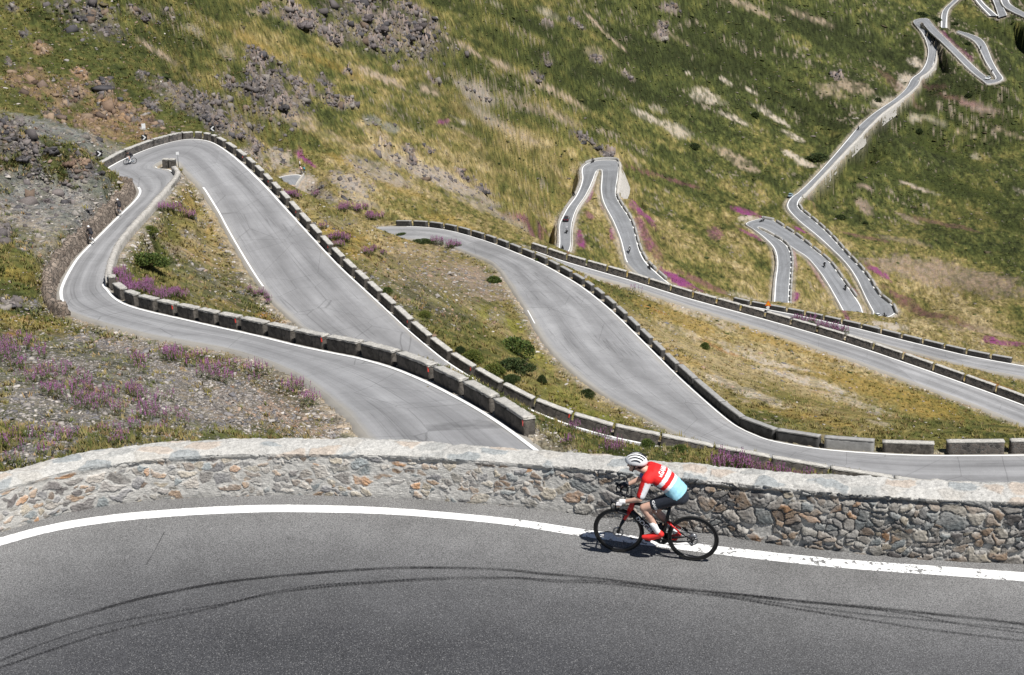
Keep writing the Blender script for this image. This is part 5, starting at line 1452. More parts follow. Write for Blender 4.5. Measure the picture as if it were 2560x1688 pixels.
def jersey_mesh(P):
    b = MB(); inf = .010
    b.tube([SPINE[0].lerp(SPINE[1], .75)] + SPINE[2:], [(SPR[1][0] + .014, SPR[1][1] + .014)] + [(x + inf, y + inf) for x, y in SPR[2:5]] + [(.070, .062)], 22, (0, 1, 0))
    for s_ in 'LR':
        sg = 1 if s_ == 'L' else -1
        b.capsule(P['sho' + s_] + Vector((-.03, -sg * .06, .02)), P['sho' + s_], .078 + inf * .6, .064 + inf)
        limb_up(b, P, s_, inf, .80)
    me = b.merged("jersey", .009, 3, .45)
    V = verts(me)
    a = np.array(SPINE[4]); c = np.array(SPINE[1]); d = c - a; L2 = d @ d
    t = ((V - a) @ d) / L2                                  # 0 at the shoulders, 1 at the waist
    n = np.array([-d[2], 0, d[0]]) / math.sqrt(L2)          # towards the back
    if n[2] < 0: n = -n
    bk = (V - a) @ n
    red = np.array((.66, .022, .022)); wh = np.array((.80, .80, .82)); blue = np.array((.30, .58, .70)); dred = np.array((.16, .02, .03)); lil = np.array((.60, .62, .70))
    C = np.tile(red, (len(V), 1))
    back = bk > -.03
    C[(t > .30) & (t < .43)] = wh
    C[(t >= .43) & (t < .56)] = red
    C[(t >= .56) & (t < .66)] = wh
    C[t >= .66] = blue
    side = (np.abs(V[:, 1]) > .10) & ~back & (t > .05) & (t < .62)
    C[side] = wh
    C[(~back) & (np.abs(V[:, 1]) <= .10) & (t < .6)] = lil
    # sleeves: red outside, white stripe on the trailing side
    for s_ in 'LR':
        p = np.array(P['sho' + s_]); q = np.array(P['elb' + s_]); u = (q - p) / np.linalg.norm(q - p)
        w = (V - p) @ u; rad = np.linalg.norm((V - p) - w[:, None] * u, axis=1)
        on = (w > .03) & (rad < .085) & (np.sign(V[:, 1]) == (1 if s_ == 'L' else -1)) & (np.abs(V[:, 1]) > .15)
        off_ = ((V - p) - w[:, None] * u)
        trail = off_[:, 0] - .6 * np.abs(off_[:, 1]) < -.030
        C[on] = red; C[on & trail] = wh
        if s_ == 'R':
            C[on & (w > .10)] = (.10, .14, .38)
    set_col(me, C)
    # folds across the waist and under the arms
    fo = .004 + .002 * np.sin((t * 34 + 3 * fbm(V[:, 1] * 9, t * 7, 2, 8))) * np.exp(-((t - .86) / .22) ** 2) + .003 * fbm(V[:, 0] * 11 + V[:, 2] * 7, V[:, 1] * 13, 3, 77)
    nn = np.zeros(len(V) * 3); me.vertex_normals.foreach_get("vector", nn)
    me.vertices.foreach_set("co", (V + nn.reshape(-1, 3) * fo[:, None]).astype(np.float32).ravel()); me.update()
    return me
def shorts_mesh(P):
    b = MB(); inf = .008
    b.tube([SPINE[0], SPINE[1], SPINE[2]], [(.140, .100), (.170, .130), (.146, .112)], 20, (0, 1, 0))
    b.ball(SPINE[0], (.112, .138, .098)); b.ball(SPINE[1], (.124, .160, .114))
    for s_ in 'LR':
        q = P['hip' + s_].lerp(P['kne' + s_], .66); b.capsule(P['hip' + s_], q, .097 + inf * .5, .070 + inf)
    return b.merged("shorts", .010, 3, .4)
def sock_mesh(P):
    b = MB()
    for s_ in 'LR':
        a = P['ank' + s_].lerp(P['kne' + s_], .40); b.tube([a, a.lerp(P['ank' + s_], .5), P['ank' + s_], P['ank' + s_].lerp(P['heel' + s_], .7)], [.049, .045, .040, .038], 14)
    return b.mesh("socks")
def shoe_mesh(P, s_):
    b = MB()
    h, m, t, a = P['heel' + s_], P['bal' + s_], P['toe' + s_], P['ank' + s_]
    b.capsule(h, m, .040, .043, fl0=.95, fl1=1.05); b.capsule(m, t, .043, .028, fl0=1.05, fl1=1.15)
    b.capsule(a.lerp(h, .55), h, .041, .040)
    dn = (t - h).normalized().cross(Vector((0, 1, 0))).normalized()
    if dn.z > 0: dn = -dn
    b.tube([h + dn * .034, m + dn * .040, t + dn * .026], [(.034, .010), (.040, .010), (.026, .009)], 10, (0, 1, 0))
    return b.merged("shoe", .008, 2, .4)
def helmet_parts(parent, mat, matv):
    b = MB(); c = HEAD + Vector((-.012, 0, .045))
    seg = 32; V = []
    for i in range(13):
        w = math.pi * .56 * i / 12
        for k in range(seg):
            a = 2 * math.pi * k / seg; x = math.cos(a); y = math.sin(a)
            rx = .138 if x > 0 else .150
            ridge = 1 + .035 * math.cos(5 * math.atan2(y * 1.2, .6)) * math.sin(w) ** 2
            V.append((c.x + rx * math.sin(w) * x * ridge + (.02 * (1 - math.cos(w))), c.y + .104 * math.sin(w) * y * ridge, c.z + .110 * math.cos(w) - (.022 * math.sin(w) if x < 0 else .0) * (-x if x < 0 else 0)))
    F = [(i * seg + k, (i + 1) * seg + k, (i + 1) * seg + (k + 1) % seg, i * seg + (k + 1) % seg) for i in range(12) for k in range(seg)]
    n0 = len(V)
    for (x, y, z) in V[-seg:]: V.append((c.x + (x - c.x) * .90, c.y + (y - c.y) * .88, z + .012))
    F += [(12 * seg + k, n0 + k, n0 + (k + 1) % seg, 12 * seg + (k + 1) % seg) for k in range(seg)]
    F.append(tuple(range(n0, n0 + seg)))
    b.add(V, F)
    h = b.build("helmet", mat, parent)
    for y0, sp in ((0.0, 1.0), (.036, .96), (-.036, .96), (.068, .84), (-.068, .84), (.092, .62), (-.092, .62)):   # long vents running front to back
        v = MB(); pts = []; rr = []
        for k in range(9):
            w = math.radians(-58 + 116 * k / 8) ; xx = math.sin(w); zz = math.cos(w)
            q = math.sqrt(max(0, 1 - (y0 / .106) ** 2))
            pts.append((c.x + .142 * xx * q + .004, c.y + y0 * (1 + .03 * zz), c.z + .110 * zz * q * (1 - .02) + .001))
            r = .0095 * math.sin(math.pi * (k + .6) / 9.2) * (1 if abs(y0) > .01 else .8); rr.append((r, .006))
        v.tube(pts, rr, 8, (0, 1, 0)); v.build("vent", matv, h)
    return h
def text_mesh(s, size, bold=True, shear=0.0, extr=.0):
    cu = bpy.data.curves.new("t", 'FONT'); cu.body = s; cu.size = size; cu.align_x = 'CENTER'; cu.align_y = 'CENTER'; cu.shear = shear
    cu.extrude = extr; cu.resolution_u = 3
    if bold: cu.offset = size * .022
    o = bpy.data.objects.new("t", cu); COL.objects.link(o)
    dg = bpy.context.evaluated_depsgraph_get(); dg.update()
    me = bpy.data.meshes.new_from_object(o.evaluated_get(dg)); bpy.data.objects.remove(o); bpy.data.curves.remove(cu)
    return me
def lettering(name, s, size, org, xdir, ydir, target, mat, parent, lift=.004, sx=1.0, shear=0.0):
    """text wrapped on to a surface: cast each vertex along -normal on to the target mesh"""
    from mathutils.bvhtree import BVHTree
    me = text_mesh(s, size, True, shear)
    bm = bmesh.new(); bm.from_mesh(me)
    bmesh.ops.triangulate(bm, faces=bm.faces[:])
    bmesh.ops.subdivide_edges(bm, edges=[e for e in bm.edges if e.calc_length() > .02], cuts=2)
    bm.to_mesh(me); bm.free()
    X = Vector(xdir).normalized(); Y = Vector(ydir).normalized(); N = X.cross(Y).normalized()
    tv = [tuple(v.co) for v in target.vertices]; tp = [tuple(p.vertices) for p in target.polygons]
    bvh = BVHTree.FromPolygons(tv, tp)
    for v in me.vertices:
        p = Vector(org) + X * v.co.x * sx + Y * v.co.y + N * .12
        h = bvh.ray_cast(p, -N, .30)
        v.co = (h[0] + N * lift) if h[0] is not None else p - N * .12
    me.name = name
    return obj(name, me, mat, parent)

# ---- the bicycle
def wheel(parent, cx, detail, rotor=True):
    w = bpy.data.objects.new("wheel", MB().ring((0, 0, 0), .300, .020, 56 if detail else 24, 8, .62).mesh("rim")); 
    COL.objects.link(w); w.data.materials.append(M_CARBON); w.parent = parent; w.location = (cx, 0, .340)
    b = MB(); b.ring((0, 0, 0), .3265, .0145, 64 if detail else 24, 8); b.build("tyre", M_RUBBER, w)
    b = MB(); b.tube([(0, -.05, 0), (0, .05, 0)], .022 if rotor else .018, 12); b.build("hub", M_CARBON, w)
    if detail:
        b = MB()
        for k in range(24):
            a = 2 * math.pi * k / 24; s_ = 1 if k % 2 else -1; a2 = a + .35 * (1 if k % 4 < 2 else -1)
            b.tube([(.022 * math.cos(a2), s_ * .035, .022 * math.sin(a2)), (.285 * math.cos(a), 0, .285 * math.sin(a))], .0011, 5)
        b.build("spokes", M_METAL, w)
        b = MB(); b.disc((0, .045, 0), .075, .003, 30, .055)
        for k in range(6):
            a = k * math.pi / 3; b.tube([(.018 * math.cos(a), .045, .018 * math.sin(a)), (.06 * math.cos(a + .4), .045, .06 * math.sin(a + .4))], .004, 5)
        b.build("brake_disc", M_METAL, w)
    return w
def make_bicycle(loc, rz, label, detail=True, frame_mat=None, accent=None, group=None):
    root = empty("bicycle", loc, rz); tag(root, label, "bicycle", group)
    fm = frame_mat or M_CARBON; am = accent or M_REDPAINT
    bb = Vector((.415, 0, .270)); ht = Vector((.795, 0, .815)); hb = Vector((.843, 0, .655)); st = Vector((.318, 0, .775)); sj = Vector((.352, 0, .560)); rh = Vector((0, 0, .340)); fh = Vector((.985, 0, .340))
    b = MB()
    b.tube([bb + Vector((.01, 0, .01)), hb + Vector((-.012, 0, .012))], [(.030, .042), (.024, .036)], 12, (0, 1, 0))      # down tube
    b.tube([bb, sj, st], [(.020, .032), (.017, .026), (.015, .022)], 12, (0, 1, 0))                                     # seat tube
    b.tube([st + Vector((0, 0, -.03)), ht + Vector((-.01, 0, -.035))], [(.016, .018), (.020, .024)], 12, (0, 1, 0))     # top tube
    b.ball(bb, (.045, .042, .045))
    for sg in (1, -1):
        b.tube([bb + Vector((-.02, sg * .03, 0)), Vector((.20, sg * .055, .292)), rh + Vector((.0, sg * .062, 0))], [(.010, .020), (.010, .015), (.010, .014)], 8, (0, 1, 0))
        b.tube([Vector((.175, sg * .05, .448)), rh + Vector((0, sg * .062, .012))], [(.008, .012), (.007, .010)], 8, (0, 1, 0))
    fr = b.build("frame", fm, root)
    b = MB()
    for sg in (1, -1): b.tube([sj + Vector((-.01, sg * .012, 0)), Vector((.175, sg * .05, .448))], [(.009, .014), (.008, .012)], 8, (0, 1, 0))
    b.build("seat_stay", am, root)
    b = MB(); b.tube([ht, hb], [(.024, .034), (.027, .040)], 12, (0, 1, 0)); b.build("head_tube", am, root)
    b = MB()
    for sg in (1, -1): b.tube([hb + Vector((.004, sg * .018, .0)), Vector((.905, sg * .05, .545))], [(.013, .026), (.010, .020)], 8, (0, 1, 0))
    fk = b.build("fork", am, root)
    b = MB()
    for sg in (1, -1): b.tube([Vector((.905, sg * .05, .545)), Vector((.965, sg * .056, .41)), fh + Vector((0, sg * .056, 0))], [(.010, .020), (.009, .014), (.009, .011)], 8, (0, 1, 0))
    b.build("fork_blade", fm, fk)
    b = MB(); b.tube([st + Vector((0, 0, -.01)), Vector((.262, 0, .905))], [(.012, .018), (.011, .016)], 10, (0, 1, 0)); b.build("seat_post", fm, root)
    b = MB(); b.tube([(.085, 0, .945), (.14, 0, .945), (.22, 0, .935), (.30, 0, .93), (.355, 0, .925)], [(.055, .012), (.068, .020), (.045, .020), (.022, .018), (.016, .010)], 14, (0, 1, 0)); b.build("saddle", M_BLACK, root)
    b = MB(); b.tube([ht + Vector((0, 0, -.01)), ht + Vector((-.008, 0, .045)), Vector((.895, 0, .888))], [.020, .018, .016], 10)
    b.tube([(.895, .20, .888), (.897, 0, .888), (.895, -.20, .888)], [(.010, .016)] * 3, 10)
    for sg in (1, -1):
        y = sg * .212
        b.tube([(.895, sg * .195, .888), (.925, y, .890), (.965, y, .884), (.995, y, .858), (1.000, y, .815), (.985, y, .775), (.95, y, .748), (.90, y, .738), (.845, y + sg * .006, .736)], .0145, 10)
    hbar = b.build("handlebar", M_BLACK, root)
    for sg in (1, -1):
        b = MB(); y = sg * .212
        b.tube([(.955, y, .893), (1.005, y, .900), (1.045, y, .915), (1.060, y, .945)], [.019, .020, .018, .011], 10)
        b.tube([(1.040, y, .900), (1.060, y + sg * .006, .86), (1.052, y + sg * .010, .79)], [(.007, .012), (.006, .010), (.005, .008)], 8, (0, 1, 0))
        b.build("brake_lever", M_BLACK, hbar)
    b = MB(); b.box((.985, 0, .912), (.09, .052, .016), Matrix.Rotation(.2, 3, 'Y')); b.tube([(.90, 0, .895), (.95, 0, .905)], .009, 8); b.build("bike_computer", M_BLACK, hbar, False)
    wheel(root, 0, detail); wheel(root, .985, detail)
    # drivetrain on the far side, cranks on both
    b = MB(); b.disc(bb + Vector((0, -.045, 0)), .102, .006, 36, .070); b.disc(bb + Vector((0, -.052, 0)), .078, .005, 30, .03)
    b.tube([bb + Vector((0, -.085, 0)), bb + Vector((0, .085, 0))], .016, 10)
    pl = Vector((.575, .118, .318)); pr = Vector((.258, -.118, .222))
    for p, sg in ((pl, 1), (pr, -1)):
        b.tube([Vector((bb.x, sg * .075, bb.z)), Vector((p.x, sg * .080, p.z))], [(.010, .016), (.008, .012)], 8, (0, 1, 0))
    cr = b.build("crankset", M_CARBON, root)
    for p in (pl, pr):
        c = MB(); c.box(p, (.075, .065, .016)); c.tube([p + Vector((0, -.04, 0)), p + Vector((0, .04, 0))], .007, 6); c.build("pedal", M_BLACK, cr, False)
    b = MB(); b.disc((0, -.035, .34), .052, .030, 24, .012); b.build("cassette", M_METAL, root)
    b = MB(); b.tube([(.02, -.05, .388), (.40, -.045, .372)], .004, 5); b.tube([(.02, -.05, .205), (.40, -.045, .168)], .004, 5); b.build("chain", M_METAL, root)
    b = MB(); b.box((.018, -.062, .25), (.03, .02, .13)); b.ball((.0, -.058, .295), .022, 8, 6); b.build("rear_derailleur", M_BLACK, root, False)
    for p, q in (((.50, 0, .40), (.60, 0, .525)), ((.385, 0, .36), (.362, 0, .50))):
        n = (Vector(q) - Vector(p)).normalized(); o_ = Vector((-.045, 0, .045)) if p[0] > .45 else Vector((.062, 0, .02))
        b = MB(); b.tube([Vector(p) + o_, Vector(p).lerp(Vector(q), .75) + o_, Vector(p).lerp(Vector(q), .82) + o_, Vector(q) + o_], [.036, .036, .024, .020], 12); b.build("water_bottle", M_BLACK, root)
    return root, fr

# ---- foreground cyclist
RC = at_z(1729.8, 1400.5, 0.006); FC = at_z(1551.2, 1380.0, 0.006)
_hd = (FC - RC)[:2]; RZ0 = math.atan2(_hd[1], _hd[0])
bike, bframe = make_bicycle(tuple(RC), RZ0, "black and red road bicycle ridden along the foreground parapet, deep black rims", True)
def down_tube_text():
    X = Vector((.415 - .84, 0, .27 - .66)).normalized()          # reads from the head tube to the cranks
    o_ = lettering("frame_lettering", "DOGMA", .088, (.625, .03, .463), X, Vector((0, 1, 0)).cross(X), bframe.data, M_LETTER, bframe, .002, 1.05)
down_tube_text()
def make_person(loc, rz, label, body=None, hi=True, group=None):
    o = obj("person", body, M_SKIN); o.location = loc; o.rotation_euler = (0, 0, rz)
    return tag(o, label, "person", group)
LEAN = -math.radians(4.5)
bike.rotation_euler = (LEAN, 0, RZ0)
BODY = person_body(POSE)
rider = make_person(tuple(RC), RZ0, "cyclist in a red, white and light blue jersey and white helmet riding beside the parapet", BODY)
rider.rotation_euler = (LEAN, 0, RZ0)
def dress(root):
    jm = jersey_mesh(POSE); j = obj("jersey", jm, M_JERSEY, root)
    sm = shorts_mesh(POSE); s_ = obj("shorts", sm, M_DARKBLUE, root)
    obj("socks", sock_mesh(POSE), M_SOCK, root)
    for k in 'LR': obj("shoe", shoe_mesh(POSE, k), M_SHOE, root)
    for k in 'LR':
        sg = 1 if k == 'L' else -1; w = POSE['wri' + k]; b = MB(); pal = w + Vector((.060, -sg * .004, -.010))
        b.capsule(w + Vector((.012, 0, 0)), pal, .031, .037, side=(0, 1, 0), fl0=1.1, fl1=1.12)
        for dx in (.045, .026, .006, -.012):
            k0 = pal + Vector((dx, sg * .028, -.004)); b.capsule(k0, k0 + Vector((.010, sg * .010, -.028)), .0125, .0115)
        obj("glove", b.merged("glove", .006, 2, .4), M_GLOVE if k == 'L' else M_DARKBLUE, root)
    helmet_parts(root, M_WHITE, M_BLACK)
    b = MB(); b.ball(HEAD + Vector((-.042, 0, .008)), (.064, .080, .082), 16, 10); b.capsule(HEAD + Vector((-.088, 0, -.03)), HEAD + Vector((-.115, 0, -.095)), .034, .020); obj("hair", b.merged("hair", .009, 2, .4), M_HAIR, root)
    b = MB()
    for sg in (1, -1):
        b.tube([HEAD + Vector((.0, sg * .086, .035)), HEAD + Vector((.022, sg * .080, -.045)), HEAD + Vector((.045, sg * .030, -.112))], [(.004, .009)] * 3, 6)
        b.tube([HEAD + Vector((-.07, sg * .078, .01)), HEAD + Vector((-.01, sg * .086, -.03)), HEAD + Vector((.022, sg * .080, -.048))], [(.004, .007)] * 3, 6)
    b.build("chin_strap", M_BLACK, root)
    b = MB(); b.tube([HEAD + Vector((.0, .086, .012)), HEAD + Vector((.055, .074, .010)), HEAD + Vector((.093, .036, .004)), HEAD + Vector((.103, 0, .002)), HEAD + Vector((.093, -.036, .004)), HEAD + Vector((.055, -.074, .010)), HEAD + Vector((.0, -.086, .012))],
        [(.004, .006), (.005, .018), (.005, .024), (.005, .018), (.005, .024), (.005, .018), (.004, .006)], 8); b.build("sunglasses", M_LENS, root)
    # lettering on the back, flank and leg
    d = (SPINE[4] - SPINE[1]).normalized(); bk = Vector((-d.z, 0, d.x)).normalized()
    up = d
    c = SPINE[4].lerp(SPINE[1], .165) + bk * .10
    lettering("back_lettering", "GAMBA", .088, c + Vector((0, .015, 0)), (0, -1, 0), up, jm, M_LETTER, j, .004, .72)
    lettering("back_lettering", "in", .056, c + Vector((0, .132, 0)) - up * .012, (0, -1, 0), up, jm, M_LETTER, j, .004, .8)
    f = SPINE[4].lerp(SPINE[1], .36) - bk * .035 + Vector((0, .155, 0))
    lettering("flank_lettering", "GAMBA", .046, f, -d, Vector((0, 1, 0)).cross(-d), jm, M_LETTERD, j, .004)
    u = (POSE['kneL'] - POSE['hipL']).normalized(); q = POSE['hipL'].lerp(POSE['kneL'], .62) + Vector((0, .09, 0))
    y_ = Vector((0, 1, 0)).cross(u)
    lettering("leg_lettering", "GAMBA", .052, q, -Vector((0, 1, 0)).cross(u) if False else y_, -u if False else -u, sm, M_LETTER, s_, .003, .85)
    p = MB(); p.box(SPINE[1].lerp(SPINE[2], .45) + bk * .118 + Vector((0, .055, 0)), (.004, .055, .060), Matrix.Rotation(math.atan2(bk.x, bk.z) + math.pi / 2, 3, 'Y')); p.build("race_number", M_WHITE, j, False)
    return jm, sm
JM, SM = dress(rider)
# ------------------------------------------------------------------ outcrops, bushes and fireweed one by one
def outcrop_mesh(seed, n=16, spread=1.0, tilt=.6):
    """a craggy knoll of tilted, broken slabs fused in one mesh"""
    r = np.random.default_rng(seed); VV = []; FF = []; CC = []; n0 = 0
    dipa = .5 + .3 * r.normal()
    n = n * 4
    for k in range(n):
        V, F = shard(900 + seed * 131 + k)
        f = 1 - .6 * k / n
        s = np.array([.21, .09 + .10 * r.random(), .17]) * (f * (.6 + .9 * r.random()))
        V = V * s
        a = dipa + .25 * r.normal(); t_ = tilt + .45 * r.normal()
        V = V @ np.array(Matrix.Rotation(t_, 3, 'X')).T @ np.array(Matrix.Rotation(a, 3, 'Z')).T
        c = np.array([np.clip(r.normal(), -1.6, 1.6) * .34 * spread, np.clip(r.normal(), -1.6, 1.6) * .26 * spread, -.10 + .26 * r.random() ** 1.5])
        VV.append(V + c); FF.append(F + n0); n0 += len(V); CC.append(np.full(len(V), .5 + .9 * r.random()))
    return np.concatenate(VV), np.concatenate(FF), np.concatenate(CC)
OUT_T = [outcrop_mesh(k, 15 + k, 1.0, .5 + .1 * k) for k in range(6)]
_om = {}
def outcrop_col(k, col):
    if (k, col) not in _om:
        V, F, q = OUT_T[k]
        n = fbm(V[:, 0] * 6, V[:, 1] * 6 + V[:, 2] * 9, 3, 5)
        C = np.array(col)[None] * q[:, None] * (1 + .35 * n)[:, None]
        me = np_mesh("rock_outcrop", V, F, {"Col": C})
        _om[(k, col)] = me
    return _om[(k, col)]
M_CRAG = col_mat("craggy_rock", .95, .45, 5)
DK = (.07,.066,.068); BRN = (.13,.09,.066); GRY = (.115,.10,.10); PAL = (.32,.29,.25)
OUTC = [ # u, v(base), width px, colour, label
 (22,345,70,DK,"dark crag at the left edge above the grey scree"),(52,392,86,DK,"dark broken crag beside the left edge, above the scree slope"),(118,372,100,DK,"long slanting dark slab crag left of the hairpin's chevron sign"),(165,405,80,BRN,"brown slabby outcrop between the dark crags and the hairpin road"),
 (216,412,60,DK,"black fissured crag at the road edge where the hairpin disappears"),(248,430,50,DK,"low dark rocks touching the hairpin asphalt"),(18,602,60,DK,"dark boulder cluster low on the left edge"),(22,760,70,DK,"flat dark rock with green moss by the left bend"),(110,500,60,GRY,"grey rock rib in the scree left of the return leg"),
 (132,288,60,DK,"dark rounded crag above the blue grey scree"),(258,222,70,DK,"dark forked crag high on the brown hillside"),(180,250,62,BRN,"reddish hollowed crag on the brown hillside"),(345,342,56,GRY,"smooth grey boulder behind the left hairpin wall"),(303,358,36,GRY,"small grey boulder in grass behind the hairpin wall"),
 (430,318,40,BRN,"rusty boulder at the foot of the brown crags"),(300,275,80,BRN,"brown crags in the middle of the rusty slope"),(368,300,70,BRN,"brown knobbly crag right of the rusty slope"),(235,285,64,BRN,"brown ribbed crag left of the rusty slope"),(70,205,80,BRN,"broad brown outcrop near the left edge"),
 (512,290,66,DK,"dark grey crag just above the hairpin's right shoulder"),(565,212,44,GRY,"grey knoll in grass above the hairpin"),(525,256,44,GRY,"grey pinnacle left of the grassy gully"),(653,240,90,GRY,"tall grey crag mass at the middle of the left hillside"),(700,266,80,DK,"dark ragged crags under the sandy gully"),(672,175,60,GRY,"upper grey crags of the left hillside"),
 (735,205,60,GRY,"grey ribs right of the sandy gully"),(828,258,60,GRY,"low grey rocks at the right end of the crag band"),(590,338,70,GRY,"jumbled grey rocks above the wide straight"),(636,372,50,GRY,"grey rocks tumbling towards the half hidden hairpin"),(545,312,50,DK,"dark rocks right above the hairpin chevron"),
 (206,40,90,DK,"dark craggy top near the upper left corner"),(256,76,60,DK,"dark crag below the upper left ridge"),(355,45,60,GRY,"grey rock band at the top, left of centre"),(752,58,110,GRY,"wide grey crag band at the top"),(910,40,100,GRY,"tall grey crags on the top edge"),(946,70,90,GRY,"grey crags under the top edge"),(1034,62,110,GRY,"slanting grey slabs right of the top crags"),(1015,90,90,DK,"dark cliffs below the slanting slabs"),(835,100,60,GRY,"scattered grey rocks left of the top cliffs"),(925,112,70,GRY,"lower grey rocks of the top cliffs"),
 (1451,352,60,DK,"dark rock rib above the central hairpin, left piece"),(1491,368,50,DK,"dark rock rib above the central hairpin, right piece"),(1367,160,44,GRY,"lone grey crag on the green hillside"),(1340,200,50,GRY,"grey rock nest under the lone crag"),(1520,386,44,GRY,"grey crag touching the central hairpin head"),(1030,408,44,GRY,"grey rocks in the scree below the yellow slope"),(1070,378,40,GRY,"small dark ledge in the yellow slope"),(1655,95,56,PAL,"pale crag on the upper green slope"),(1657,64,50,GRY,"grey crag above the pale one"),(1570,192,44,GRY,"grey ledge on the upper green slope"),
 (2188,250,40,PAL,"pale cliff beside the far road's bend"),(2250,200,42,PAL,"pale rock face above the far road"),(2284,160,30,PAL,"pale broken rocks under the far hairpin"),(2138,296,34,PAL,"pale rock shoulder left of the far straight road"),(1160,445,50,GRY,"grey rocks above the middle bend"),(1210,478,50,DK,"dark boulders right of the scree above the middle bend")]
_oc = np.array([(o[0], o[1]) for o in OUTC], float); _op = hit(_oc[:, 0], _oc[:, 1])
for j, (u, v, w, col, lab) in enumerate(OUTC):
    p = _op[j]
    if not np.isfinite(p[0]): continue
    D = proj(p)[2]; s = w * D / FPX * .38
    o = obj("rock_outcrop", outcrop_col(j % 6, col)); 
    if not o.data.materials: o.data.materials.append(M_CRAG)
    o.location = (p[0], p[1], p[2] - .16 * s); o.scale = (s, s, s * .85); o.rotation_euler = (0, 0, random.uniform(-.5, .5))
    tag(o, lab, "rock")

def leaf_mat(name, a, b, scale=1.2):
    t = NT(name, .75, .25); c = t.attr("Col", "Color"); n = t.noise(scale, 2, .5)
    return t.done(t.mix(1.0, c, t.ramp(n, [(.3, a), (.7, b)]), 'MULTIPLY'))
M_LEAF = leaf_mat("shrub_leaf", (.8,.85,.75), (1.15,1.1,1.0)); M_BLOOM = leaf_mat("fireweed_bloom", (.85,.85,.9), (1.1,1.05,1.1), 3)
M_BARK = plain("shrub_bark", (.10,.075,.055), .9, .1)
def bush_mesh(seed, n=620, col=(.055,.085,.022), leaf=.05):
    r = np.random.default_rng(seed)
    # clumps of leaf blades over a low lumpy dome
    a_ = r.random(44) * 6.28; q_ = np.sqrt(r.random(44)); cl = np.stack([np.cos(a_) * q_ * .52, np.sin(a_) * q_ * .46, .10 + .30 * (1 - q_ ** 2)], 1)
    cr = .12 + .09 * r.random(44)
    k = r.integers(0, 44, n); d = r.normal(size=(n, 3)); d /= np.linalg.norm(d, axis=1)[:, None]
    c = cl[k] + d * (cr[k] * (.55 + .5 * r.random(n)))[:, None]; c[:, 2] = np.maximum(c[:, 2], .02)
    up = d * .7 + r.normal(size=(n, 3)) * .45 + np.array([0, 0, .55]); up /= np.linalg.norm(up, axis=1)[:, None]
    sd = np.cross(up, r.normal(size=(n, 3))); sd /= np.linalg.norm(sd, axis=1)[:, None]
    L = leaf * (.7 + .8 * r.random(n))[:, None]; W = L * .30
    V = np.stack([c - up * L * .5, c + sd * W, c + up * L * .7, c - sd * W], 1).reshape(-1, 3)
    F = np.arange(n * 4).reshape(n, 4)
    C = np.repeat(np.array(col)[None] * (.6 + .8 * r.random((n, 1))) * (1 + .25 * r.normal(size=(n, 1)) * np.array([[1, .4, .2]])), 4, 0).clip(.004, 1)
    return np_mesh("shrub", V, F, {"Col": C})
def bush_stem_mesh(seed):
    r = np.random.default_rng(seed); b = MB()
    for k in range(7):
        a = r.random() * 6.28; q = .25 + .3 * r.random()
        b.tube([(0, 0, -.08), (math.cos(a) * q * .5, math.sin(a) * q * .5, .18), (math.cos(a) * q, math.sin(a) * q, .30 + .15 * r.random())], [.022, .016, .008], 5)
    return b.mesh("stem")
GRN = (.078,.108,.028); DGR = (.046,.066,.022); YGR = (.125,.145,.036)
BUSH = [(361,668,116,46,GRN,"large dark green shrub on the grassy island inside the left hairpin"),(376,583,40,24,YGR,"small yellow green shrub at the foot of the pale retaining wall"),
 (1290,884,112,52,GRN,"largest round green shrub between the two big bends"),(1285,925,100,38,DGR,"second green shrub, just below the largest one"),(1182,900,60,32,YGR,"light green shrub behind the guard stones"),(1236,936,64,36,YGR,"pale green shrub left of the dark low one"),(1279,954,50,24,DGR,"dark low shrub under the shrub group"),(1354,958,26,28,DGR,"tiny upright shrub right of the shrub group"),(1467,993,44,28,DGR,"dark round shrub alone beside the middle bend"),
 (1236,705,38,20,GRN,"green cushion shrub on the brown scree"),(968,733,32,20,GRN,"small green shrub beside the wide straight's guard stones"),(1058,608,56,14,DGR,"dark green weeds near the start of the middle bend"),(1010,590,40,10,DGR,"narrow dark weeds above the start of the middle bend"),(1762,872,28,22,GRN,"small green shrub on the dry slope right of the middle bend"),
 (1345,655,16,14,GRN,"tiny shrub in front of the lower right road's wall"),(1616,1118,46,28,GRN,"green weed tuft in front of the guard stones above the cyclist"),(1700,1128,42,22,GRN,"green weed tuft right of the cyclist's helmet"),(1062,792,36,20,YGR,"yellow green shrub touching the guard stones"),(1150,880,30,20,DGR,"little dark shrub by the guard stones"),
 (2043,398,60,20,DGR,"long black green bush beside the far straight road"),(2195,254,18,14,DGR,"dot of dark bush by the pale far rocks"),(2298,333,20,16,DGR,"round dark bush below the far straight road"),(2421,243,18,14,DGR,"round dark bush on the far right slope"),(2102,547,28,14,DGR,"dark green bush right of the outer leg"),(2162,560,20,9,DGR,"small dark bush near the outer leg"),(2300,42,44,16,DGR,"black conifer shrubs left of the uppermost hairpin"),(2338,54,34,14,DGR,"black conifer shrubs right of the uppermost hairpin"),(2388,62,20,8,DGR,"dark shrub below the uppermost short road"),(2420,112,18,10,DGR,"dark shrub between the far legs"),(1736,370,34,16,DGR,"dark green thicket on the central slope"),(1888,292,28,16,DGR,"dark thicket beside the light gully")]
_bt = {}
_bp = hit(np.array([b[0] for b in BUSH], float), np.array([b[1] for b in BUSH], float))
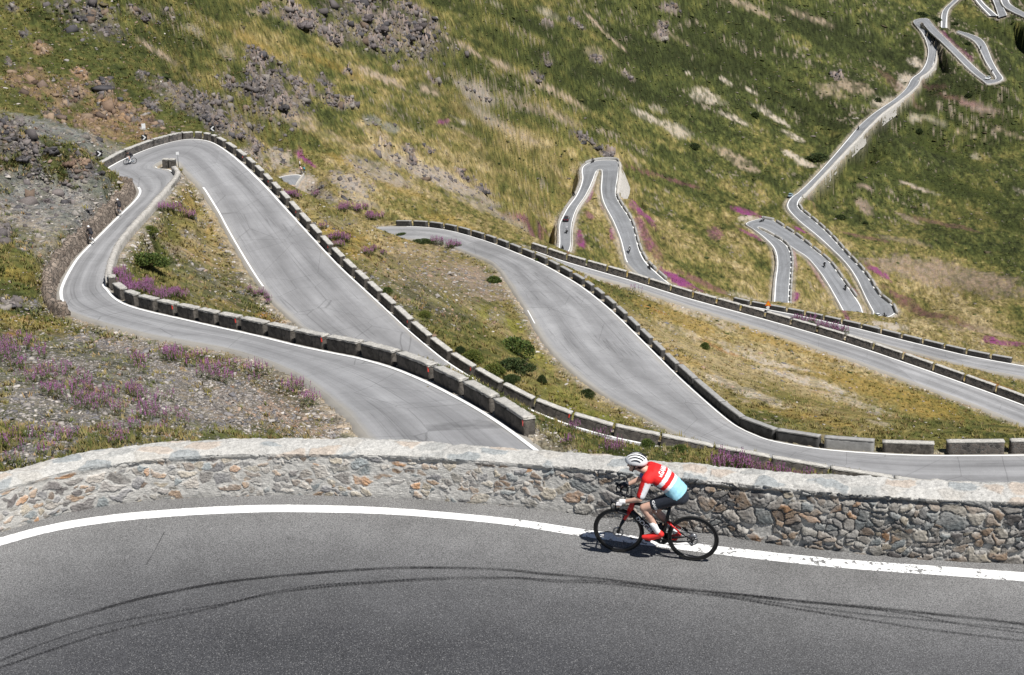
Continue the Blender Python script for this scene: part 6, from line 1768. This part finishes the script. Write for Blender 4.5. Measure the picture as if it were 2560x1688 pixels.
for j, (u, v, w, h, col, lab) in enumerate(BUSH):
    p = _bp[j]
    if not np.isfinite(p[0]): continue
    key = (col, j % 3)
    if key not in _bt:
        _bt[key] = (bush_mesh(60 + 7 * len(_bt), 6000, col), bush_stem_mesh(80 + len(_bt)))
        _bt[key][0].materials.append(M_LEAF); _bt[key][1].materials.append(M_BARK)
    D = proj(p)[2]; s = w * D / FPX / 1.2; sz = h * D / FPX / .72
    o = bpy.data.objects.new("shrub", _bt[key][0]); COL.objects.link(o)
    o.location = p; o.scale = (s, s, sz); o.rotation_euler = (0, 0, random.uniform(0, 6))
    q = bpy.data.objects.new("stem", _bt[key][1]); COL.objects.link(q); q.parent = o
    tag(o, lab, "shrub")

def fireweed_meshes(seed, n):
    r = np.random.default_rng(seed); V = []; F = []; C = []; BV = []; BF = []; BC = []
    for k in range(n):
        bx, by = r.normal(0, .23, 2); h = .55 + .5 * r.random(); lean = r.normal(0, .09, 2)
        at = lambda t: np.array([bx + lean[0] * t, by + lean[1] * t, h * t - .03])
        fl = .58 + .1 * r.random()
        w = .007                                           # stem
        i = len(V); a = at(0); b = at(1)
        V += [a + (w, 0, 0), a - (w, 0, 0), b + (0, 0, 0), a + (0, w, 0), a - (0, w, 0)]; F += [(i, i + 1, i + 2), (i + 3, i + 4, i + 2)]
        C += [(.14, .09, .05)] * 5
        for q in range(15):                                # narrow leaves
            t = .08 + fl * .95 * (q + r.random()) / 15; an = r.random() * 6.28; d = np.array([math.cos(an), math.sin(an), .55]); l = .10 + .08 * r.random()
            s_ = np.array([-d[1], d[0], 0]) * .016; p = at(t); i = len(V)
            V += [p - s_ * .3, p + d * l * .5 + s_, p + d * l, p + d * l * .5 - s_]; F.append((i, i + 1, i + 2, i + 3))
            g_ = np.array([(.055,.085,.022),(.085,.105,.03),(.05,.07,.02)][r.integers(0, 3)]) * (.7 + .6 * r.random()); C += [tuple(g_)] * 4
        for q in range(17):                                # blossoms up the spike
            t = fl + (1.04 - fl) * q / 17; rad = .036 * (1.15 - q / 17); an = r.random() * 6.28
            p = at(t) + np.array([math.cos(an), math.sin(an), .2]) * rad; i = len(BV); z = .017 + .013 * r.random()
            e1 = np.array([-math.sin(an), math.cos(an), 0]) * z; e2 = np.array([0, 0, 1.1]) * z
            BV += [p - e1, p + e2, p + e1, p - e2]; BF.append((i, i + 1, i + 2, i + 3))
            c = np.array([(.44,.15,.37),(.52,.24,.46),(.36,.11,.30),(.50,.29,.45),(.26,.13,.16)][r.integers(0, 5)]) * (.8 + .4 * r.random()); BC += [tuple(c)] * 4
    tri = [f for f in F if len(f) == 3]; qd = [f for f in F if len(f) == 4]
    a = np_mesh("fireweed", np.array(V), [np.array(tri), np.array(qd)], {"Col": np.array(C)}); a.materials.append(M_LEAF)
    b = np_mesh("blossom", np.array(BV), np.array(BF), {"Col": np.array(BC)}); b.materials.append(M_BLOOM)
    return a, b
FW = [fireweed_meshes(700 + k, 5 + 3 * (k % 3)) for k in range(6)]
FWD = [fireweed_meshes(720 + k, 26) for k in range(3)]
def fire(points, px, label, group, dense=False, wide=1.0):
    pts = np.array(points, float); P = hit(pts[:, 0], pts[:, 1])
    for j, p in enumerate(P):
        if not np.isfinite(p[0]): continue
        D = proj(p)[2]
        if abs(proj(p)[0] - pts[j, 0]) > 5: continue
        s = px * D / FPX * random.uniform(.8, 1.2)
        a, b = random.choice(FWD if dense else FW)
        o = bpy.data.objects.new("fireweed", a); COL.objects.link(o)
        q = bpy.data.objects.new("blossom", b); COL.objects.link(q); q.parent = o
        o.location = p; o.scale = (s * wide, s * wide, s); o.rotation_euler = (0, 0, random.uniform(0, 6.28))
        tag(o, label, "wildflower", group)
def cloud(*rows):
    r = np.random.default_rng(99); out = []
    for u, v, ru, rv, n in rows:
        a = r.random(n) * 6.28; q = np.sqrt(r.random(n)); out += list(zip(u + ru * q * np.cos(a), v + rv * q * np.sin(a)))
    return out
fire(cloud((60,900,75,34,14),(150,965,110,36,24),(300,1010,110,42,22),(420,1045,50,44,12),(110,1110,110,32,16),(320,1095,70,22,9),(30,1140,34,26,4),(60,870,60,14,7),(230,1000,60,30,8)), 38, "pink fireweed plant on the grey scree below the left end of the parapet", "fireweed on the left scree")
fire(cloud((470,905,60,22,9),(555,945,55,24,13),(640,950,26,18,4),(740,980,26,16,5),(775,1010,22,12,3),(360,920,26,14,3)), 40, "slender pink fireweed by the lower road's verge, above the parapet", "fireweed along the lower verge")
fire(cloud((300,690,12,12,4),(340,722,44,14,9),(395,735,46,18,11),(440,748,40,10,7),(310,705,16,10,3)), 26, "magenta fireweed behind the guard stones on the grassy island", "fireweed on the island", True, 1.2)
fire([(403,528),(418,529),(434,533),(452,538),(470,544),(482,549)], 26, "pink fireweed in a row at the head of the grassy island", "fireweed at the island's head", True, 1.1)
fire(cloud((750,494,40,6,7),(862,524,16,8,4),(905,528,14,8,3),(930,545,30,10,5),(850,608,34,12,7),(935,636,26,8,4),(807,575,6,6,1),(640,735,30,12,3),(670,755,16,8,2)), 20, "pink fireweed clump on the slope right of the wide straight", "fireweed right of the wide straight", True, 1.2)
fire([(1125,620),(1136,621),(1146,619),(1085,610),(1100,612)], 22, "pink fireweed at the upper end of the middle bend", "fireweed at the middle bend", True, 1.2)
fire([(1984,806),(1995,808),(2006,811),(2030,812),(2046,822),(2058,824),(2070,828),(2082,832),(2094,834),(2105,838)], 26, "bright magenta fireweed between the two right roads' guard blocks", "fireweed between the right roads", True, 1.3)
fire([(1584,738)], 26, "single fireweed spike beside the lower right road", None)
fire([(1785,1178),(1800,1180),(1815,1181),(1830,1182),(1845,1184),(1860,1186)], 60, "tall dense fireweed behind the parapet, right of the cyclist", "tall fireweed behind the parapet", True, .75)
fire([(1880,1188),(1900,1191),(1922,1194),(1945,1197),(1965,1199),(1990,1203),(2020,1207)], 40, "lower fireweed trailing right behind the parapet", "low fireweed behind the parapet", True, .9)
fire([(1520,1138),(1535,1140),(1548,1139)], 48, "fireweed clump above the parapet, left of the cyclist's helmet", "fireweed left of the helmet", True, .6)
fire(cloud((1460,1080,40,14,5),(1500,1095,26,8,3),(1420,1112,20,8,3)), 30, "sparse fireweed stalks in front of the guard stones", "sparse fireweed by the guard stones")
# ------------------------------------------------------------------ signs
def sign_face_mat(name, col): return plain(name, col, .5, .3, 0, .04)
M_SBLK = sign_face_mat("black_sign_face", (.02,.02,.022)); M_SWHT = sign_face_mat("white_sign_face", (.78,.79,.80)); M_SORG = sign_face_mat("orange_sign_face", (.85,.16,.02)); M_SYEL = sign_face_mat("yellow_sign_face", (.85,.42,.02)); M_POST = plain("grey_sign_post", (.30,.31,.32), .5, .4, .6)
def chevron(u, v, px, left, label):
    """black board with a white chevron on a post; (u,v) = centre of the board"""
    p = hit(u, v + px * 1.15)[0]; D = proj(p)[2]; S = px * D / FPX
    rz = math.atan2(-p[0], -p[1]) 
    root = empty("chevron_sign", tuple(p), -math.atan2(p[0], p[1])); tag(root, label, "road sign")
    b = MB(); b.box((0, 0, S * 1.25), (S, .04, S)); bd = b.build("board", M_SBLK, root, False)
    d = 1 if left else -1
    bm = MB(); q = S / 2
    pts = [(-.34, 0), (.08, .42), (.36, .42), (-.04, 0), (.36, -.42), (.08, -.42)]
    V = [(d * x * S, y_, S * 1.25 + z * S) for y_ in (-.024, -.034) for x, z in pts]
    bm.add(V, [(0, 1, 2, 3), (0, 3, 4, 5), (6, 9, 8, 7), (6, 11, 10, 9)] + [(i, (i + 1) % 6, 6 + (i + 1) % 6, 6 + i) for i in range(6)])
    bm.build("chevron", M_SWHT, bd, False)
    b = MB(); b.tube([(0, .05, -.2), (0, .05, S * 1.6)], .045, 8); b.build("post", M_POST, root)
chevron(250, 385, 15, False, "black and white chevron board beside the rocks left of the hairpin")
chevron(362, 345, 14, False, "black and white chevron board behind the hairpin's pale wall")
chevron(532, 323, 14, True, "black and white chevron board at the hairpin's right shoulder")
def plate(p, S, hgt, label, w=1.0, h=1.0):
    root = empty("road_sign", tuple(p), -math.atan2(p[0], p[1])); tag(root, label, "road sign")
    b = MB(); b.box((0, 0, hgt), (S * w, .03, S * h)); b.build("plate", M_SWHT, root, False)
    b = MB(); b.tube([(0, .04, -.3), (0, .04, hgt + S * h * .4)], .04, 8); b.build("post", M_POST, root)
plate(at_z(446, 413, -33.2), .36, 1.5, "small white sign on a thin post at the tip of the splitter wall")
plate(hit(362, 352)[0], .55, 2.0, "white backed sign on a tall post behind the hairpin wall", .9, 1.2)
def work_sign():
    p = at_z(1919, 781, -89.9); D = proj(p)[2]; k = D / FPX
    root = empty("roadworks_sign", tuple(p), -math.atan2(p[0], p[1])); tag(root, "orange triangular roadworks sign on a low stand before the lower right guard block", "road sign")
    z0 = 24 * k
    b = MB(); s = 7.5 * k
    V = [(x, y, z0 + z) for y in (-.03, .03) for x, z in ((-s, -s * .9), (s, -s * .9), (0, s * 1.0))]
    b.add(V, [(0, 1, 2), (3, 5, 4), (0, 3, 4, 1), (1, 4, 5, 2), (2, 5, 3, 0)]); bd = b.build("triangle", M_SORG, root, False)
    b = MB(); t = .55; V = [(x * t, y, z0 + z * t - s * .08) for y in (-.05, -.036) for x, z in ((-s, -s * .9), (s, -s * .9), (0, s * 1.0))]
    b.add(V, [(0, 1, 2), (3, 5, 4), (0, 3, 4, 1), (1, 4, 5, 2), (2, 5, 3, 0)]); b.build("inner_triangle", M_SYEL, bd, False)
    b = MB(); b.disc((0, 0, z0 - 11.5 * k), 4 * k, .05, 20); b.build("round_plate", M_SWHT, root, False)
    b = MB(); b.tube([(0, .06, 0), (0, .06, z0)], .05, 6); b.tube([(-5 * k, .1, 0), (5 * k, .1, 0)], .06, 6); b.build("stand", M_POST, root)
    b = MB(); b.box((-5 * k, 0, 3.2 * k), (4.5 * k, .1, 5 * k)); b.box((2.2 * k, 0, 2.5 * k), (4.5 * k, .1, 5 * k)); b.build("arrow_board", M_SBLK, root, False)
work_sign()

# ------------------------------------------------------------------ more cyclists
def recolor(o, mat):
    o.material_slots[0].link = 'OBJECT'; o.material_slots[0].material = mat
def copy_tree(o, parent=None):
    c = o.copy(); COL.objects.link(c); c.parent = parent
    for ch in o.children: copy_tree(ch, c)
    return c
M_JBLK = plain("black_jersey", (.03, .028, .032), .75, .2); M_JPINK = plain("pale_pink_jersey", (.55, .30, .30), .75, .2); M_JWHT = plain("white_jersey", (.72, .72, .72), .75, .2); M_GREYBLUE = plain("grey_blue_frame", (.16, .22, .27), .4, .4)
M_TEAL = plain("teal_jersey", (.06,.22,.25), .75, .2)
proto_bike, _f = make_bicycle((0, 0, 0), 0, "dark road bicycle", False, M_CARBON, M_CARBON)
def plain_rider(loc, rz, label, jersey, shorts, helmet, bike_label, bike_mat=None, rx=0, first=[True], S=1.0):
    o = obj("person", BODY, None); o.location = loc; o.rotation_euler = (rx, 0, rz); o.scale = (S, S, S); tag(o, label, "person")
    for ch in rider.children:
        nm = ch.name.split('.')[0]
        if nm in ('jersey', 'shorts', 'socks', 'shoe', 'glove', 'helmet', 'hair', 'sunglasses'):
            c = ch.copy(); COL.objects.link(c); c.parent = o
            m = {'jersey': jersey, 'shorts': shorts, 'helmet': helmet, 'shoe': M_WHITE, 'socks': M_SOCK}.get(nm)
            if m is not None: recolor(c, m)
    if first[0]: b = proto_bike; first[0] = False
    else: b = copy_tree(proto_bike)
    b.location = loc; b.rotation_euler = (rx, 0, rz); b.scale = (S, S, S); tag(b, bike_label, "bicycle")
    if bike_mat:
        for ch in b.children:
            if ch.name.split('.')[0] in ('frame', 'fork', 'head_tube', 'seat_stay'): recolor(ch, bike_mat)
    return o
def head_to(p, q): return math.atan2(q[1] - p[1], q[0] - p[0])
def ride(u, v, z, u2, v2, *a, **k):
    p = on_road(u, v); q = at_z(u2, v2, p[2])
    return plain_rider((p[0], p[1], p[2] + .04), head_to(p, q), *a, **k)
ride(336, 410, -33.0, 312, 414, "cyclist in black leaning over the bars at the left hairpin", M_JBLK, M_DARKBLUE, M_JBLK, "grey blue bicycle ridden round the left hairpin", M_GREYBLUE, S=1.1)
ride(302, 540, -31.1, 292, 530, "cyclist with a white helmet and dark jersey climbing beside the stone bank, upper of two", M_JBLK, M_DARKBLUE, M_WHITE, "white bicycle of the upper climbing cyclist", M_WHITE, S=1.05)
ride(233, 611, -30.0, 216, 600, "cyclist in a black and white kit climbing beside the stone bank, lower of two", M_JBLK, M_DARKBLUE, M_WHITE, "bicycle of the lower climbing cyclist", M_WHITE, S=1.05)
ride(756, 436, -65.9, 744, 430, "cyclist in pale pink at the half hidden hairpin", M_JPINK, M_DARKBLUE, M_WHITE, "bicycle of the pink clad cyclist", None)
ride(763, 435.5, -65.9, 752, 430, "cyclist in teal beside the pale parapet of the half hidden hairpin", M_TEAL, M_DARKBLUE, M_JBLK, "bicycle of the teal clad cyclist", None)
def walker(u, v):
    p = hit(u, v)[0]
    b = MB(); 
    b.capsule((0, .09, .06), (.02, .09, .48), .05, .06); b.capsule((.02, .09, .48), (0, .09, .90), .065, .085); b.capsule((.12, -.09, .06), (.04, -.09, .48), .05, .06); b.capsule((.04, -.09, .48), (0, -.09, .90), .065, .085)
    b.capsule((-.03, .09, .04), (.16, .09, .035), .045, .035); b.capsule((.08, -.09, .04), (.27, -.09, .035), .045, .035)
    b.tube([(0, 0, .84), (0, 0, 1.0), (0, 0, 1.25), (.0, 0, 1.42), (0, 0, 1.48)], [(.13, .10), (.15, .11), (.18, .12), (.17, .10), (.06, .06)], 16, (0, 1, 0))
    for sg in (1, -1): b.capsule((0, sg * .19, 1.40), (-.02, sg * .25, 1.12), .055, .042); b.capsule((-.02, sg * .25, 1.12), (.10, sg * .24, .90), .042, .03); b.capsule((.10, sg * .24, .90), (.14, sg * .235, .82), .035, .02)
    b.capsule((0, 0, 1.45), (.01, 0, 1.58), .05, .05); b.ball((.015, 0, 1.66), (.095, .078, .12)); b.ball((.11, 0, 1.64), .02)
    o = obj("person", b.merged("person", .014, 3), M_SKIN); o.location = p; o.rotation_euler = (0, 0, -2.2); o.scale = (1.05,) * 3
    tag(o, "walker in a white top and dark trousers standing above the half hidden hairpin", "person")
    t = MB(); t.tube([(0, 0, .88), (0, 0, 1.0), (0, 0, 1.25), (.0, 0, 1.42), (0, 0, 1.47)], [(.16, .12), (.165, .125), (.195, .135), (.185, .115), (.08, .07)], 16, (0, 1, 0)); t.build("shirt", M_JWHT, o)
    t = MB()
    for sg, x in ((1, .0), (-1, .04)): t.capsule((x, sg * .09, .14), (x * .6 + .01, sg * .09, .5), .062, .075); t.capsule((x * .6 + .01, sg * .09, .5), (0, sg * .085, .90), .075, .105)
    t.build("trousers", M_DARKBLUE, o)
    t = MB(); t.ball((-.005, 0, 1.70), (.10, .085, .09)); t.build("hair", M_HAIR, o)
walker(750, 421)

# ------------------------------------------------------------------ motorcycles far below
def moto_proto():
    root = empty("motorcycle")
    for x in (0, 1.42):
        b = MB(); b.ring((x, 0, .31), .25, .065, 20, 8); w = b.build("wheel", M_RUBBER, root)
        b = MB(); b.disc((x, 0, .31), .19, .05, 16); b.build("rim", M_METAL, w)
    b = MB(); b.tube([(.18, 0, .80), (.45, 0, .78), (.62, 0, .86), (.92, 0, .98), (1.05, 0, .90)], [(.10, .05), (.14, .07), (.16, .12), (.17, .15), (.10, .10)], 12, (0, 1, 0)); b.build("tank_and_seat", M_REDPAINT, root)
    b = MB(); b.box((.68, 0, .48), (.52, .34, .36)); b.tube([(.0, .16, .33), (.5, .17, .36)], .05, 8); b.tube([(0, 0, .31), (.50, 0, .45)], .05, 8); b.build("engine", M_CARBON, root)
    b = MB(); b.tube([(1.42, .09, .31), (1.12, .07, 1.0)], .03, 6); b.tube([(1.42, -.09, .31), (1.12, -.07, 1.0)], .03, 6); b.build("fork", M_METAL, root)
    b = MB(); b.tube([(1.02, .36, 1.05), (1.10, .15, 1.06), (1.10, -.15, 1.06), (1.02, -.36, 1.05)], .022, 6); b.build("handlebar", M_CARBON, root)
    b = MB(); b.tube([(1.08, 0, 1.02), (1.24, 0, .92), (1.32, 0, .84)], [(.16, .10), (.15, .13), (.05, .05)], 12, (0, 1, 0)); f = b.build("fairing", M_REDPAINT, root)
    b = MB(); b.ball((1.31, 0, .88), (.04, .08, .06), 10, 6); b.build("headlight", M_SWHT, f)
    b = MB(); b.box((-.02, .26, .72), (.42, .18, .30)); b.box((-.02, -.26, .72), (.42, .18, .30)); b.build("pannier", M_CARBON, root, False)
    return root
def moto_rider_mesh():
    b = MB()
    b.tube([(.36, 0, .82), (.38, 0, .95), (.44, 0, 1.15), (.54, 0, 1.36), (.58, 0, 1.44)], [(.15, .11), (.18, .13), (.19, .14), (.20, .13), (.08, .08)], 14, (0, 1, 0))
    for sg in (1, -1):
        b.capsule((.38, sg * .11, .88), (.74, sg * .21, .78), .10, .075); b.capsule((.74, sg * .21, .78), (.52, sg * .20, .40), .07, .05); b.capsule((.48, sg * .20, .36), (.66, sg * .20, .33), .05, .04)
        b.capsule((.55, sg * .20, 1.38), (.74, sg * .32, 1.16), .07, .055); b.capsule((.74, sg * .32, 1.16), (1.0, sg * .34, 1.07), .05, .04); b.capsule((1.0, sg * .34, 1.07), (1.06, sg * .33, 1.04), .045, .03)
    b.capsule((.58, 0, 1.44), (.63, 0, 1.56), .06, .06); b.ball((.65, 0, 1.62), (.10, .085, .12))
    return b.merged("person", .02, 3)
MPROTO = moto_proto(); MRM = moto_rider_mesh()
_hm = MB(); _hm.ball((.65, 0, 1.64), (.145, .13, .145), 16, 12); HELM = _hm.mesh("helmet")
_vm = MB(); _vm.ball((.715, 0, 1.64), (.085, .10, .045), 12, 8); VISOR = _vm.mesh("visor")
M_LEATHER = plain("black_riding_leather", (.02, .02, .023), .55, .3); M_GREYSUIT = plain("grey_riding_suit", (.22,.23,.25), .7, .2); M_BLUEP = plain("deep_blue_paint", (.05,.09,.20), .3, .5); M_BLKP = plain("black_paint", (.02,.02,.022), .3, .5); M_SILV = plain("silver_paint", (.45,.46,.48), .35, .5, .3)
MOTO = [ # road, station u,v,z, towards u,v, colour, suit, helmet, words
 (1417,584,-120.6,1419,560,M_SILV,M_GREYSUIT,M_WHITE,"white topped","in the left leg of the central hairpin"),
 (1406,628,-118.6,1407,640,M_BLKP,M_LEATHER,M_BLKP,"black","at the foot of the central hairpin's left leg"),
 (1435,492,-124,1431,500,M_BLKP,M_LEATHER,M_BLKP,"small dark","halfway up the central hairpin's left leg"),
 (1484,406,-128.2,1474,410,M_BLKP,M_LEATHER,M_BLKP,"dark","under the head of the central hairpin"),
 (1574,628,-134.5,1573,640,M_SILV,M_GREYSUIT,M_WHITE,"silver","in the right leg of the central hairpin"),
 (1622,673,-135.4,1630,682,M_BLKP,M_LEATHER,M_BLKP,"leading dark","of a pair low in the central hairpin's right leg"),
 (1630,674,-135.5,1638,682,M_BLUEP,M_LEATHER,M_BLKP,"blue tailing","of a pair low in the central hairpin's right leg"),
 (1908,554,-145.4,1900,556,M_SILV,M_GREYSUIT,M_WHITE,"pale","in the head of the right hairpins' short bend"),
 (2060,666,-148.2,2064,672,M_BLKP,M_LEATHER,M_WHITE,"black, white helmeted","in the middle leg of the right hairpins"),
 (2113,723,-150,2116,732,M_BLKP,M_LEATHER,M_BLKP,"black","lower in the middle leg of the right hairpins"),
 (2213,795,-152.7,2205,798,M_BLKP,M_LEATHER,M_BLKP,"dark","outside the lowest right hairpin"),
 (2133,805,-152,2126,800,M_BLUEP,M_LEATHER,M_BLKP,"dark blue","at the inner foot of the lowest right hairpin"),
 (2328,113,-153.3,2327,122,M_BLKP,M_LEATHER,M_WHITE,"black","on the far upper bend"),
 (2313,93,-152.4,2309,84,M_BLKP,M_LEATHER,M_BLKP,"tiny dark","just below the uppermost hairpin"),
 (2451,123,-152.2,2452,132,M_BLKP,M_LEATHER,M_BLKP,"dark","in the far right leg"),
 (2479,181,-153.4,2482,190,M_BLKP,M_LEATHER,M_WHITE,"black","near the far right hairpin"),
 (2145,326,-160.3,2150,320,M_BLKP,M_LEATHER,M_BLKP,"tiny","on the far straight road")]
for j, (u, v, z, u2, v2, paint, suit, helm, w, where) in enumerate(MOTO):
    m = MPROTO if j == 0 else copy_tree(MPROTO)
    p = on_road(u, v); q = at_z(u2, v2, p[2]); h = head_to(p, q); S = 1.12
    loc = (p[0], p[1], p[2] + .05)
    m.location = loc; m.rotation_euler = (0, 0, h); m.scale = (S,) * 3
    tag(m, f"{w} motorcycle {where}", "motorcycle", None)
    for ch in m.children:
        if ch.name.split('.')[0] in ('tank_and_seat', 'fairing'): recolor(ch, paint)
    r = obj("person", MRM, None if j else suit); r.location = loc; r.rotation_euler = (0, 0, h); r.scale = (S,) * 3
    if j: recolor(r, suit)
    tag(r, f"rider of the {w} motorcycle {where}", "person")
    hh = obj("helmet", HELM, None if j else helm, r)
    if j: recolor(hh, helm)
    obj("visor", VISOR, None if j else M_LENS, hh)

# ------------------------------------------------------------------ cars
M_GLASS = plain("dark_car_glass", (.03, .035, .04), .1, .6, 0, .02); M_TAIL = plain("red_tail_lamp", (.45,.02,.02), .3, .5); M_DKCAR = plain("dark_maroon_car_paint", (.06,.035,.05), .25, .6, .1, .03); M_LBCAR = plain("light_blue_car_paint", (.30,.42,.48), .25, .6, .1, .03); M_WHCAR = plain("white_car_paint", (.72,.74,.75), .25, .6, 0, .03)
def car(loc, h, paint, label, S=1.0):
    root = empty("car", loc, h); root.scale = (S,) * 3; tag(root, label, "car")
    bm = bmesh.new()
    prof = [(-2.05, .28), (-2.10, .62), (-2.02, .92), (-1.75, .98), (.85, .95), (1.85, .82), (2.08, .60), (2.08, .28)]
    vs = [[bm.verts.new((x, y * (.82 - .06 * max(0, abs(x) - 1.5)), z)) for x, z in prof] for y in (1, -1)]
    for i in range(len(prof)):
        j = (i + 1) % len(prof); bm.faces.new((vs[0][i], vs[0][j], vs[1][j], vs[1][i]))
    bm.faces.new(vs[0][::-1]); bm.faces.new(vs[1])
    bmesh.ops.recalc_face_normals(bm, faces=bm.faces); bmesh.ops.bevel(bm, geom=bm.edges[:], offset=.07, segments=2, affect='EDGES')
    me = bpy.data.meshes.new("body"); bm.to_mesh(me); bm.free(); bd = obj("body", me, paint, root)
    bm = bmesh.new(); prof = [(-1.80, .96), (-1.35, 1.42), (.05, 1.45), (.85, .95)]
    vs = [[bm.verts.new((x, y * (.74 if z < 1.2 else .60), z)) for x, z in prof] for y in (1, -1)]
    for i in range(4):
        j = (i + 1) % 4; bm.faces.new((vs[0][i], vs[0][j], vs[1][j], vs[1][i]))
    bm.faces.new(vs[0][::-1]); bm.faces.new(vs[1]); bmesh.ops.recalc_face_normals(bm, faces=bm.faces)
    me = bpy.data.meshes.new("window"); bm.to_mesh(me); bm.free(); obj("window", me, M_GLASS, bd)
    b = MB(); b.box((-.66, 0, 1.46), (1.36, 1.18, .05)); b.build("roof", paint, bd, False)
    for x in (-1.30, 1.32):
        for y in (.74, -.74):
            w = MB(); w.disc((x, y, .32), .32, .22, 20, .19); o = w.build("wheel", M_RUBBER, root)
            w = MB(); w.disc((x, y, .32), .19, .18, 14); w.build("rim", M_METAL, o)
    for y in (.55, -.55):
        b = MB(); b.box((-2.08, y, .72), (.08, .32, .16)); b.build("tail_lamp", M_TAIL, bd, False)
        b = MB(); b.box((2.02, y, .66), (.12, .34, .14)); b.build("headlight", M_SWHT, bd, False)
p = on_road(1416, 551); q = at_z(1423, 530, p[2])
car((p[0], p[1], p[2] + .06), head_to(p, q), M_DKCAR, "dark maroon car driving up the left leg of the central hairpin", 1.0)
p = on_road(1976, 492); q = at_z(1988, 478, p[2])
car((p[0], p[1], p[2] + .1), head_to(p, q), M_LBCAR, "light blue car parked at the outside of the bend below the far straight road", .95)
p = on_road(2192, 793); q = at_z(2172, 800, p[2])
car((p[0], p[1], p[2] + .05), head_to(p, q), M_WHCAR, "small white car turning in the lowest right hairpin", .72)
p = on_road(2469, 199); q = at_z(2455, 203, p[2])
car((p[0], p[1], p[2] + .15), head_to(p, q), M_WHCAR, "white car at the tip of the far right hairpin", 1.0)
